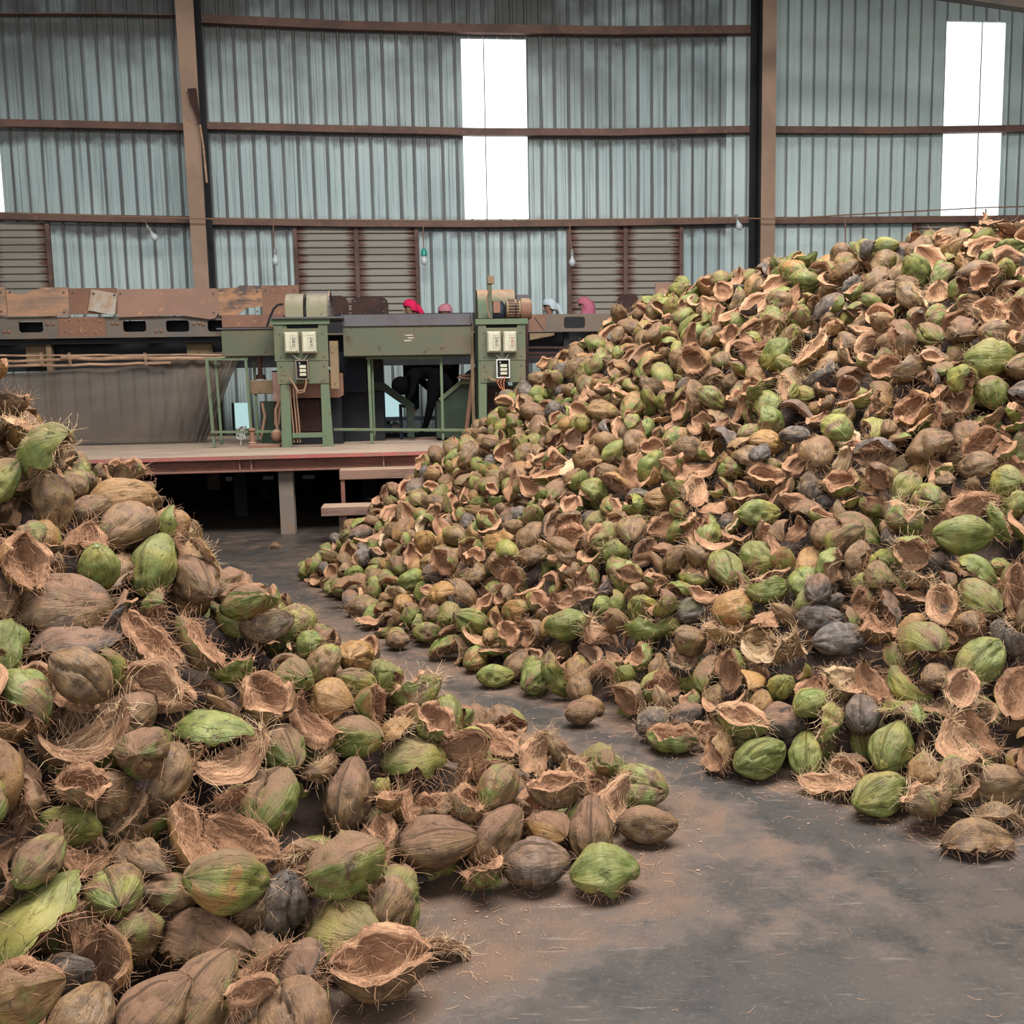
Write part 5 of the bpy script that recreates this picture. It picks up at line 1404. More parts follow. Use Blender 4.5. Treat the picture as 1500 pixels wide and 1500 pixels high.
# where the loose husks came to rest: x, y, z in centimetres, turn, size, shape
SETTLED = (
    -74,237,28,-14,5,19,47,64, -45,250,27,16,-44,-17,48,70, -103,188,30,2,-3,-49,38,75, -117,258,76,-14,-29,-37,41,69, -52,211,7,13,1,-26,47,69, -99,228,30,6,-5,-25,40,69, -76,260,28,17,8,-9,47,80, -63,246,16,-31,1,39,42,69,
    -96,199,15,32,14,28,39,66, -96,216,20,19,-23,25,42,74, -144,284,102,3,27,-13,46,74, -79,302,53,9,-7,45,45,72, -129,328,107,28,-31,-25,49,64, -111,217,44,27,13,28,33,65, -101,257,55,-23,-20,33,42,66, -151,315,136,-46,5,-18,49,72,
    -96,263,45,32,-24,-30,47,81, -112,294,75,17,-7,46,45,76, -89,251,31,20,10,42,48,71, -111,240,51,-9,11,-46,34,77, -147,314,117,-10,32,6,40,67, -131,254,74,-11,-48,-2,51,82, 175,362,44,19,15,-43,47,192, 13,314,16,-3,0,5,41,70,
    -54,229,8,-31,17,-24,38,75, -92,225,21,-35,-14,22,41,82, -113,238,43,-3,11,11,31,64, 158,371,54,38,-32,-1,50,200, -101,303,72,17,12,43,49,71, -103,278,69,37,8,-10,39,78, -65,308,44,13,-11,45,49,81, -6,307,22,-24,35,26,37,69,
    -89,238,24,10,-45,-13,34,65, -62,211,14,23,2,12,29,81, 43,338,8,-3,-20,45,47,69, -97,241,33,-13,-46,-16,37,84, 88,372,18,5,5,-10,42,198, 185,384,64,33,-22,-23,46,192, -62,319,51,-47,13,0,41,77, -110,230,38,-5,18,21,45,81,
    239,495,161,-22,3,-4,51,203, 185,355,34,20,-9,23,45,199, -128,301,98,35,11,-34,38,68, -135,341,115,-41,-12,5,45,67, -92,329,80,-5,23,43,36,67, -29,327,36,9,16,-11,38,77, -103,207,22,7,-4,0,31,65, -108,249,46,-22,43,14,31,75,
    -61,258,19,16,24,-40,41,73, -17,327,30,-11,-35,34,37,71, 100,437,51,-2,44,24,49,205, -122,234,51,35,6,-29,38,82, -34,343,41,-7,-9,2,50,77, 8,305,11,23,43,9,42,71, -142,269,82,39,-22,-22,45,80, 198,466,119,15,46,1,49,201,
    163,351,37,16,-11,22,35,198, -127,226,58,33,-14,-35,46,64, 167,345,23,18,14,-22,45,207, 173,388,60,24,5,-36,38,198, 82,372,7,26,-15,-31,48,205, 199,386,65,25,-20,33,49,204, 140,332,14,35,0,34,40,205, 106,378,17,47,13,-4,46,197,
    170,422,93,-2,8,-40,51,201, 168,412,80,6,-38,30,42,205, 200,426,96,35,-8,7,48,213, -107,286,64,20,14,0,49,85, 96,416,28,10,-33,11,40,198, 203,492,135,-20,-17,38,50,200, 176,478,116,-13,-38,29,43,201, 154,496,115,34,-27,-24,47,203,
    102,468,63,11,-7,38,47,192, -136,310,104,1,10,-32,50,83, 140,374,32,18,5,-29,44,209, 117,469,70,-42,24,-8,50,198, -66,328,58,-6,43,-12,35,65, -51,325,44,10,34,8,37,70, -72,244,16,-19,-2,-17,37,73, 232,477,144,-25,3,16,48,196,
    -63,222,10,-8,39,-19,41,84, 124,350,7,-13,-28,33,33,198, 148,365,35,26,23,33,45,209, 185,434,98,29,-38,-11,48,195, -28,306,13,1,-7,15,36,72, -38,296,21,-18,6,-35,49,78, 210,443,112,20,44,8,40,197, 218,431,105,32,36,7,41,203,
    54,435,12,-16,-39,21,43,198, -56,341,57,37,33,-7,41,67, -73,317,57,-34,13,-19,42,68, -10,279,6,-1,-12,-29,41,71, -103,251,39,14,3,-40,27,76, -61,300,34,-21,-22,27,40,81, 188,370,49,8,21,13,46,200, 148,436,81,-33,-1,-21,41,199,
    160,473,100,-6,-12,40,44,200, -130,251,64,-13,-2,28,39,80, -8,338,25,7,7,-15,38,76, 65,428,17,-8,21,-43,43,201, 115,372,27,-3,-9,7,36,196, 79,435,36,-43,-7,18,39,203, 206,526,173,-15,-33,7,48,201, 251,524,183,6,-22,40,49,205,
    216,450,122,22,-27,-9,41,204, -161,305,124,4,-17,14,44,65, -141,326,113,17,-24,-37,32,67, -105,218,25,-31,-12,-36,31,81, 181,451,101,-16,41,17,41,194, 165,498,130,-39,26,6,41,200, -41,284,13,20,-1,-35,42,71, -24,539,22,-16,10,-45,51,195,
    19,464,12,-19,26,11,49,208, 83,462,43,19,44,9,43,195, -90,307,62,3,-9,-36,40,76, 123,366,20,25,-22,-37,44,202, 35,509,36,6,-9,-13,50,198, 178,374,56,24,-40,16,49,209, 261,545,204,20,-20,-13,43,205, 117,612,167,-16,-34,26,50,198,
    -80,346,71,-19,45,9,40,72, 97,502,76,18,-5,-40,51,201, 157,401,58,34,-20,-28,45,199, 139,434,70,36,-6,28,38,200, 237,522,176,-22,44,-3,45,197, 151,411,57,-26,-21,31,42,202, 218,479,151,36,-31,14,36,203, 147,389,50,2,3,-36,47,210,
    153,428,73,35,-3,32,36,201, 131,506,102,1,-19,46,40,198, 238,586,214,-24,22,-38,49,192, 144,355,29,-31,-39,5,46,208, 65,528,73,-9,22,-31,49,194, -55,331,51,-12,5,-47,32,67, -7,405,8,-3,-30,40,49,75, 51,538,69,6,-3,-47,50,203,
    -114,307,84,18,38,12,37,78, -45,339,50,20,41,7,29,75, 190,395,75,-44,20,12,33,204, 96,522,94,-3,25,-35,48,199, 12,475,9,23,-1,21,47,194, 59,404,8,-34,-14,-9,40,205, 153,407,72,-36,34,-3,34,198, 159,592,166,-16,-12,-23,50,198,
    131,416,63,-26,-28,10,35,194, -140,358,122,1,5,7,34,77, -41,607,46,3,-35,28,46,200, 169,451,109,11,-41,19,32,200, 73,405,11,6,-37,-31,38,201, -184,362,146,-5,-2,-12,41,70, 76,437,24,6,-3,33,39,198, 158,359,40,-41,-14,9,33,195,
    -118,336,104,-4,35,5,36,71, -148,280,95,-16,-43,10,41,80, 93,431,38,3,6,47,46,202, -42,321,38,46,11,14,37,74, 12,589,62,-43,-16,-10,47,201, 229,568,199,19,-3,43,44,201, 175,574,168,18,5,-46,47,204, 109,392,27,-15,13,33,32,197,
    -115,274,72,10,-29,-7,39,85, -16,293,20,-15,11,23,34,82, -81,265,37,41,-19,14,34,84, 146,545,130,-38,11,27,42,198, 202,532,155,20,-7,-4,44,205, 63,473,42,26,-38,0,50,193, 60,451,22,15,-10,-33,42,205, 249,510,173,29,9,4,48,196,
    -5,516,19,10,19,-25,39,205, 193,654,217,-15,-43,17,47,197, 218,481,136,12,4,-39,43,205, 83,422,25,39,11,26,38,204, 31,453,8,-8,30,-13,39,197, 101,563,115,-16,1,-8,40,203, 95,484,66,-2,13,3,42,201, 225,533,175,-37,32,9,40,195,
    264,518,182,16,-32,17,51,209, 205,413,90,26,0,41,37,199, 32,342,16,6,14,36,29,67, 38,481,31,-21,18,-40,51,207, 158,442,86,46,-14,-14,43,204, 83,494,63,-41,12,-25,41,193, 138,533,119,8,-39,31,42,194, -65,233,11,-32,-35,-4,28,72,
    82,574,104,-43,4,-26,46,201, 61,652,135,-48,-2,4,46,193, -72,335,64,-43,8,-18,38,83, 194,512,139,-36,-10,33,39,205, 136,448,69,-40,-23,-19,42,199, 216,639,218,-12,13,46,46,200, 166,619,185,24,-27,-17,48,198, 73,459,46,-21,-9,31,39,200,
    -162,330,138,8,12,36,42,76, -106,334,96,40,18,-23,40,84, 146,451,81,17,11,40,47,196, 174,559,155,-25,-9,-17,48,209, 151,525,123,-9,-30,37,35,194, 121,592,143,42,3,-17,40,193, 12,513,22,-21,-29,28,45,205, 130,384,34,27,5,8,31,213,
    219,422,95,-13,-11,-21,38,205, 2,561,42,30,26,-31,44,198, 27,335,8,-5,11,-40,36,77, -102,351,81,-40,-30,2,44,69, 122,386,25,-7,-10,24,42,198, 49,581,90,48,3,-12,38,203, 57,509,53,-22,-42,-7,48,194, -124,265,60,5,-24,42,25,83,
    160,353,31,3,-3,-2,40,212, 50,479,35,-34,-14,29,35,203, -22,244,4,45,10,3,37,78, 183,425,85,19,-18,6,48,207, 42,523,47,11,-30,8,41,200, 214,466,125,-28,35,-4,49,213, 150,491,99,-10,34,-17,37,201, 207,472,133,17,-27,-28,47,204,
    131,434,61,-31,32,-4,39,201, 180,620,191,-22,-4,30,43,203, -15,310,12,2,12,25,45,70, 35,564,63,-9,-21,44,50,205, 139,562,147,14,-18,-21,42,205, -43,587,28,8,48,-10,41,203, 168,454,92,8,3,-25,32,200, 80,646,138,1,24,-36,50,192,
    157,557,148,-15,-28,21,43,204, 168,405,67,6,6,42,38,202, 115,603,143,-2,-37,-6,50,198, 82,529,76,9,25,-41,48,210, -21,517,7,42,24,9,41,196, 54,520,60,-13,21,25,45,202, -18,322,20,14,-26,8,31,80, -102,654,6,-5,50,-4,50,201,
    -129,312,94,-32,35,17,43,84, 244,570,199,15,-20,22,38,202, 155,612,169,-13,-34,33,49,199, -1,533,29,-35,18,-23,49,199, 81,393,7,26,2,-14,37,206, -124,267,69,7,-5,47,45,84, 106,423,39,-17,-11,44,37,195, 126,609,153,37,20,9,48,201,
    201,562,172,4,37,-30,41,206, -30,743,101,-16,-24,-2,50,198, 224,594,203,-10,-36,33,41,194, 71,584,98,24,16,-24,46,207, 44,458,16,-12,-43,21,47,207, 120,421,50,-7,-26,-41,37,209, 84,546,88,-46,0,1,43,193, 90,479,57,-1,1,-26,38,201,
    171,602,177,27,33,0,44,194, 16,360,13,-11,24,-3,31,70, 130,376,29,-8,1,24,40,213, 63,578,95,45,6,-13,41,204, 211,564,183,9,14,11,41,193, -28,571,33,-13,-44,-5,42,204, 119,535,105,27,34,17,38,194, -10,320,21,21,36,-27,41,84,
    174,350,30,-15,-31,18,28,210, -38,542,9,47,-3,10,46,204, 59,494,56,-7,-32,36,30,201, 21,343,10,12,25,-2,37,71, 147,507,109,33,0,18,43,181, 47,621,105,-24,1,43,48,171, 181,527,149,30,-26,-16,37,167, -124,243,54,4,27,-3,30,52,
    77,606,115,-30,23,12,42,169, 161,483,111,-31,-18,33,51,180, -37,560,21,-12,10,-33,48,160, 250,484,156,-3,8,-48,46,161, 223,444,119,19,-8,-40,39,178, 30,470,13,-22,37,-14,39,162, 30,353,7,9,28,36,51,38, 152,380,44,-44,-20,2,42,179,
    165,402,61,4,-6,49,30,167, 138,472,80,-26,-13,41,45,179, 4,646,87,30,7,-38,46,166, 89,531,92,-12,7,31,43,166, 197,613,196,46,8,18,48,169, 279,565,218,40,1,3,48,175, 125,447,70,1,29,18,30,169, 88,517,75,-20,8,44,38,161,
    36,590,78,14,-8,26,39,168, 12,530,33,14,-5,43,40,173, 65,614,111,-6,48,-2,41,163, 1,496,9,12,-18,13,40,164, 248,558,202,27,-30,29,37,173, 249,574,211,-14,34,32,34,167, 87,396,17,-3,14,45,51,175, 39,475,18,24,-10,-26,41,177,
    -60,662,49,-16,6,39,47,164, 146,562,139,-37,-26,-3,44,169, 64,739,169,-24,9,43,50,169, -23,599,46,8,3,-23,42,173, -7,576,47,-15,30,-37,48,175, 69,551,84,9,-19,-34,37,171, -25,338,35,1,20,-30,39,34, 64,416,11,-17,-20,-35,44,177,
    137,497,94,-3,-19,5,43,167, 252,599,221,24,3,-27,49,172, -16,639,66,13,9,-17,39,171, -94,298,59,42,9,-19,33,51, 70,482,54,26,18,20,42,181, -7,551,34,-17,-20,33,43,169, -2,572,59,-27,-40,9,40,168, 99,399,28,29,-39,-7,39,174,
    -147,328,120,-16,43,15,27,36, -146,294,109,-22,42,-2,27,33, 183,525,140,-10,-3,45,43,172, 165,668,202,21,-13,8,47,167, -46,305,23,-6,26,41,31,51, -61,589,15,-33,-11,33,45,173, 197,451,109,14,-16,-35,48,181, 92,551,108,-17,-23,35,47,175,
    69,520,63,33,0,22,39,167, 85,410,17,7,-27,2,31,164, -89,340,75,-3,-7,-20,44,45, 90,632,142,9,-34,-22,49,167, 44,658,116,13,-25,20,42,173, 100,389,19,-22,32,22,32,160, -120,292,87,-12,-25,24,31,52, 89,457,52,5,-15,47,32,178,
    190,672,226,22,25,33,49,163, 28,645,105,33,18,11,50,174, 12,632,87,12,-20,44,49,178, 106,517,87,4,-3,18,49,180, 13,600,73,24,-30,-10,47,161, 73,505,60,-14,-44,11,49,175, 25,634,94,4,7,-48,50,172, 106,552,104,-4,-6,47,50,181,
    150,700,214,10,-25,33,41,170, -123,221,41,8,8,38,31,49, 261,558,210,2,-47,-17,48,161, 22,584,70,-2,34,-24,40,172, 34,578,74,39,-17,4,39,166, -38,655,54,9,2,-15,43,160, 161,422,72,35,23,3,36,162, 101,656,157,-9,26,-13,48,161,
    238,463,133,-10,26,-38,49,181, 36,789,160,28,-38,3,51,168, 110,420,49,-3,7,-43,45,180, 52,443,17,-25,4,25,32,167, 122,509,91,-16,2,-21,51,180, 165,574,154,-43,-8,-9,51,174, 99,484,72,5,0,48,45,174, 210,495,152,31,-24,-23,38,178,
    99,587,120,9,-43,-24,41,165, 174,637,206,-18,-45,-7,42,173, 27,550,62,-47,9,8,33,163, -38,331,37,-1,-12,7,26,38, 46,498,38,22,-44,1,37,164, 97,629,142,26,31,3,43,173, 194,576,173,27,28,27,40,162, 159,543,136,46,-14,-15,48,174,
    65,491,47,37,-19,-4,37,168, 106,606,134,25,1,-39,38,170, 141,488,92,0,-33,35,37,175, 278,592,227,14,-3,12,50,172, 59,630,116,-13,-44,19,47,164, 185,497,128,28,-38,-15,46,178, 155,643,184,-3,30,-37,48,167, -79,742,57,19,-11,42,51,169,
    58,562,83,17,5,37,38,169, 82,471,53,26,-40,-2,42,167, -120,214,36,15,-4,-46,35,51, 260,499,171,-13,-11,15,50,171, 42,532,57,3,9,42,50,181, -49,615,36,-18,29,-33,47,160, -110,729,29,-9,-31,15,50,173, 130,513,114,40,30,5,33,169,
    28,621,89,44,19,15,50,167, 262,596,225,6,24,26,48,178, 128,527,113,-16,-43,-21,45,181, 270,546,210,-10,1,-42,33,162, -94,276,47,4,-10,-26,33,51, 225,443,108,8,6,-30,41,173, 236,630,235,-35,16,-13,37,161, 216,408,87,-1,9,-12,48,175,
    -81,718,50,29,-2,25,45,161, 88,520,87,34,33,14,37,172, -120,774,40,10,-40,-29,41,166, -146,305,108,-46,-2,13,39,51, 190,560,164,21,6,42,46,178, -19,530,14,4,9,6,50,181, 18,757,133,18,9,1,45,160, 146,651,181,27,13,-35,42,173,
    122,560,122,41,-27,-10,49,181, 189,585,183,12,-11,-27,37,169, -141,297,98,-16,-7,-20,28,49, -121,347,105,25,-33,-22,36,37, 185,544,155,-10,43,-23,38,166, 128,468,82,-25,40,-6,37,175, 85,590,112,18,-1,-1,39,173, -16,394,14,-12,19,-32,40,37,
    49,566,74,-31,-18,-3,34,160, 32,533,48,4,-8,-43,38,168, 91,644,150,-10,15,-5,39,166, -9,591,59,-42,12,-14,47,180, 226,464,132,-4,-14,-23,32,172, 214,506,162,21,6,6,27,167, -91,616,5,-5,-1,49,44,178, 21,726,122,-30,36,16,48,171,
    30,686,116,39,-24,5,37,171, -3,725,103,27,2,11,50,166, 91,695,171,21,-9,22,50,177, -90,292,54,22,-39,9,35,52, -68,344,60,10,37,-22,30,43, 79,714,163,35,-9,-19,44,171, 179,683,215,12,17,-45,49,167, -25,615,51,26,-26,5,44,168,
    -116,681,18,-6,49,-9,49,178, 162,583,161,41,18,-3,36,163, 234,623,223,-46,18,8,44,171, 124,477,78,21,17,-1,47,179, 50,700,135,27,-5,-20,43,169, 167,425,78,4,17,-7,48,170, 143,474,90,-14,-46,-14,40,175, 213,545,172,49,-5,0,50,161,
    100,701,185,12,36,25,36,160, 155,417,64,9,41,27,37,163, 217,580,188,-10,-27,34,40,166, 245,537,191,-15,36,-31,38,167, 131,614,166,25,12,33,36,164, 195,545,161,-8,27,-35,42,181, 43,604,92,-23,4,38,37,168, 209,479,144,0,0,-37,36,175,
    79,563,97,-14,1,42,43,174, 198,478,129,-8,-10,-29,41,180, 137,672,184,-40,-10,-9,44,174, 247,468,141,45,-18,-11,48,169, 237,534,181,34,-22,16,40,178, 69,798,185,-10,-46,8,43,171, 160,387,53,9,-18,-45,30,165, -15,549,29,8,-19,6,37,170,
    -47,259,13,13,-35,-24,45,49, 9,696,105,-16,42,13,39,162, 225,629,232,24,35,11,32,169, 143,410,52,-30,-35,7,34,174, -69,751,71,42,-21,-17,47,173, 52,784,167,19,-16,9,46,163, 112,487,74,1,3,49,49,179, 147,464,86,-8,12,-48,32,166,
    195,521,146,15,13,46,32,164, 134,550,123,47,5,4,37,165, -29,531,8,-2,-35,-5,50,179, -79,676,30,-19,-30,-34,37,165, -62,822,97,-33,22,13,41,171, 117,442,64,-7,17,46,38,180, 154,729,227,49,-4,7,38,164, 121,674,184,35,-17,28,38,172,
    48,652,127,25,23,5,36,164, 164,562,145,26,38,15,41,172, 67,446,21,-35,-27,-2,37,174, 96,669,166,-10,40,-26,41,167, -48,581,17,-19,-14,25,37,165, 58,589,98,44,19,-12,43,162, 157,687,206,28,-12,-40,46,172, -8,516,13,-7,-4,7,46,180,
    90,443,35,23,17,-40,34,167, 54,491,42,36,-9,-33,29,166, 125,356,10,47,-16,3,29,176, 175,551,144,1,9,-27,41,170, 183,569,163,-47,0,-10,45,181, 137,418,55,-25,-6,-19,27,167, 209,596,193,-2,-43,25,31,169, 1,597,67,-5,-9,-46,33,165,
    -46,718,67,-9,23,-27,47,166, 293,590,234,12,-47,4,49,180, 32,543,55,-4,-25,-41,36,178, 117,594,128,25,-8,-18,38,170, 49,509,46,26,-33,-15,44,175, 7,709,111,29,-35,21,49,163, 233,451,119,-18,31,34,48,174, 141,683,196,32,-10,32,40,167,
    94,785,197,-9,-31,34,47,162, 202,402,73,33,14,5,25,162, 194,439,107,16,-43,-19,32,180, 77,620,130,-27,36,22,30,167, 214,625,209,-19,17,43,39,167, 144,701,205,23,0,-23,50,174, 127,421,57,-42,-18,-7,27,161, -69,672,36,19,19,-27,48,178,
    -48,680,55,15,16,-15,48,175, 86,618,122,22,-9,-37,46,173, 179,396,68,-25,-22,20,30,173, -75,501,15,3,-17,29,41,38, 77,416,13,-7,-15,20,27,168, 199,371,58,35,8,35,46,168, -77,327,60,11,-47,11,26,49, 137,587,140,6,-5,10,43,168,
    -15,678,84,-23,-41,13,42,171, -69,606,17,-29,-18,26,44,165, 123,752,208,-20,13,34,42,160, 174,517,130,-17,8,44,51,170, 128,541,115,-4,40,-30,40,169, 145,742,222,-11,20,-43,42,168, -96,666,15,-3,-32,-3,32,160, 114,497,80,-26,-6,41,34,167,
    186,486,128,4,6,-41,27,161, 123,516,94,9,-30,32,33,176, -124,210,61,-45,19,3,48,43, 24,541,44,37,-21,-20,37,177, 134,605,152,-17,21,40,27,165, 271,542,200,-50,6,-1,47,175, -16,749,111,-6,-19,44,35,160, 209,606,203,11,-3,-41,34,166,
    283,569,224,3,14,47,31,167, 213,587,198,46,-11,-15,30,161, 226,549,182,23,-35,16,39,177, 198,675,232,4,13,41,44,174, 57,753,162,38,-18,21,49,163, 167,532,129,1,-10,17,39,170, 87,795,208,4,24,22,42,161, 170,529,139,15,-9,-44,26,168,
    21,518,35,27,-31,18,34,180, 167,636,192,31,29,21,47,162, 218,503,154,36,35,-4,35,169, 223,676,237,-26,-32,26,41,164, 234,541,183,-32,-12,5,46,179, 4,364,10,-28,-2,-10,42,40, -95,341,82,39,10,10,30,52, 24,783,144,-26,-3,20,43,168,
    -63,782,84,2,17,43,41,161, -115,344,92,18,-31,34,37,33, 168,691,217,28,8,-39,39,163, -15,700,93,-22,8,17,46,181, 154,588,152,-11,-12,17,46,174, 35,442,4,-41,6,5,26,169, -13,521,18,23,19,25,32,161, 20,312,8,39,28,14,32,35,
    -203,486,113,22,14,41,26,40, -99,787,53,1,26,-35,45,181, 108,553,112,15,0,38,28,173, -59,734,69,-44,11,-3,40,172, 109,620,143,28,-29,8,36,171, 113,659,167,-35,-23,23,49,164, 59,551,76,27,38,-15,44,174, 147,595,155,-21,20,8,30,171,
    231,581,205,47,13,-10,37,162, 263,568,222,32,-1,25,32,181, 126,715,200,-38,-24,0,42,165, 259,605,234,-6,27,-39,37,176, -76,356,59,27,-22,-6,41,37, 80,510,65,47,-16,-6,46,175, 48,468,18,-7,-15,36,34,174, -133,265,71,0,18,-46,34,42,
    101,762,196,38,29,5,50,170, 124,584,131,-24,-41,-13,43,180, 169,380,51,-1,-31,36,30,177, -3,802,141,41,-4,-9,40,177, 12,770,138,36,9,-25,43,171, 128,684,187,-11,-8,-4,43,163, 201,637,213,21,5,37,46,174, 84,768,191,-17,41,-5,33,163,
    -72,816,91,11,-22,19,36,168, 29,527,40,-22,-12,41,50,175, -83,688,33,40,-6,27,50,172, 104,454,53,-7,-21,-12,47,177, 132,572,135,-29,-4,40,39,181, 133,787,224,9,34,23,37,169, 175,322,20,23,4,-34,27,181, 205,576,179,7,3,-10,38,172,
    94,679,167,-23,41,12,49,172, 10,542,38,-9,-10,3,40,181, 106,640,152,9,-14,-25,41,177, 31,725,135,0,47,2,34,164, -183,372,138,24,40,18,41,41, -30,666,61,-5,10,-35,40,160, 57,722,151,-2,21,-14,44,160, 205,657,221,-30,11,-22,45,168,
    -112,672,7,0,17,-17,39,163, 119,766,211,-2,-37,31,40,171, 183,650,205,24,16,-40,42,180, -76,786,74,-39,-29,-2,49,163, -155,766,17,-19,-26,-3,40,178, 142,603,159,-17,8,9,39,180, -158,317,123,0,5,-47,36,52, 267,538,191,31,12,-26,36,175,
    137,565,132,22,-15,42,42,179, 285,605,233,-8,-21,-27,40,165, 117,525,95,-23,-41,-3,39,180, -6,769,122,9,-17,-10,40,164, 231,611,222,41,-21,19,28,161, 183,400,73,30,-37,-12,35,180, -76,626,21,19,-41,19,41,174, 73,562,89,-48,14,-5,40,177,
    39,630,101,5,14,-41,49,180, 113,778,208,-4,-41,-9,35,160, -55,748,72,-24,-27,6,42,163, 269,620,235,-45,-3,-21,47,161, 202,648,225,48,-6,-9,34,175, 91,505,81,15,-11,-42,33,176, 119,397,31,-18,0,40,25,174, -1,311,12,13,39,-23,37,51,
    160,465,94,-5,3,39,34,176, -56,613,24,38,-24,-10,42,162, -55,725,63,35,-15,-9,49,179, 149,628,174,-4,-43,21,37,174, 111,527,93,13,-17,-39,30,177, 206,438,104,-27,-3,-39,26,179, 248,611,231,0,45,21,33,177, -44,352,37,-16,3,47,26,35,
    -50,349,46,12,21,-30,35,37, 50,609,102,29,37,-14,42,181, -96,809,70,-1,18,0,34,163, 13,815,149,34,27,25,46,165, 126,459,72,14,-12,41,39,180, 292,610,244,2,-3,40,39,176, 188,480,122,30,38,3,41,180, 25,813,159,-49,-7,3,40,163,
    -146,300,103,-11,-2,-4,33,48, 55,805,177,-13,-41,-6,40,160, -67,720,52,0,37,-13,44,174, 280,546,204,3,16,-34,43,178, 219,654,229,-36,-27,3,40,164, -158,358,119,-12,-40,28,35,36, 23,663,103,-2,42,-28,46,177, 193,600,187,-3,-6,-42,37,163,
    232,454,129,-2,-4,-27,26,176, 205,587,184,-18,25,39,41,177, 246,627,228,-33,14,-9,48,181, 190,621,199,33,29,-5,36,176, 146,381,34,26,3,-20,32,179, -117,715,17,27,-27,-11,48,163, -22,623,57,-11,-3,-45,45,177, 157,656,198,5,6,41,36,175,
    163,717,225,9,-21,9,39,177, -13,619,63,-7,-14,7,37,174, -36,547,15,41,21,7,41,180, 97,539,100,1,0,-32,46,181, 141,637,171,35,7,29,47,177, 0,697,95,12,-16,37,48,178, -35,782,104,-36,5,34,49,160, -2,632,69,-37,-19,-8,34,181,
    110,702,181,14,47,4,39,174, -11,569,35,-41,29,4,44,179, 62,643,126,-27,39,-13,40,177, 6,678,94,37,-32,-11,49,161, 110,580,125,11,-9,-20,29,177, 78,720,175,29,-13,-37,27,165, -183,409,120,16,6,42,40,34, 173,491,119,-13,-5,41,40,178,
    92,560,101,33,-17,-25,40,161, -2,669,92,13,34,30,50,176, 167,545,136,0,26,23,30,179, 184,510,132,40,-1,28,32,180, 120,573,127,13,-5,10,34,177, 75,595,107,17,-18,12,48,180, -24,684,72,-20,-1,-21,50,179, -153,763,5,5,0,-23,48,181,
    -68,734,58,-18,-46,2,39,163, 182,604,180,15,7,35,40,174, -170,321,140,-47,4,-14,31,32, -172,516,75,-7,-23,-17,51,32, -94,639,5,22,-31,-32,35,161, -65,657,33,-27,36,-16,37,162, -34,722,73,4,7,-36,44,177, 75,669,147,7,-1,49,40,176,
    90,382,11,32,33,16,43,163, 168,675,212,-5,32,13,38,176, 18,689,108,38,32,-8,43,177, -85,649,12,31,31,7,34,165, 8,487,9,-30,-2,40,31,160, 168,462,98,4,-6,-47,26,181, 231,647,234,-39,21,12,42,165, -82,660,23,49,-6,-3,39,174,
    -110,367,70,43,19,-2,26,36, -132,722,7,13,1,11,42,165, -54,593,20,9,29,-7,38,179, 136,517,107,5,-17,-42,36,161, 260,573,215,20,5,39,45,178, 272,572,219,-1,48,6,32,161, -125,708,9,-11,14,3,43,165, 77,729,168,-6,-13,-46,44,161,
    75,704,158,-20,-29,-14,42,179, -113,767,36,7,-2,-49,48,181, 188,693,232,15,15,45,41,181, -162,348,126,-7,-6,2,35,46, 25,560,53,1,-7,22,37,178, -56,647,37,-28,-19,29,37,163, 203,434,99,17,-3,-15,37,177, 156,630,179,3,-42,-12,42,179,
    235,551,188,0,40,-28,26,163, 12,497,14,-11,-33,29,26,177, 29,829,172,29,-6,7,32,178, -124,301,87,-3,-21,-44,27,53, 100,610,128,2,-14,4,49,180, 135,689,198,-29,-29,11,47,180, -25,643,58,-32,-19,-15,37,181, 79,768,177,28,0,-34,44,163,
    150,529,114,-13,45,-1,28,176, 63,605,104,-14,-2,-36,35,174, -104,801,68,32,-16,35,35,181, 53,713,145,9,-23,17,34,174, 105,674,172,-21,2,-33,28,163, -135,787,37,19,16,-43,25,163, 18,366,5,40,17,-3,30,35, 132,562,125,-8,12,-11,39,181,
    -105,782,44,-9,27,-35,30,165, -46,797,96,-7,35,32,48,177, 114,710,186,48,-2,-4,44,179, 94,616,130,0,10,46,29,176, 134,725,209,15,3,42,36,177, 113,630,151,-47,-16,-4,37,161, 263,634,235,0,-32,-38,37,165, -100,727,30,-7,-1,-46,39,178,
    100,743,186,33,-23,-27,37,162, -146,807,30,11,18,39,42,161, 13,673,101,21,0,-36,32,176, -157,780,12,45,7,-12,46,165, 139,617,159,-19,-44,11,37,160, -110,807,60,-3,11,-27,38,181, 171,724,226,40,-13,11,37,163, -92,728,36,43,23,-8,32,165,
    45,576,74,21,11,-43,27,164, -3,369,19,32,-31,22,28,48, 230,638,224,7,10,-6,41,181, -10,691,88,44,10,-12,40,165, -36,690,63,37,-9,-32,28,165, -161,324,131,-50,-1,-2,26,46, 88,689,158,-17,-27,21,42,176, 120,555,109,24,31,24,36,180,
    -71,575,6,31,-12,-7,31,162, 20,351,11,8,10,-48,31,52, 91,766,185,-8,-48,13,42,179, -142,791,27,-12,-4,43,34,177, 256,583,221,-42,-22,10,26,181, -19,753,102,46,-12,-10,40,177, -51,597,28,5,-17,47,30,176, 89,715,174,36,-25,-7,36,177,
    -46,281,17,-5,-10,32,29,51, -190,384,141,5,45,-10,35,48, -72,225,10,1,-18,-45,28,53, 204,541,162,23,-26,27,31,165, -47,782,91,-28,16,-16,46,177, 116,642,162,7,15,25,49,165, 162,409,65,-6,-44,-7,26,177, 188,534,144,-46,7,-1,26,163,
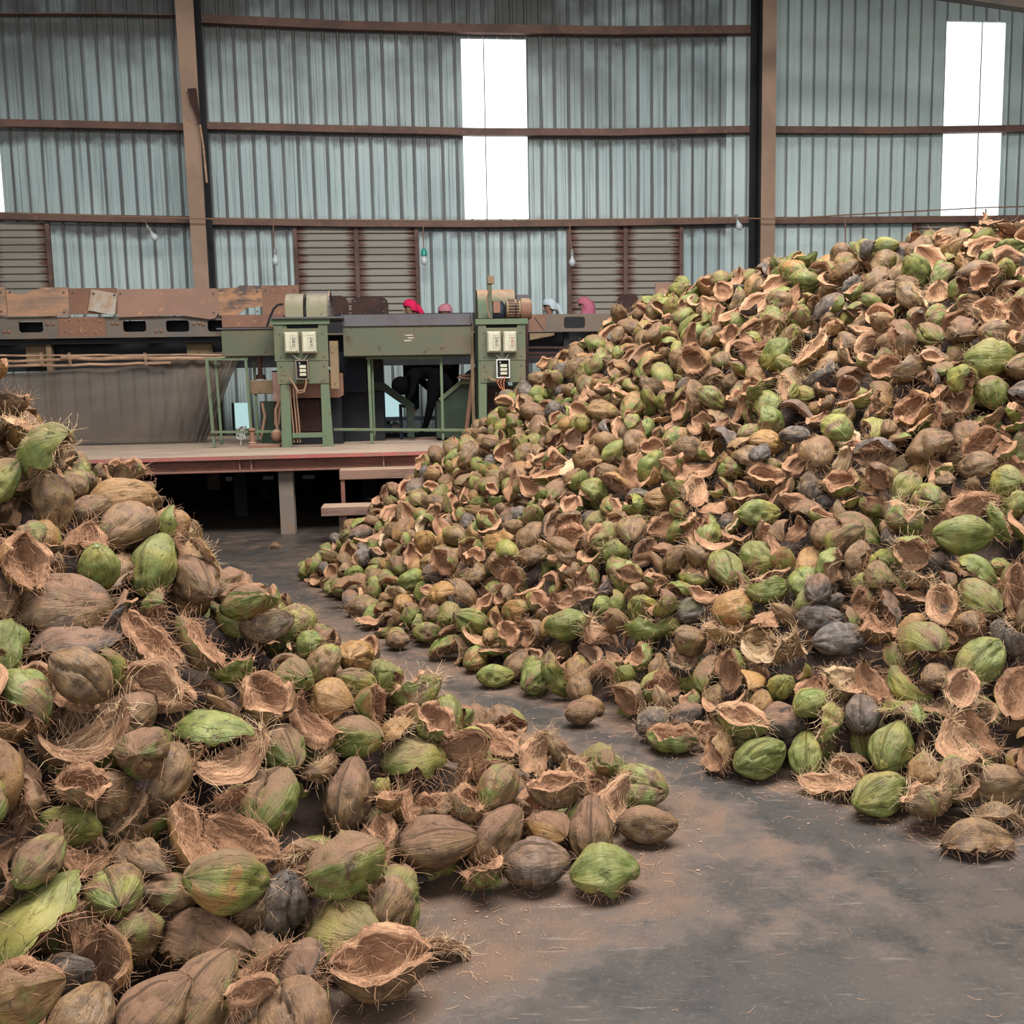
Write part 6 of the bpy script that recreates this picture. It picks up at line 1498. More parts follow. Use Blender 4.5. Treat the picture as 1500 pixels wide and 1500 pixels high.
    20,610,76,-12,5,30,47,179, -102,719,25,15,46,5,39,177, 188,343,23,-49,4,7,29,175, 113,805,219,-31,-39,-3,51,175, 28,696,121,-12,8,3,37,175, -162,428,104,4,33,37,41,53, 22,571,59,-19,1,-8,48,179, -59,707,58,-37,-11,29,28,177,
    47,676,125,28,38,10,47,164, 6,575,50,31,15,-33,27,163, 242,544,188,-5,12,-41,36,177, 72,543,77,3,-25,-41,29,177, 222,515,163,-18,-42,-5,38,176, 92,740,178,-12,-43,21,36,174, -102,680,10,9,6,34,51,178, 46,837,177,22,40,-20,45,178,
    66,814,185,7,-6,-44,48,181, -37,705,68,0,-9,-35,35,178, 57,475,30,4,46,-8,34,175, 224,584,193,-3,1,45,36,177, 138,713,203,-34,-30,14,30,162, -192,431,120,14,-5,47,39,36, -137,855,33,44,16,-6,49,160, 1,840,141,-23,12,10,48,160,
    23,775,141,-11,18,10,25,161, 175,461,106,4,-3,13,36,165, -74,708,46,15,-34,31,30,165, 251,583,212,12,34,-14,34,161, 40,775,149,8,-23,4,26,164, -34,361,25,-13,-46,10,36,35, -75,607,6,-3,21,40,27,160, -129,356,100,41,13,3,42,32,
    -110,813,50,-36,-14,13,48,164, 111,742,192,-29,40,7,36,165, -137,395,86,1,11,-28,48,32, 271,646,235,30,-20,34,47,160, 42,730,135,35,-2,-11,29,165, -138,355,112,-21,-22,7,46,33, 221,416,90,-28,-27,26,28,163, -49,836,103,35,-15,-22,48,162,
    14,620,77,22,43,-13,28,164, -78,765,63,-1,49,-8,44,164, -51,360,41,4,28,-39,40,37, 290,555,214,44,21,-7,42,164, 172,741,230,-35,-16,13,36,161, 201,744,236,11,16,-46,47,163, -75,250,19,-17,43,-18,42,36, -115,829,52,22,-32,-22,42,162,
    -37,614,36,-22,44,-9,26,165, -206,449,125,37,-17,1,46,36, 225,619,213,26,-36,-18,32,161, 93,828,211,-14,21,-29,36,163, -4,811,140,12,-3,-9,32,161, -96,397,48,-5,-25,40,48,35, 119,788,213,3,-46,-10,43,164, -156,810,15,-47,2,2,39,161,
    -125,771,30,-28,26,-33,30,164, 203,698,235,45,17,-2,26,162, 87,825,203,14,6,-18,30,163, -85,839,72,26,-27,17,41,164, 287,649,231,-10,-6,-49,39,164, 262,611,226,43,-2,4,36,161, 128,781,217,26,-42,7,32,164, -27,374,21,-3,-10,0,46,11,
    152,659,189,13,-24,-37,42,141, -85,801,68,10,18,-39,48,136, 41,688,123,-25,16,30,40,141, -10,537,21,26,-19,37,32,135, 153,459,89,27,3,40,34,138, -86,673,24,-41,-24,12,42,141, 197,595,196,-6,-21,-4,28,141, 64,685,148,8,-3,16,30,136,
    -125,761,25,30,17,-31,50,141, -85,633,11,44,-14,6,33,136, -139,244,75,14,1,31,43,6, -10,660,74,-3,9,41,42,138, 151,676,194,7,-13,11,46,138, -147,782,18,-3,-9,-49,50,138, -112,698,13,8,-29,-39,46,139, 238,601,216,-39,-18,-2,44,134,
    82,680,150,-19,19,-11,31,135, -28,718,82,-39,-18,25,35,139, 43,547,63,-25,-9,-41,27,137, 24,600,81,-13,-20,30,26,134, -112,792,49,6,-5,-48,38,137, 172,509,120,13,15,-36,44,138, 125,699,194,-41,23,-17,48,135, 176,335,16,5,31,-33,27,141,
    -166,787,8,18,-30,-26,44,141, -32,594,35,-3,-13,-16,38,134, -34,734,82,-12,43,-21,41,137, -210,399,162,13,9,35,42,8, -138,753,11,27,6,-25,38,136, 64,701,149,-15,0,-18,45,138, 2,755,127,26,29,27,34,137, 33,716,129,15,-13,21,29,139,
    71,632,123,15,-19,34,37,135, -64,776,74,5,-19,46,33,141, 91,599,120,-25,-15,35,36,134, -12,785,127,-20,30,33,34,136, 181,712,228,-19,-22,25,41,139, 303,583,229,0,-27,42,49,134, -124,729,18,39,24,9,39,137, -47,810,103,-40,12,22,37,136,
    -14,660,84,21,14,-6,26,138, -34,750,87,42,-8,2,42,140, 6,620,71,-20,-22,15,32,136, -129,741,27,32,39,1,40,140, 268,667,242,30,-4,14,34,141, 19,613,85,-25,-16,32,29,141, 47,757,149,15,23,32,37,137, 56,647,116,26,9,-38,40,141,
    80,809,191,14,26,-37,45,140, -51,769,83,9,49,7,37,138, 226,560,186,-13,35,-31,34,136, 133,740,209,6,44,1,43,139, 170,435,84,-16,-31,-35,29,136, 37,613,97,-46,5,-19,28,135, -73,682,48,36,-13,-27,28,136, -79,596,2,8,-9,-44,38,138,
    19,506,27,-24,31,31,27,135, -25,674,68,-2,-16,-47,31,140, 111,569,112,10,-14,11,36,135, 138,658,180,-20,-1,29,28,135, -155,348,120,38,0,-23,26,11, -72,596,12,10,-40,-4,31,140, 34,809,168,-34,0,-28,39,138, -155,332,125,3,25,25,39,12,
    -155,649,10,22,30,-27,36,11, -5,353,19,0,10,-47,28,6, 20,708,114,-43,9,24,37,141, -11,588,50,-15,45,-7,40,136, 121,623,159,9,-39,29,46,139, 15,517,28,-21,6,-40,29,136, -33,574,25,-8,10,-21,35,135, -4,774,131,-7,-7,-38,38,140,
    268,525,189,-28,-13,-22,40,135, 72,667,139,11,12,32,39,138, 100,788,206,4,28,22,27,136, -7,640,71,-8,-9,-49,29,141, -69,289,30,-8,16,22,27,7, -56,581,10,-27,-14,28,37,138, -98,698,22,42,27,-1,39,135, 152,520,114,14,-22,30,28,141,
    -108,753,34,-37,30,11,26,139, -89,359,59,13,1,12,29,13, -89,747,47,-47,11,-2,43,135, 109,795,208,-12,-32,24,50,140, -84,716,35,-17,-32,32,41,134, -22,791,113,-11,0,9,47,138, -187,396,128,-16,5,15,47,7, -9,760,112,31,-17,29,35,139,
    -219,496,116,36,-23,-3,42,9, -12,729,95,-23,-11,12,38,136, 114,724,187,15,2,-47,51,141, -99,798,58,-27,2,34,36,140, 141,574,137,22,17,-11,28,136, 73,621,124,-30,-36,-3,27,136, -26,737,94,-25,17,30,30,137, 142,822,237,29,39,12,34,140,
    -168,343,133,15,10,-2,30,11, -138,737,9,41,-22,5,45,140, 96,582,108,20,22,-40,38,141, -126,803,43,-20,37,-24,45,134, 225,492,149,14,-31,27,35,134, 119,744,198,7,4,12,32,141, 129,649,170,44,-1,16,36,135, 184,636,198,-14,-14,30,44,140,
    -40,768,93,-23,38,-19,39,139, -46,667,52,48,12,6,37,136, 307,602,238,-9,-5,48,40,141, 303,669,242,7,47,-3,41,139, -93,369,55,-19,16,-20,38,8, 6,764,118,-6,-22,5,38,136, -50,700,57,17,-6,-41,42,137, 141,752,217,8,-15,-42,48,135,
    -22,770,109,-40,-14,26,39,139, -70,801,81,-10,-27,-18,40,135, -27,697,75,-36,-3,27,25,137, 114,680,175,-21,41,-2,43,140, -20,709,83,41,-5,22,47,140, 126,731,208,18,26,-22,26,138, 198,633,205,-20,8,-41,27,140, 40,797,163,-4,32,30,38,136,
    -10,609,59,12,-8,-48,38,137, -148,758,15,-20,-29,-30,26,141, 22,699,112,28,18,27,33,141, 9,744,117,-25,-33,16,41,134, 203,713,235,32,-25,17,43,136, 0,655,86,-37,10,5,39,141, -82,624,6,13,47,-10,36,146, 294,630,244,-9,-21,-8,42,142,
    -116,384,65,2,-32,36,44,21, 20,672,100,11,11,-41,51,148, 229,461,122,6,-23,33,26,141, 183,669,211,11,45,-15,49,144, -97,684,19,31,-39,4,48,147, 138,598,146,-38,-20,-14,37,148, 77,696,153,45,-15,14,42,146, 53,600,98,43,15,14,49,149,
    30,762,137,-21,-34,25,42,140, -158,844,16,-29,-25,20,38,136, -41,271,14,34,-18,-19,27,6, -94,766,49,-7,38,-27,42,146, 220,527,163,-16,-17,44,41,142, 285,617,234,-21,20,41,48,145, -11,543,23,-12,23,29,30,143, 41,739,139,-11,1,-21,35,135,
    121,715,191,11,-20,43,27,142, 30,551,51,-20,42,3,29,137, 178,659,210,-48,3,-10,38,144, 10,635,81,-44,22,8,38,143, -32,813,113,-34,29,-19,42,139, 60,794,175,22,-2,7,38,143, 122,727,197,-19,17,-18,40,141, -60,795,82,24,2,-24,48,138,
    -79,309,48,17,10,21,36,16, 19,488,13,-10,0,10,28,144, -15,779,118,27,18,38,38,147, 62,684,140,7,-33,33,34,146, -94,706,26,-26,25,-19,30,140, 82,816,203,-2,-14,26,29,135, -101,359,72,5,8,-22,44,21, -172,331,140,21,41,-20,26,11,
    215,619,206,41,-13,11,37,145, 223,690,233,-34,-34,2,50,136, -99,750,37,36,5,28,37,143, 171,471,106,-23,-39,-1,26,144, 71,496,51,13,-25,30,27,140, -27,830,119,-31,-35,-16,38,139, -21,813,125,-46,-9,-15,39,147, 175,438,92,-13,19,16,33,149,
    190,631,203,-40,-28,9,42,148, -17,354,22,2,9,33,50,15, -180,357,139,0,-9,-46,29,11, 4,508,12,8,-9,-24,32,144, 166,707,217,-2,-4,18,50,140, 74,686,148,-29,-29,23,39,146, 182,590,172,-18,-19,35,39,146, 163,510,119,38,-27,-18,47,143,
    72,745,160,0,43,21,48,148, 56,665,125,8,27,-41,37,143, 220,501,149,45,-19,9,27,149, -39,698,60,9,15,-27,27,135, 1,819,141,-35,30,-2,50,142, -23,728,88,-1,-2,-48,33,137, 184,701,231,39,-5,28,30,149, -87,420,44,2,35,27,50,19,
    -207,413,141,-39,-11,16,48,9, 35,607,84,21,43,-13,31,145, 31,613,83,-15,-19,-7,26,148, 44,718,132,25,-26,-24,42,138, 162,652,190,-9,-15,-5,36,138, 49,632,109,32,3,-14,33,144, -37,619,47,-25,39,20,31,134, 53,746,149,-45,-12,-2,29,144,
    -26,354,28,2,21,-42,35,17, -103,711,19,41,-6,21,30,137, 232,657,226,-10,-19,43,40,134, 61,735,153,8,40,-17,48,143, -16,669,71,1,2,23,41,147, 188,689,223,0,22,40,44,135, 18,645,94,-16,6,46,48,147, -47,758,77,-12,-18,43,38,147,
    226,507,156,-12,33,-23,27,142, 123,821,222,10,-44,-20,26,139, -66,356,50,7,16,-27,44,19, -13,331,21,17,12,-43,31,13, 63,697,142,-26,-32,17,51,138, 38,767,142,26,34,23,33,146, -109,801,54,7,-49,-2,34,143, 34,668,109,-16,0,45,43,135,
    224,634,217,-3,-13,48,31,145, -85,819,74,39,-30,3,40,139, -128,742,13,11,12,-21,44,142, 194,396,68,4,-22,44,26,140, -75,821,79,-3,12,10,42,141, 32,654,106,-14,10,41,29,138, 29,598,73,-13,-10,44,35,141, 131,838,225,-35,22,22,36,134,
    120,653,173,30,16,3,33,138, -145,253,80,-13,45,-5,42,21, -124,471,50,-15,17,40,38,13, -80,287,43,18,-1,-37,29,16, -58,678,46,39,-5,-7,49,145, 300,611,235,-34,-20,15,41,134, -66,622,18,-7,-45,19,31,146, 217,493,144,21,-30,-24,30,134,
    212,420,86,-2,-21,33,26,146, 49,598,86,7,-10,12,41,138, 45,552,66,1,-45,22,31,148, 17,743,123,-2,12,-44,48,142, -7,651,71,23,-8,14,35,142, 74,629,130,18,10,18,26,141, -51,274,15,-15,-29,16,37,18, 10,802,136,16,-9,0,48,135,
    49,811,166,-22,-13,25,47,138, 7,779,125,20,-3,-42,48,138, -116,745,22,28,2,-35,44,141, 14,833,148,-32,-11,-2,49,137, 61,662,136,-10,-32,-36,36,134, 78,820,196,2,43,18,45,147, 26,481,13,1,13,-46,27,145, 74,475,42,4,34,-14,34,146,
    228,661,236,-8,-22,-37,29,145, 201,763,240,-38,22,22,40,136, -103,738,31,32,-3,-14,27,148, 272,608,231,-1,-3,49,31,141, 215,399,76,-18,29,-20,40,140, 69,721,154,21,-18,-30,43,145, 112,769,200,-7,7,-18,46,142, 108,829,219,18,39,20,33,148,
    -156,290,104,4,27,12,34,13, -105,196,19,-9,27,-14,39,16, 33,705,121,-40,13,-19,38,135, 105,713,178,3,22,-41,32,138, 146,512,103,-7,-3,12,27,142, -45,650,44,-36,-33,-8,47,142, 133,707,198,-2,7,20,33,144, 26,743,130,5,-16,-44,41,145,
    85,793,191,-27,-19,14,38,140, -22,819,119,-43,-10,8,25,137, 33,836,166,3,7,-37,37,139, -174,499,77,-38,-5,-11,46,6, -211,483,107,-8,-10,-1,42,10, -162,336,128,-35,15,-32,31,15, -163,383,112,3,12,-26,40,21, -133,781,26,-22,32,-12,50,149,
    -39,681,56,32,-37,-8,34,148, 44,769,148,-14,-24,-40,34,147, 65,830,187,5,-18,18,35,138, 50,740,142,-30,18,-26,32,147, 139,790,222,-31,16,-33,40,142, 145,781,228,-12,-20,13,35,148, -260,508,130,17,3,44,44,15, -109,376,76,8,-15,44,38,10,
    -29,631,51,21,29,32,50,148, -44,607,30,0,-3,8,42,144, 212,677,229,-23,-36,-1,37,141, 10,722,114,16,34,-1,38,143, 72,641,125,-37,-26,-4,44,149, -6,797,132,-35,-25,6,36,136, -46,824,107,6,-16,35,28,145, 60,859,184,43,8,-13,41,145,
    -4,387,9,9,-49,-1,50,6, -24,557,21,-28,38,1,43,146, 39,491,25,0,47,-13,29,142, 80,750,172,-10,-2,23,46,142, 296,569,218,-39,12,-4,49,148, 2,610,66,-5,18,39,33,149, 172,649,198,-46,13,7,38,147, 146,712,208,-33,19,-10,39,146,
    182,796,235,-16,41,13,34,139, 281,578,228,24,-30,-23,26,148, -11,360,12,2,-2,49,49,10, -126,592,9,-8,7,42,33,13, -265,523,123,-41,-25,9,42,14, -141,578,24,-45,-20,10,28,18, -40,746,79,5,35,-28,26,135, -133,802,32,34,0,-37,49,146,
    -70,727,47,8,-26,-14,41,138, -161,777,3,7,-6,-8,27,144, -50,716,59,33,-15,-5,26,145, -53,815,92,-21,35,-20,49,148, -15,614,53,6,10,-23,27,148, 215,664,225,-36,29,12,40,144, -99,838,56,-23,19,25,44,138, 214,557,177,16,-30,-9,30,137,
    87,751,181,20,46,1,38,138, 168,753,231,21,-45,6,37,141, 91,707,166,-13,22,-28,46,145, 37,822,166,-37,-15,-16,51,145, -75,771,72,-4,-50,-5,37,142, 47,817,174,36,32,-8,27,148, 269,604,227,11,-4,49,35,147, 206,607,196,8,-8,40,25,142,
    133,809,224,-14,35,-32,38,145, 120,455,59,18,46,5,40,148, 127,771,215,23,-7,43,32,138, -20,343,25,44,0,-7,33,21, -111,376,68,26,5,-29,35,18, -167,365,123,22,27,23,40,14, -128,602,4,-3,25,41,33,17, -156,632,14,-39,-10,23,38,20,
    -20,298,9,-22,6,18,33,6, 40,707,129,11,-35,-30,25,144, 2,592,54,8,15,-22,41,135, -146,766,9,43,-25,-3,47,142, -85,703,28,2,-20,45,32,146, 137,779,217,39,0,22,38,146, 157,707,211,19,1,33,27,135, 88,781,184,10,-16,-9,39,136,
    232,496,149,-38,19,2,32,148, 27,802,154,20,-2,-45,51,148, 147,519,108,-6,5,-15,26,144, 73,786,178,3,20,-7,30,138, -138,770,15,-8,-28,28,40,147, 144,813,229,22,-6,5,32,147, 275,633,240,26,-10,-23,30,140, -26,361,15,32,-33,1,34,9,
    -103,552,5,-2,-48,12,50,18, 97,452,44,-23,-36,20,29,135, 53,720,139,32,-10,-3,32,146, 238,678,232,19,-37,-22,50,139, 301,659,232,-49,-9,4,43,146, -81,698,34,35,19,-18,42,147, -9,719,93,-24,1,-15,27,140, 193,757,234,-35,5,-27,34,137,
    -155,819,16,23,10,-7,32,142, -106,388,56,-9,21,39,49,10, -49,372,23,-7,8,-19,44,10, -174,543,57,-23,-22,-31,42,12, -178,346,140,0,-19,36,34,20, -59,845,81,-44,-9,-19,44,142, -86,779,59,21,-13,-26,49,149, -115,759,30,22,-37,13,38,143,
    -16,763,103,10,19,-17,41,147, -15,560,28,5,-10,-40,34,143, 105,833,209,18,-7,-46,48,140, -22,656,63,0,4,-42,42,142, 251,641,230,33,1,-22,41,136, 68,829,182,36,30,7,31,135, -65,689,44,-40,-13,26,36,140, 60,530,61,-27,-7,11,31,134,
    27,809,146,9,-13,18,27,135, 121,665,174,-18,-46,-4,40,146, 58,676,133,23,44,-1,51,145, -149,799,17,-26,-2,43,41,146, -42,759,86,16,35,-2,30,145, -81,654,18,-10,0,-41,31,144, 100,732,180,-5,-32,-30,33,147, 2,736,108,32,4,-18,32,134,
    -95,627,3,-3,5,-49,34,148, 151,713,218,-31,39,3,38,146, -6,753,108,17,40,-20,33,142, -94,822,60,-6,-5,-14,34,146, -240,555,81,0,-22,45,46,21, -45,381,15,-3,27,33,37,8, -126,370,85,-30,3,-35,43,13, -151,372,101,-10,2,21,31,15,
    9,377,4,8,-47,-13,38,19, -140,370,98,39,14,-12,37,6, -166,442,90,-41,4,-27,48,14, -37,268,8,-13,24,40,28,19, -66,375,36,-26,-5,9,41,7, -226,588,58,-8,-7,-28,27,7, -108,732,20,41,16,23,35,148, 204,395,66,19,34,31,37,143,
    185,730,227,-32,-26,8,44,142, -122,827,40,-4,19,46,42,140, 95,654,147,-31,36,7,31,140, 137,725,203,-5,-24,25,28,148, -14,801,124,-36,-33,7,51,146, -22,745,95,28,-25,15,27,141, 87,724,168,-7,-31,1,31,147, 156,723,213,1,-9,-49,37,143,
    156,787,227,-19,-11,39,51,145, 134,819,219,31,7,2,48,143, -4,787,117,27,-5,-41,44,138, 84,843,195,-14,0,-46,43,134, 158,757,225,-38,6,29,43,134, 143,769,220,47,-6,13,48,140, 107,690,172,-41,28,4,33,142, -5,619,62,-19,11,43,27,145,
    24,827,158,-4,-24,-42,36,135, 297,647,235,-12,-3,-47,40,141, -62,810,87,33,35,3,26,137, 102,805,203,-26,-10,16,28,138, 116,754,198,-23,31,-25,28,144, -126,852,30,33,-4,23,26,138, -173,375,121,-20,-44,6,28,9, -102,377,58,3,17,11,39,15,
    -220,408,164,-46,-13,10,50,0, -41,360,34,16,44,16,43,7, -233,577,64,-20,20,16,48,14, -211,499,104,14,34,-31,33,9, -87,494,20,-2,-3,-20,42,18, -116,442,58,-29,-40,-1,40,10, -10,600,51,6,-21,-2,38,144, 147,735,212,11,-13,-38,42,143,
    69,775,172,13,-16,-40,43,138, -86,661,11,21,-10,24,35,143, 116,449,55,16,43,-17,38,148, -97,761,39,-5,-13,36,37,143, 99,818,202,24,-6,-22,31,138, 54,774,157,46,-14,-11,30,129, 187,826,216,-12,-6,32,33,141, 302,647,228,-38,-32,3,37,144,
    208,693,228,-34,35,3,37,134, -127,865,25,-43,-19,-14,44,142, -56,659,37,-21,6,-19,40,147, -48,738,70,10,-24,-6,31,149, 165,746,221,-10,-26,39,36,140, 34,854,149,43,-9,18,41,148, -77,756,57,4,-30,-35,40,147, 95,684,160,21,-8,20,38,147,
    120,833,219,18,-36,5,39,138, -61,838,84,30,-18,1,31,134, 83,556,90,6,7,43,25,146, 129,635,165,0,-3,-47,50,144, 222,706,228,-21,-12,3,51,138, 193,723,233,-6,-15,43,46,143, -42,572,15,9,-14,42,26,142, 146,805,222,21,25,22,48,144,
    -121,881,22,-33,-12,24,43,134, 28,842,154,7,11,35,45,149, -37,830,110,36,29,7,50,147, 100,860,205,-26,2,-41,50,139, 312,615,238,6,10,-45,33,136, 182,701,221,-1,-19,-46,29,144, -70,811,82,12,-26,-39,38,147, -110,746,29,-9,-46,14,38,148,
    293,665,232,-43,5,19,25,140, 100,596,123,-37,2,11,25,143, -12,839,128,6,22,36,38,137, -84,726,41,-17,-40,-16,26,128, -54,841,89,24,21,-38,27,135, 99,704,172,22,7,-29,34,146, -33,761,91,28,20,-19,29,138, -170,639,15,10,22,44,46,16,
    -82,520,4,47,7,4,40,21, -83,506,7,12,29,37,43,4, -96,381,47,-10,20,-20,38,10, -57,380,22,-13,-8,-43,42,20, -123,555,13,-1,-40,27,50,12, -62,442,17,-33,20,14,42,9, -150,579,13,18,-7,45,50,8, -196,645,19,-29,24,18,48,5,
    -60,388,28,-40,-11,6,48,4, -152,265,90,0,8,-11,38,19, -141,232,66,-24,-30,18,41,16, -84,386,43,-6,49,7,39,13, -112,456,37,-4,-8,49,41,2, -125,401,73,25,14,-16,42,6, -108,182,17,-7,0,-49,43,10, -108,511,14,-26,-20,2,43,15,
    -198,420,126,19,12,31,45,13, -207,714,6,8,42,23,42,2, -148,411,93,18,36,-30,47,20, -136,463,54,-8,-44,3,46,9, -190,682,8,17,-44,-14,44,7, -187,655,13,23,-7,41,44,7, -158,615,13,-14,24,-1,45,11, -65,365,42,28,-2,40,37,6,
    -45,448,4,-22,9,-7,41,12, -174,528,56,13,0,23,38,0, -49,438,7,22,0,-36,40,4, -116,510,20,-23,-18,-18,46,8, -181,668,6,-13,5,-31,50,8, -96,502,11,-44,19,11,50,1, -57,370,32,7,30,33,40,17, 7,295,4,7,10,48,38,19,
    -79,473,12,-40,-27,9,49,3, -156,574,23,-32,29,7,48,20, -122,205,41,-28,-29,21,43,15, -148,251,89,23,-20,-1,42,18, -154,456,74,29,23,17,40,11, -156,278,103,-20,44,-8,43,16, -183,380,128,17,17,13,31,8, -173,301,126,-2,-24,44,33,18,
    -174,311,145,15,-30,36,49,7, -115,179,28,3,23,-21,38,14, -149,504,48,12,-22,42,51,10, -176,273,121,-12,1,38,50,18, -143,448,66,12,0,-37,42,4, -116,492,29,3,-49,-8,37,11, -159,513,51,-23,-5,8,42,13, -156,265,99,7,19,-45,43,15,
    -165,501,62,-27,21,-36,42,9, -176,486,81,-5,-26,13,48,11, -122,456,46,11,15,-35,49,6, -151,468,64,20,39,24,42,5, -130,210,47,-15,24,-31,48,17, -165,458,82,18,-32,-26,43,4, -213,350,166,-17,-30,-36,25,0, -181,309,137,-2,24,12,31,16,
    -168,276,111,-8,38,-30,50,12, -180,315,144,-30,6,28,41,10, -212,377,160,24,4,44,49,1, -163,295,115,37,-2,21,34,7, -112,422,55,26,-21,8,40,4, -248,413,171,30,23,-13,40,19, -190,342,151,25,14,41,48,10, -187,489,90,8,-14,30,37,11,
    -159,404,102,14,27,31,46,18, -150,228,72,9,-5,49,39,17, -125,424,63,21,20,30,50,0, -174,471,86,29,0,-30,50,8, -237,409,171,2,21,-35,46,9, -154,490,55,-36,-8,-30,42,18, -193,317,152,-9,12,-28,49,16, -249,400,178,19,-1,46,46,6,
    -160,254,89,-9,27,-39,31,18, -140,567,17,-36,27,22,42,14, -212,429,131,-30,18,15,33,11, -215,352,177,-47,13,11,38,0, -223,396,165,19,-5,10,37,7, -136,214,54,-11,-19,-5,27,13, -197,341,163,-37,-29,12,45,6, -190,500,84,-3,-18,3,41,6,
    -184,292,130,-13,28,-35,46,10, -144,611,6,-14,-3,-47,47,13, -116,402,64,-15,37,-18,43,13, -124,484,34,7,-7,32,49,16, -209,343,173,30,3,32,43,10, -94,518,7,-11,-9,-19,40,20, -196,319,158,3,5,-25,26,13, -121,191,34,-2,-5,25,31,12,
    -224,365,171,1,-49,6,32,20, -123,181,34,-14,13,26,28,16, -117,544,8,12,-11,4,25,13, -260,426,175,-25,18,-14,42,13, -208,530,90,15,10,24,36,17, -190,382,133,-15,19,43,31,15, -264,441,175,-22,-40,-1,42,16, -160,245,92,-35,-6,2,31,18,
    -168,287,122,-10,1,26,39,8, -122,533,18,3,-20,-44,35,7, -188,296,138,-12,5,-32,35,16, -143,215,60,-18,41,-15,32,14, -250,433,165,-17,-8,46,33,13, -150,237,75,-19,25,11,29,0, -191,329,161,21,15,-18,34,4, -129,495,42,45,-21,0,41,20,
    -234,381,175,4,4,12,35,20, -192,679,17,30,0,-27,41,7, -204,325,165,37,-12,-18,39,17, -42,393,19,39,-19,-25,37,14, -137,583,13,-26,3,-23,35,10, -138,410,79,48,5,13,29,20, -169,247,98,-16,0,21,35,5, -228,373,173,8,5,32,26,6,
    -246,460,167,-19,-32,-30,42,11, -179,328,147,4,-4,-48,41,21, -88,474,20,-11,-10,9,34,6, -174,654,15,-3,20,15,31,20, -106,403,56,-8,19,-23,31,10, -218,691,20,10,32,-3,36,5, -167,608,22,2,-10,-44,27,7, -187,307,157,10,-35,-23,38,14,
    -118,565,9,31,-19,-8,36,3, -166,262,102,5,7,-41,42,13, -268,434,178,28,-8,-25,26,8, -130,186,38,-4,-20,42,29,6, -201,331,169,-19,-43,6,30,15, -233,378,179,-41,-8,9,34,19, -167,313,125,10,-5,-24,27,13, -150,595,20,45,-13,7,36,6,
    -184,510,82,-17,35,4,41,6, -98,513,15,-32,21,12,29,21, -190,663,18,-9,-19,-25,33,13, -169,518,58,8,7,3,32,5, -125,192,41,-46,9,-13,26,18, -200,641,34,2,-9,-46,31,1, -133,600,10,-28,-4,23,29,14, -194,357,156,-8,7,-10,42,15,
    -183,645,17,-4,16,-37,33,14, 293,470,144,-8,-46,17,31,140, 326,562,221,-35,-28,4,49,143, 260,403,82,3,13,-42,48,147, 375,647,233,-7,9,-31,44,128, 158,807,219,30,-29,-19,50,147, 240,426,95,10,-8,-16,38,147, 260,461,131,49,0,2,27,137,
    260,478,146,9,-32,12,32,140, 293,547,206,33,-31,-17,28,134, 349,646,234,-8,-16,43,49,128, 260,379,62,22,-5,-19,45,148, 246,448,120,25,-15,-30,32,140, 300,511,178,-18,-5,-35,26,141, 203,321,7,-27,-25,12,27,142, 253,448,119,12,-36,12,31,145,
    298,479,150,-27,-41,-8,26,128, 253,456,126,-13,-1,13,41,144, 167,808,218,0,17,-32,45,138, 254,409,89,-23,-5,39,49,147, -164,800,10,13,7,-18,39,129, 335,640,229,-8,-1,40,48,143, 123,500,88,10,48,-10,46,147, 244,416,92,-43,-20,-16,43,142,
    314,589,230,-17,-44,12,48,147, 145,892,212,19,-11,-36,50,138, 258,506,163,22,7,-10,28,149, 296,534,206,1,43,11,49,134, 288,451,130,-3,-4,-40,47,143, 180,325,7,-18,6,41,28,147, 249,418,102,-19,2,19,29,130, 313,534,197,2,30,-40,46,134,
    343,610,240,-47,1,-12,45,136, 202,355,38,-13,-21,34,47,146, 303,555,211,32,23,31,34,145, 217,375,57,8,48,-5,41,137, 225,399,77,30,-18,32,41,143, 278,466,142,-22,1,43,37,142, 247,378,58,-28,39,3,41,148, 341,578,228,11,16,-31,49,135,
    181,320,14,21,17,-34,38,143, 335,627,247,19,46,-1,51,136, -6,743,104,26,27,15,32,139, 280,532,191,27,14,8,46,147, 288,500,170,49,-7,-7,38,139, 238,397,77,-31,10,-6,49,146, 311,540,210,1,-36,-9,43,133, 95,669,152,-18,44,0,46,148,
    259,702,226,-8,10,42,49,141, 310,514,181,36,15,29,38,145, 274,494,163,38,9,5,49,134, 247,387,70,13,19,-42,49,136, 282,470,148,-17,16,38,38,141, 326,537,205,10,11,-20,35,137, 358,629,231,3,12,8,47,145, 213,307,7,-13,-13,11,39,130,
    248,616,221,21,27,32,38,129, 332,610,243,-3,-8,3,48,144, 336,560,226,8,-47,-14,33,136, 230,359,42,38,1,0,39,134, 329,585,232,14,33,-28,37,140, 262,425,108,-11,-20,13,46,133, 307,489,164,-13,10,-4,43,141, 269,483,157,50,1,-2,48,138,
    173,615,181,28,23,18,25,134, 271,475,145,34,0,28,40,132, 278,513,175,-36,2,2,40,143, 16,686,99,-45,-11,-19,25,135, 240,427,101,-7,-1,-30,33,141, 194,330,15,35,-3,18,44,138, 241,362,47,24,-26,24,41,149, 229,416,96,-9,-24,-27,40,129,
    305,481,157,16,13,4,49,140, 142,835,226,-2,-24,43,32,134, 214,386,65,8,-21,-12,39,144, 310,554,220,-20,43,-9,47,129, 247,462,128,12,26,1,39,147, 262,441,116,12,-3,-40,48,140, 289,511,179,11,13,37,39,129, 222,334,24,-38,30,-2,48,139,
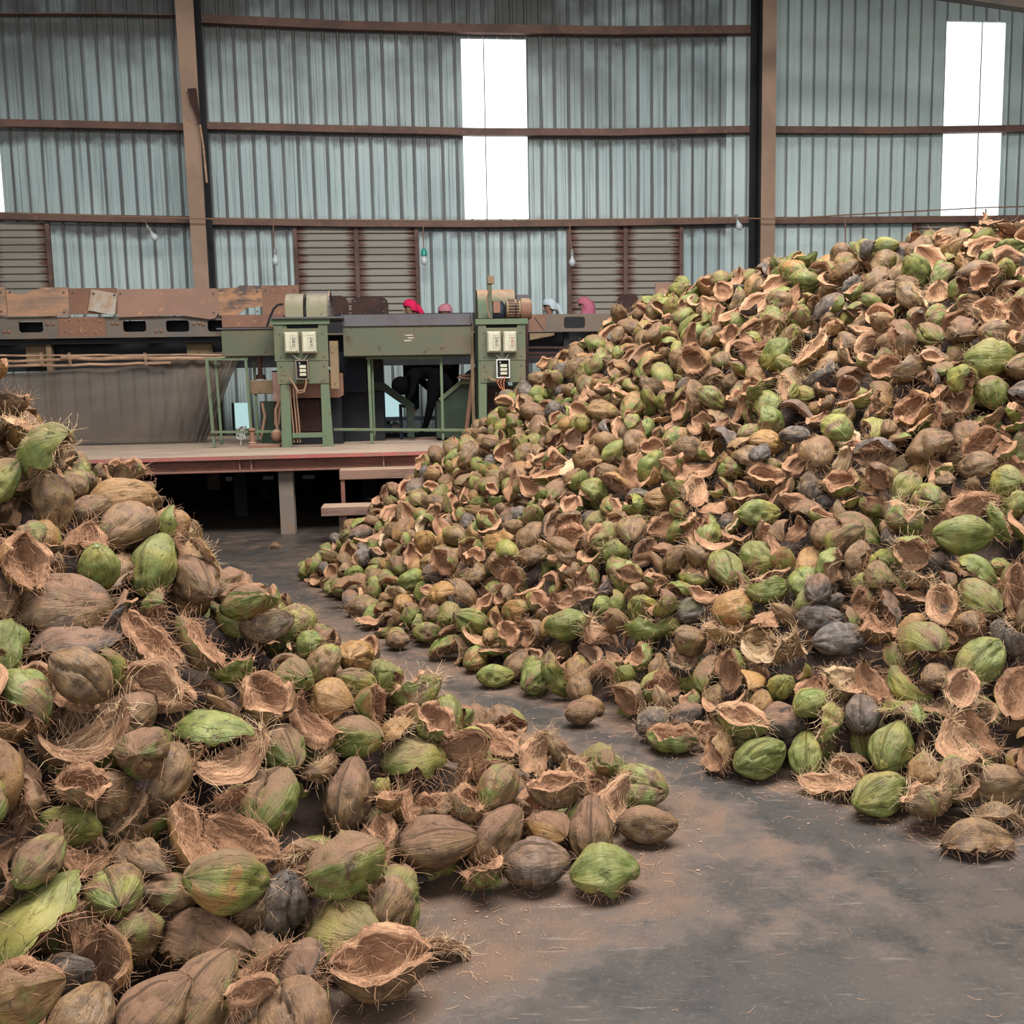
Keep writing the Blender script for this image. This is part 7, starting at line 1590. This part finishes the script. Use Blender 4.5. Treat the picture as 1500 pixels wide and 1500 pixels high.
    249,434,110,-18,41,20,32,136, 216,321,16,-49,-9,-1,45,136, 209,363,46,6,3,-37,50,146, 229,365,49,-16,23,-31,30,132, 276,435,115,9,46,-9,46,146, 359,606,242,-38,-12,-30,48,146, 210,334,17,31,11,-35,35,143, 288,482,156,5,-15,-46,42,149,
    222,385,61,-2,3,-25,25,136, 273,440,117,-28,-2,18,28,135, 322,576,228,10,26,-29,44,142, 302,570,229,2,28,-38,41,134, 269,680,240,-5,-9,27,45,139, 234,408,83,22,-12,-4,37,146, 233,341,26,25,-19,-4,26,147, 290,520,184,7,49,-8,28,137,
    -116,872,29,33,-18,-28,28,132, 235,437,106,-5,-16,8,42,135, 271,449,123,-30,24,-1,30,140, -114,864,33,16,-4,-38,40,138, 290,669,228,23,-15,-41,30,147, 35,748,139,13,-43,-20,29,138, 200,339,24,2,50,-1,39,137, 208,348,28,5,14,-23,31,144,
    300,519,184,-40,15,17,26,148, 237,369,59,-11,-13,-13,40,130, 326,549,209,1,14,-46,34,149, 264,413,92,-34,-26,-26,32,134, 216,716,234,5,11,25,36,140, 207,342,33,22,6,33,36,136, -144,811,20,-11,21,-43,39,147, 254,396,84,-24,-12,40,39,138,
    235,378,61,-32,-23,-18,25,143, 111,754,193,-26,15,40,31,147, 288,490,160,21,17,8,35,146, 306,501,170,4,-4,-8,40,138, 274,454,127,-11,-43,10,40,148, 322,662,247,-5,-6,-49,41,137, 192,344,33,15,11,-39,29,128, 313,517,194,-23,-3,-28,33,139,
    305,501,182,-33,3,36,27,139, 229,426,96,1,49,-2,27,147, 278,524,180,-36,30,15,26,140, 286,512,188,-30,22,-18,39,144, 232,422,104,17,28,-33,28,133, 345,580,238,44,-1,-17,29,145, 322,590,239,-28,-31,28,34,141, 270,459,139,-30,10,26,32,139,
    226,347,31,18,6,10,29,141, 278,693,242,23,-20,25,37,130, 340,570,231,3,-19,25,26,149, 351,620,240,-3,30,33,35,149, -145,864,22,-2,-19,45,38,134, 91,840,207,-15,-38,0,31,137, 257,449,125,19,2,34,30,143, 330,569,229,24,-42,6,42,149,
    256,470,150,12,-5,23,41,138, 321,550,216,22,44,8,25,134, 213,353,33,1,15,4,28,144, 193,318,20,11,-3,-10,35,141, 230,379,65,-9,-16,13,31,146, 1,792,129,-23,-32,1,25,129, 309,584,240,-1,8,-30,42,141, 194,316,4,20,-7,-32,35,147,
    300,556,222,5,-20,-46,25,134, 275,505,180,27,1,38,39,144,
)


def husk_mats(src):
    """skin, fibre and strand materials; src 'obj' reads the object's colour, 'att' the stored one: green, grey, dust, seed+paleness"""
    def head(name):
        t = NT(name)
        if src == 'obj':
            oi = t.n('ShaderNodeObjectInfo'); col, al = oi.outputs['Color'], oi.outputs['Alpha']
        else:
            a = t.n('ShaderNodeAttribute', attribute_name='hcol'); col, al = a.outputs['Color'], a.outputs['Alpha']
        sp = t.n('ShaderNodeSeparateColor', {0: col}); g, k, d = sp.outputs
        pale = t.math('FLOOR', al); seed = t.math('FRACT', al)
        uv = t.n('ShaderNodeUVMap', uv_map='UVMap').outputs[0]
        off = t.n('ShaderNodeCombineXYZ'); t.set(off.inputs[0], t.math('MULTIPLY', seed, 37.0)); t.set(off.inputs[1], t.math('MULTIPLY', seed, 91.0)); t.set(off.inputs[2], t.math('MULTIPLY', seed, 53.0))
        def co(a, b):
            m1 = t.vmul(uv, (a, b, 1)); ad = t.n('ShaderNodeVectorMath', operation='ADD'); t.set(ad.inputs[0], m1); t.set(ad.inputs[1], off.outputs[0]); return ad.outputs[0]
        return t, g, k, d, pale, seed, co
    t, g, k, d, pale, seed, co = head('husk_skin_' + src)
    n1 = t.noise(1.0, co(2.6, 3.4), 6, .62, .6); n2 = t.noise(1.0, co(6, 9), 5, .65); st = t.noise(1.0, co(3, 46), 4, .7)
    green = t.mix(t.ramp(n2, .35, .65), srgb(*GREEN[0]), srgb(*GREEN[1]))
    green = t.mix(t.ramp(t.noise(1.0, co(1.6, 1.8), 2), .45, .72), green, srgb(*GREEN[2]))
    brown = t.mix(t.ramp(n2, .35, .7), srgb(*BROWN[0]), srgb(*BROWN[1]))
    brown = t.mix(t.math('MULTIPLY', t.ramp(seed, .55, 1.0), .6), brown, srgb(*BROWN[2]))
    fg = t.ramp(t.math('ADD', t.math('MULTIPLY', t.math('SUBTRACT', n1, .5), 2.3), t.math('SUBTRACT', g, .5)), -.12, .16)
    c = t.mix(fg, brown, green)
    grey = t.mix(t.ramp(n2, .4, .6), srgb(104, 93, 84), srgb(66, 58, 53))
    fk = t.ramp(t.math('ADD', t.math('MULTIPLY', t.math('SUBTRACT', t.noise(1.0, co(1.5, 4.0), 5), .5), 1.2), t.math('SUBTRACT', k, .5)), -.2, .3)
    c = t.mix(fk, c, grey)
    # long fine seams and bruises
    c = t.mix(t.math('MULTIPLY', t.ramp(st, .52, .70), .55), c, srgb(78, 58, 42))
    c = t.mix(t.math('MULTIPLY', t.ramp(t.noise(1.0, co(9, 13), 6, .7), .58, .66), .75), c, srgb(62, 46, 38))
    c = t.mix(t.math('MULTIPLY', t.ramp(t.noise(1.0, co(4, 60), 3, .7), .62, .75), .35), c, srgb(176, 156, 112))
    ge = t.n('ShaderNodeNewGeometry'); sz = t.n('ShaderNodeSeparateXYZ', {0: ge.outputs['Normal']}).outputs[2]
    fd = t.math('MULTIPLY', t.ramp(t.math('ADD', sz, t.math('MULTIPLY', t.math('SUBTRACT', n1, .5), 1.1)), .25, .8), t.ramp(d, .05, .75))
    dust = t.mix(t.ramp(n2, .3, .7), srgb(122, 90, 70), srgb(100, 75, 58))
    c = t.mix(t.math('MULTIPLY', fd, .9), c, dust)
    t.bump(t.math('ADD', t.math('ADD', st, t.math('MULTIPLY', n2, .8)), t.math('MULTIPLY', t.ramp(t.noise(1.0, co(3, 24), 3, .6, .5), .6, .64), -.8)), .8, .008)
    t.b.inputs['Specular IOR Level'].default_value = .32
    skin = t.fin(c, t.math('ADD', .5, t.math('MULTIPLY', fd, .35)))
    t, g, k, d, pale, seed, co = head('husk_fibre_' + src)
    st = t.noise(1.0, co(3.5, 70), 6, .72, .8); st2 = t.noise(1.0, co(16, 40), 6, .75, 2.2); n1 = t.noise(1.0, co(2, 2.5), 4)
    c0 = t.mix(t.ramp(n1, .3, .7), srgb(*FIB[0]), srgb(*FIB[1]))
    c0 = t.mix(t.math('MULTIPLY', t.math('MINIMUM', pale, 1.0), .8), c0, srgb(206, 158, 124))
    c0 = t.mix(t.math('MULTIPLY', t.math('MAXIMUM', t.math('SUBTRACT', pale, 1.0), 0.0), .85), c0, srgb(228, 200, 160))
    c = t.mix(t.math('MULTIPLY', t.ramp(st, .44, .62), .72), c0, srgb(104, 68, 50))
    c = t.mix(t.math('MULTIPLY', t.ramp(st2, .53, .66), .6), c, srgb(216, 174, 138))
    c = t.mix(t.math('MULTIPLY', t.ramp(k, .3, 1.0), .5), c, srgb(96, 78, 68))
    t.bump(t.math('ADD', st, st2), .9, .008)
    t.b.inputs['Specular IOR Level'].default_value = .15
    fib = t.fin(c, .9)
    t, g, k, d, pale, seed, co = head('husk_strand_' + src)
    c = t.mix(t.math('MINIMUM', pale, 1.0), srgb(184, 142, 110), srgb(222, 190, 150))
    c = t.mix(t.math('MULTIPLY', t.ramp(t.noise(30, t.obj(), 2), .4, .6), .5), c, srgb(138, 100, 76))
    t.b.inputs['Specular IOR Level'].default_value = .2
    return [skin, fib, t.fin(c, .8)]


GREEN = ((88, 98, 44), (120, 124, 68), (142, 132, 66))
BROWN = ((128, 100, 68), (84, 64, 48), (168, 124, 68))
FIB = ((206, 158, 122), (172, 128, 98))
HM = husk_mats('obj')
HA = husk_mats('att')


def np_mesh(name, V, F, UV, mats, mi=None, col=None, smooth=True):
    me = bpy.data.meshes.new(name)
    V = np.asarray(V, np.float32); me.vertices.add(len(V)); me.vertices.foreach_set('co', V.ravel())
    ln = np.fromiter((len(f) for f in F), np.int32, len(F)); st = np.r_[0, np.cumsum(ln)[:-1]].astype(np.int32); fl_ = np.fromiter((i for f in F for i in f), np.int32, int(ln.sum()))
    me.loops.add(len(fl_)); me.loops.foreach_set('vertex_index', fl_)
    me.polygons.add(len(F)); me.polygons.foreach_set('loop_start', st)
    for m_ in mats: me.materials.append(m_)
    if mi is not None: me.polygons.foreach_set('material_index', np.asarray(mi, np.int32))
    me.update(calc_edges=True)
    if UV is not None:
        uvl = me.uv_layers.new(name='UVMap'); uvl.data.foreach_set('uv', np.asarray(UV, np.float32)[fl_].ravel())
    if col is not None:
        at = me.attributes.new('hcol', 'FLOAT_COLOR', 'POINT'); at.data.foreach_set('color', np.asarray(col, np.float32).ravel())
    me.polygons.foreach_set('use_smooth', [smooth] * len(F))
    return me


def parts_of(s, nt, na, nstr):
    g = s.grids(nt, na); mb = s.strands(nstr)
    return g, (mb.v, mb.f, [(0.5, 0.5)] * len(mb.v), 2)


def joined(s, nt, na, nstr):
    g, b = parts_of(s, nt, na, nstr); V, F, UV, MI = [], [], [], []
    for v, f, u, w in g + [b]:
        n = len(V); V += v; F += [tuple(i + n for i in q) for q in f]; UV += u; MI += [w] * len(f)
    return V, F, UV, MI


KIND = lambda v: 'coconut' if v < 6 else ('coconut_husk' if v < 14 else 'husk_strip')
FULL, MID = [], []
for i, s in enumerate(SH):
    kn = KIND(i)
    big = i < 14
    g, b = parts_of(s, 34 if big else 30, 44 if i < 6 else (34 if big else 22), 16 if i < 6 else 260)
    ms = [np_mesh(kn, g[0][0], g[0][1], g[0][2], HM, [0] * len(g[0][1]))]
    if len(g) > 1:
        ms.append(np_mesh('fibre_lining', g[1][0], g[1][1], g[1][2], HM, [1] * len(g[1][1])))
    else:
        # the stalk end: a small ragged cap
        c = MB(); x0 = -s.L / 2; rn = random.Random(i)
        for k in range(6):
            a = k * PI / 3 + rn.uniform(-.3, .3); p0 = Vector(s.pt(.02, a, 0, False)); p1 = Vector(s.pt(.035 + rn.uniform(0, .02), a, 0, False)) * 1.01; sd = Vector((0, -math.sin(a + 1.57), math.cos(a + 1.57))) * .009
            e = Vector((x0 - .004, 0, 0)); c.add([e, p0 + sd, p1 + sd * .6, p1 - sd * .6, p0 - sd, p1 * .97], [(0, 1, 4), (1, 2, 3, 4), (2, 5, 3), (1, 5, 2), (4, 3, 5)])
        ms.append(np_mesh('stalk_cap', c.v, c.f, [(.5, .5)] * len(c.v), HM, [0] * len(c.f)))
    ms.append(np_mesh('loose_fibre', b[0], b[1], b[2], HM, [2] * len(b[1])))
    FULL.append(ms)
    V, F, UV, MI = joined(s, 20, 22 if big else 14, 14 if i < 6 else 34)
    MID.append(np_mesh(kn, V, F, UV, HM, MI))


def cam_px(p):
    d = np.array(p) - [0, 0, CAM_H]; z = d @ cF
    return 750 + FPX * (d @ cR) / z, 750 - FPX * (d @ cU) / z


def put(vi, mat, col, lod, label, group):
    """one husk: its shell, and for the nearer ones its lining or cap and its loose fibres as children"""
    kn = KIND(vi)
    o = bpy.data.objects.new(kn, (FULL[vi][0] if lod == 2 else MID[vi])); COL.objects.link(o)
    o.matrix_world = mat; o.color = col
    tag(o, label, {'coconut': 'coconut', 'coconut_husk': 'coconut husk', 'husk_strip': 'husk strip'}[kn], group)
    if lod == 2:
        for me in FULL[vi][1:]:
            c = bpy.data.objects.new(me.name.split('.')[0], me); COL.objects.link(c); c.parent = o; c.color = col
            if me.name.startswith('loose'): c['kind'] = 'stuff'
    return o


def colour_word(c):
    g, k, d, a = c
    if k > .62: return 'grey'
    if g > .72: return 'dusty green' if d > .6 else 'green'
    if g > .45: return 'olive'
    return 'dusty brown' if d > .6 else 'brown'


GRP = {(0, 'coconut'): 'coconuts in the left heap', (0, 'coconut_husk'): 'opened husks in the left heap', (0, 'husk_strip'): 'husk strips in the left heap',
       (1, 'coconut'): 'coconuts in the right heap', (1, 'coconut_husk'): 'opened husks in the right heap', (1, 'husk_strip'): 'husk strips in the right heap'}


def shape_word(vi):
    if vi < 6: return 'cracked coconut' if vi in (2, 3, 5) else 'coconut'
    if vi < 14: return 'split husk' if vi in (9, 11) else 'half husk'
    return 'curled strip' if vi in (15, 17) else ('twisted strip' if vi in (18, 21) else 'husk strip')


def pose_word(vi, mat):
    m3 = mat.to_3x3().normalized(); ax = m3 @ Vector((1, 0, 0)); up = m3 @ Vector((0, 0, 1))
    if vi >= 6 and vi not in (9, 11):
        if up.z > .6: return 'hollow side up' if vi < 14 else 'fibre side up'
        if up.z < -.6: return 'dome up' if vi < 14 else 'rind side up'
    if abs(ax.z) > .72: return 'upright'
    if abs(ax.z) > .35: return 'tilted'
    return 'lying flat' if vi >= 6 else 'lying level'


def zone(heap, px, py):
    """a named part of the heap as the photograph shows it"""
    if heap == 0:
        r = 'top' if py < 800 else ('upper part' if py < 950 else ('middle' if py < 1150 else ('lower part' if py < 1330 else 'bottom edge')))
        x0, x1 = 0, 900 if 1050 < py < 1330 else 500
    else:
        r = 'crest' if py < 480 else ('upper slope' if py < 620 else ('middle' if py < 800 else ('lower slope' if py < 980 else 'foot')))
        x0 = 440 if py > 700 else 1100 - (py - 380) * 1.5; x1 = 1500
    f = (px - x0) / (x1 - x0)
    return r + ('', ' far left', ' left', '', ' right', ' far right')[1 + min(4, max(0, int(f * 5)))]


def label_all(items):
    """items: dicts with px, py, sz, look, short, pose, heap; gives each a wording of its own"""
    P = np.array([(i['px'], i['py']) for i in items])
    for n, it in enumerate(items):
        if it.get('label'): continue
        base = '%s %s, %s, %s heap %s' % (it['size'] + it['colour'], it['shape'], it['pose'], ('left', 'right')[it['heap']], zone(it['heap'], it['px'], it['py']))
        cand = []
        d = np.hypot(*(P - P[n]).T); near_ = [j for j in np.argsort(d)[1:14] if items[j]['sz'] > 12]
        for j in near_[:9]:
            dx, dy = P[n] - P[j]
            beside = ('left of' if dx < 0 else 'right of') if abs(dx) > abs(dy) else ('above' if dy < 0 else 'below')
            cand.append('%s, %s %s %s' % (base, beside, items[j]['colour'], items[j]['shape']))
            cand.append('%s, %s %s %s %s' % (base, beside, items[j]['pose'], items[j]['colour'], items[j]['shape']))
        fit = [c for c in cand if len(c.replace(',', '').split()) <= 16]
        pick = next((c for c in fit if c not in used), None)
        if pick is None:
            pick = next((c for c in [q.replace(', %s,' % it['pose'], ',') for q in cand] if c not in used and len(c.split()) <= 16), (fit or cand)[0])
        used.add(pick); it['label'] = pick


def rand_col(rn, heap, x, y):
    r = rn.random(); side = 0 if heap == 0 else 1
    grey = rn.uniform(.7, 1) if rn.random() < (.07 if side == 0 else .10) else rn.uniform(0, .3)
    green = rn.uniform(.75, 1) if r < (.18 if side == 0 else .17) else (rn.uniform(.46, .7) if r < .50 else rn.uniform(0, .35))
    dust = rn.uniform(.6, 1) if rn.random() < (.42 if side == 0 else .16) else rn.uniform(0, .45)
    pr = rn.random(); pale = 2 if pr < .035 else (1 if pr < (.22 if side == 0 else .42) else 0)
    return (green, grey, dust, pale + rn.uniform(.03, .95))


used = set()
rn = random.Random(404)
items = []
for h in HAND:
    hp = 0 if h['heap'] == 'L' else 1
    c = (h['col'][0], h['col'][1], h['col'][2], h['pale'] + rn.uniform(.05, .5)); mt = hd_matrix(h)
    px, py = cam_px(mt.translation)
    items.append(dict(vi=h['s'], mat=mt, col=c, lod=2, label=h['label'], heap=hp, px=px, py=py, sz=60, size='', colour=colour_word(c), shape=shape_word(h['s']), pose=pose_word(h['s'], mt)))

stuffV, stuffF, stuffUV, stuffMI, stuffC = [], [], [], [], []
LOW = [joined(s, 12, 14 if i < 14 else 9, 6) for i, s in enumerate(SH)]
LOWN = [(np.array(a[0]), np.array(a[2])) for a in LOW]
nv = 0
for k in range(0, len(SETTLED), 8):
    x, y, z, q1, q2, q3, sc, fv = SETTLED[k:k + 8]
    heap, lod, vi = fv >> 7, (fv >> 5) & 3, fv & 31
    p = (x / 100, y / 100, z / 100); sc /= 50; q1, q2, q3 = q1 / 50, q2 / 50, q3 / 50
    col = rand_col(rn, heap, *p[:2])
    mat = Matrix.Translation(p) @ Quaternion((max(0, 1 - q1 * q1 - q2 * q2 - q3 * q3) ** .5, q1, q2, q3)).normalized().to_matrix().to_4x4() @ Matrix.Scale(sc, 4)
    if lod:
        px, py = cam_px(p); px, py = min(max(px, 0), 1500), min(max(py, 0), 1500)
        items.append(dict(vi=vi, mat=mat, col=col, lod=lod, heap=heap, px=px, py=py, sz=.22 * sc * FPX / math.hypot(*p[:2]), size='small ' if sc < .7 else ('big ' if sc > 1.02 else ''), colour=colour_word(col), shape=shape_word(vi), pose=pose_word(vi, mat)))
    else:
        a = LOW[vi]; vs = LOWN[vi][0]; mm = np.array(mat)
        stuffV.append(vs @ mm[:3, :3].T + mm[:3, 3]); stuffF += [tuple(i + nv for i in f) for f in a[1]]; stuffUV.append(LOWN[vi][1]); stuffMI += a[3]
        stuffC.append(np.tile(col, (len(vs), 1))); nv += len(vs)
# husks half sunk in the mounds below the loose ones, and the parts of the heaps beyond the frame
rs = np.random.RandomState(21); rn = random.Random(77)
for heap, f, poly, box in ((0, heap_left, LT, (-4.6, .6, 1.3, 8.0)), (1, heap_right, RT, (-2.0, 8.6, 2.3, 12.6))):
    X = rs.uniform([box[0], box[2]], [box[1], box[3]], (16000, 2)); Z = f(X); D = pdist(X, poly); cells = {}
    for (x, y), z, d in zip(X, Z, D):
        if d < .12 or z < 0: continue
        px, py = cam_px((x, y, z)) if y > .8 else (-9999, 0)
        inside = -60 < px < 1560
        gap = .15
        c = (int(x // gap), int(y // gap))
        if any((q[0] - x) ** 2 + (q[1] - y) ** 2 < gap * gap for a in (-1, 0, 1) for b in (-1, 0, 1) for q in cells.get((c[0] + a, c[1] + b), ())): continue
        cells.setdefault(c, []).append((x, y))
        if heap == 1 and y > 9.6 and f(np.array([[x, y - .8]]))[0] > z + .2: continue
        for up in ((-.055,) if inside else (.03, .12)):
            vi = rn.randrange(22); col = rand_col(rn, heap, x, y); sc = rn.uniform(.7, .95)
            mat = Matrix.Translation((x + (up > .1) * .06, y, z + up)) @ Quaternion([rn.gauss(0, 1) for _ in range(4)]).normalized().to_matrix().to_4x4() @ Matrix.Scale(sc, 4)
            a = LOW[vi]; vs = LOWN[vi][0]; mm = np.array(mat)
            stuffV.append(vs @ mm[:3, :3].T + mm[:3, 3]); stuffF += [tuple(i + nv for i in q) for q in a[1]]; stuffUV.append(LOWN[vi][1]); stuffMI += a[3]
            stuffC.append(np.tile(col, (len(vs), 1))); nv += len(vs)
for h in HAND: used.add(h['label'])
label_all(items)
for it in items:
    put(it['vi'], it['mat'], it['col'], it['lod'], it['label'], GRP[(it['heap'], KIND(it['vi']))])
me = np_mesh('husk_heap', np.vstack(stuffV), stuffF, np.vstack(stuffUV), HA, stuffMI, np.vstack(stuffC))
o = bpy.data.objects.new('husk_heap', me); COL.objects.link(o)
tag(o, 'the small far and buried coconut husks that fill both heaps', 'husk heap', None, 'stuff')

# the packed fibre and dust inside the heaps
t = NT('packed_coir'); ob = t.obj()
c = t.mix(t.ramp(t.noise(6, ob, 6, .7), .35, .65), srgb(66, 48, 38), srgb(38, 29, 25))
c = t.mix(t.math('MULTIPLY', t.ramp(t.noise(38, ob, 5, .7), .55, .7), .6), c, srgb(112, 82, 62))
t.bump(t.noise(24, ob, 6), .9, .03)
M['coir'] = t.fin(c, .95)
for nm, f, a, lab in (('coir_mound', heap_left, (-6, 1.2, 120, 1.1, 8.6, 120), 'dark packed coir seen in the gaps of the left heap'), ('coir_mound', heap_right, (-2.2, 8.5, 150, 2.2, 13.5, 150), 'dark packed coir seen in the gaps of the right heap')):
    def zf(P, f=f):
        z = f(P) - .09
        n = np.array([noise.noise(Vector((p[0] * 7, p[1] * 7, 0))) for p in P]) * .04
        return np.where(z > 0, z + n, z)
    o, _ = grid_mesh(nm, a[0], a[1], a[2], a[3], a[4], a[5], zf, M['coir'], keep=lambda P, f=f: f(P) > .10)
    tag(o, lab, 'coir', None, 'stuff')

# shreds of fibre and crumbs scattered on the floor round the heaps
rn = random.Random(9); mb = MB(); cr = MB()
for poly, n_ in ((LT[1:14], 600), (RT[1:14], 1300)):
    for _ in range(n_):
        i = rn.randrange(len(poly) - 1); a, b = poly[i], poly[i + 1]; s_ = rn.random(); p = a + (b - a) * s_
        r = abs(rn.gauss(0, .16)); an = rn.uniform(0, 2 * PI); x, y = p[0] + math.cos(an) * r, p[1] + math.sin(an) * r
        if rn.random() < .7:
            d = rn.uniform(0, 2 * PI); L_ = rn.uniform(.015, .07); cu = rn.uniform(-1, 1); pts = []
            for k in range(5):
                pts.append((x, y, .002 + .006 * math.sin(k * .8) * rn.random())); x += math.cos(d) * L_ / 4; y += math.sin(d) * L_ / 4; d += cu * .5
            mb.tube(pts, .0005, 3)
        else:
            q = rn.uniform(.0015, .004); cr.ball((x, y, q * .5), q * rn.uniform(.8, 2), q, q * .6, 6, 4)
for _ in range(250):
    x, y, d = rn.uniform(-.4, 2.2), rn.uniform(2.0, 5.5), rn.uniform(0, 2 * PI); L_ = rn.uniform(.01, .05); cu = rn.uniform(-1, 1); pts = []
    for k in range(5):
        pts.append((x, y, .0015)); x += math.cos(d) * L_ / 4; y += math.sin(d) * L_ / 4; d += cu * .5
    mb.tube(pts, .0004, 3)
for nm, b_, mt, lab in (('fibre_litter', mb, HM[2], 'pale loose coir fibres scattered on the floor round the heaps'), ('husk_crumbs', cr, M['wood'], 'brown crumbs of husk scattered on the floor along the heaps')):
    me = bpy.data.meshes.new(nm); me.from_pydata(b_.v, [], b_.f); me.materials.append(mt)
    o = bpy.data.objects.new(nm, me); COL.objects.link(o); o.color = (0, 0, 0, .4); tag(o, lab, 'litter', None, 'stuff')
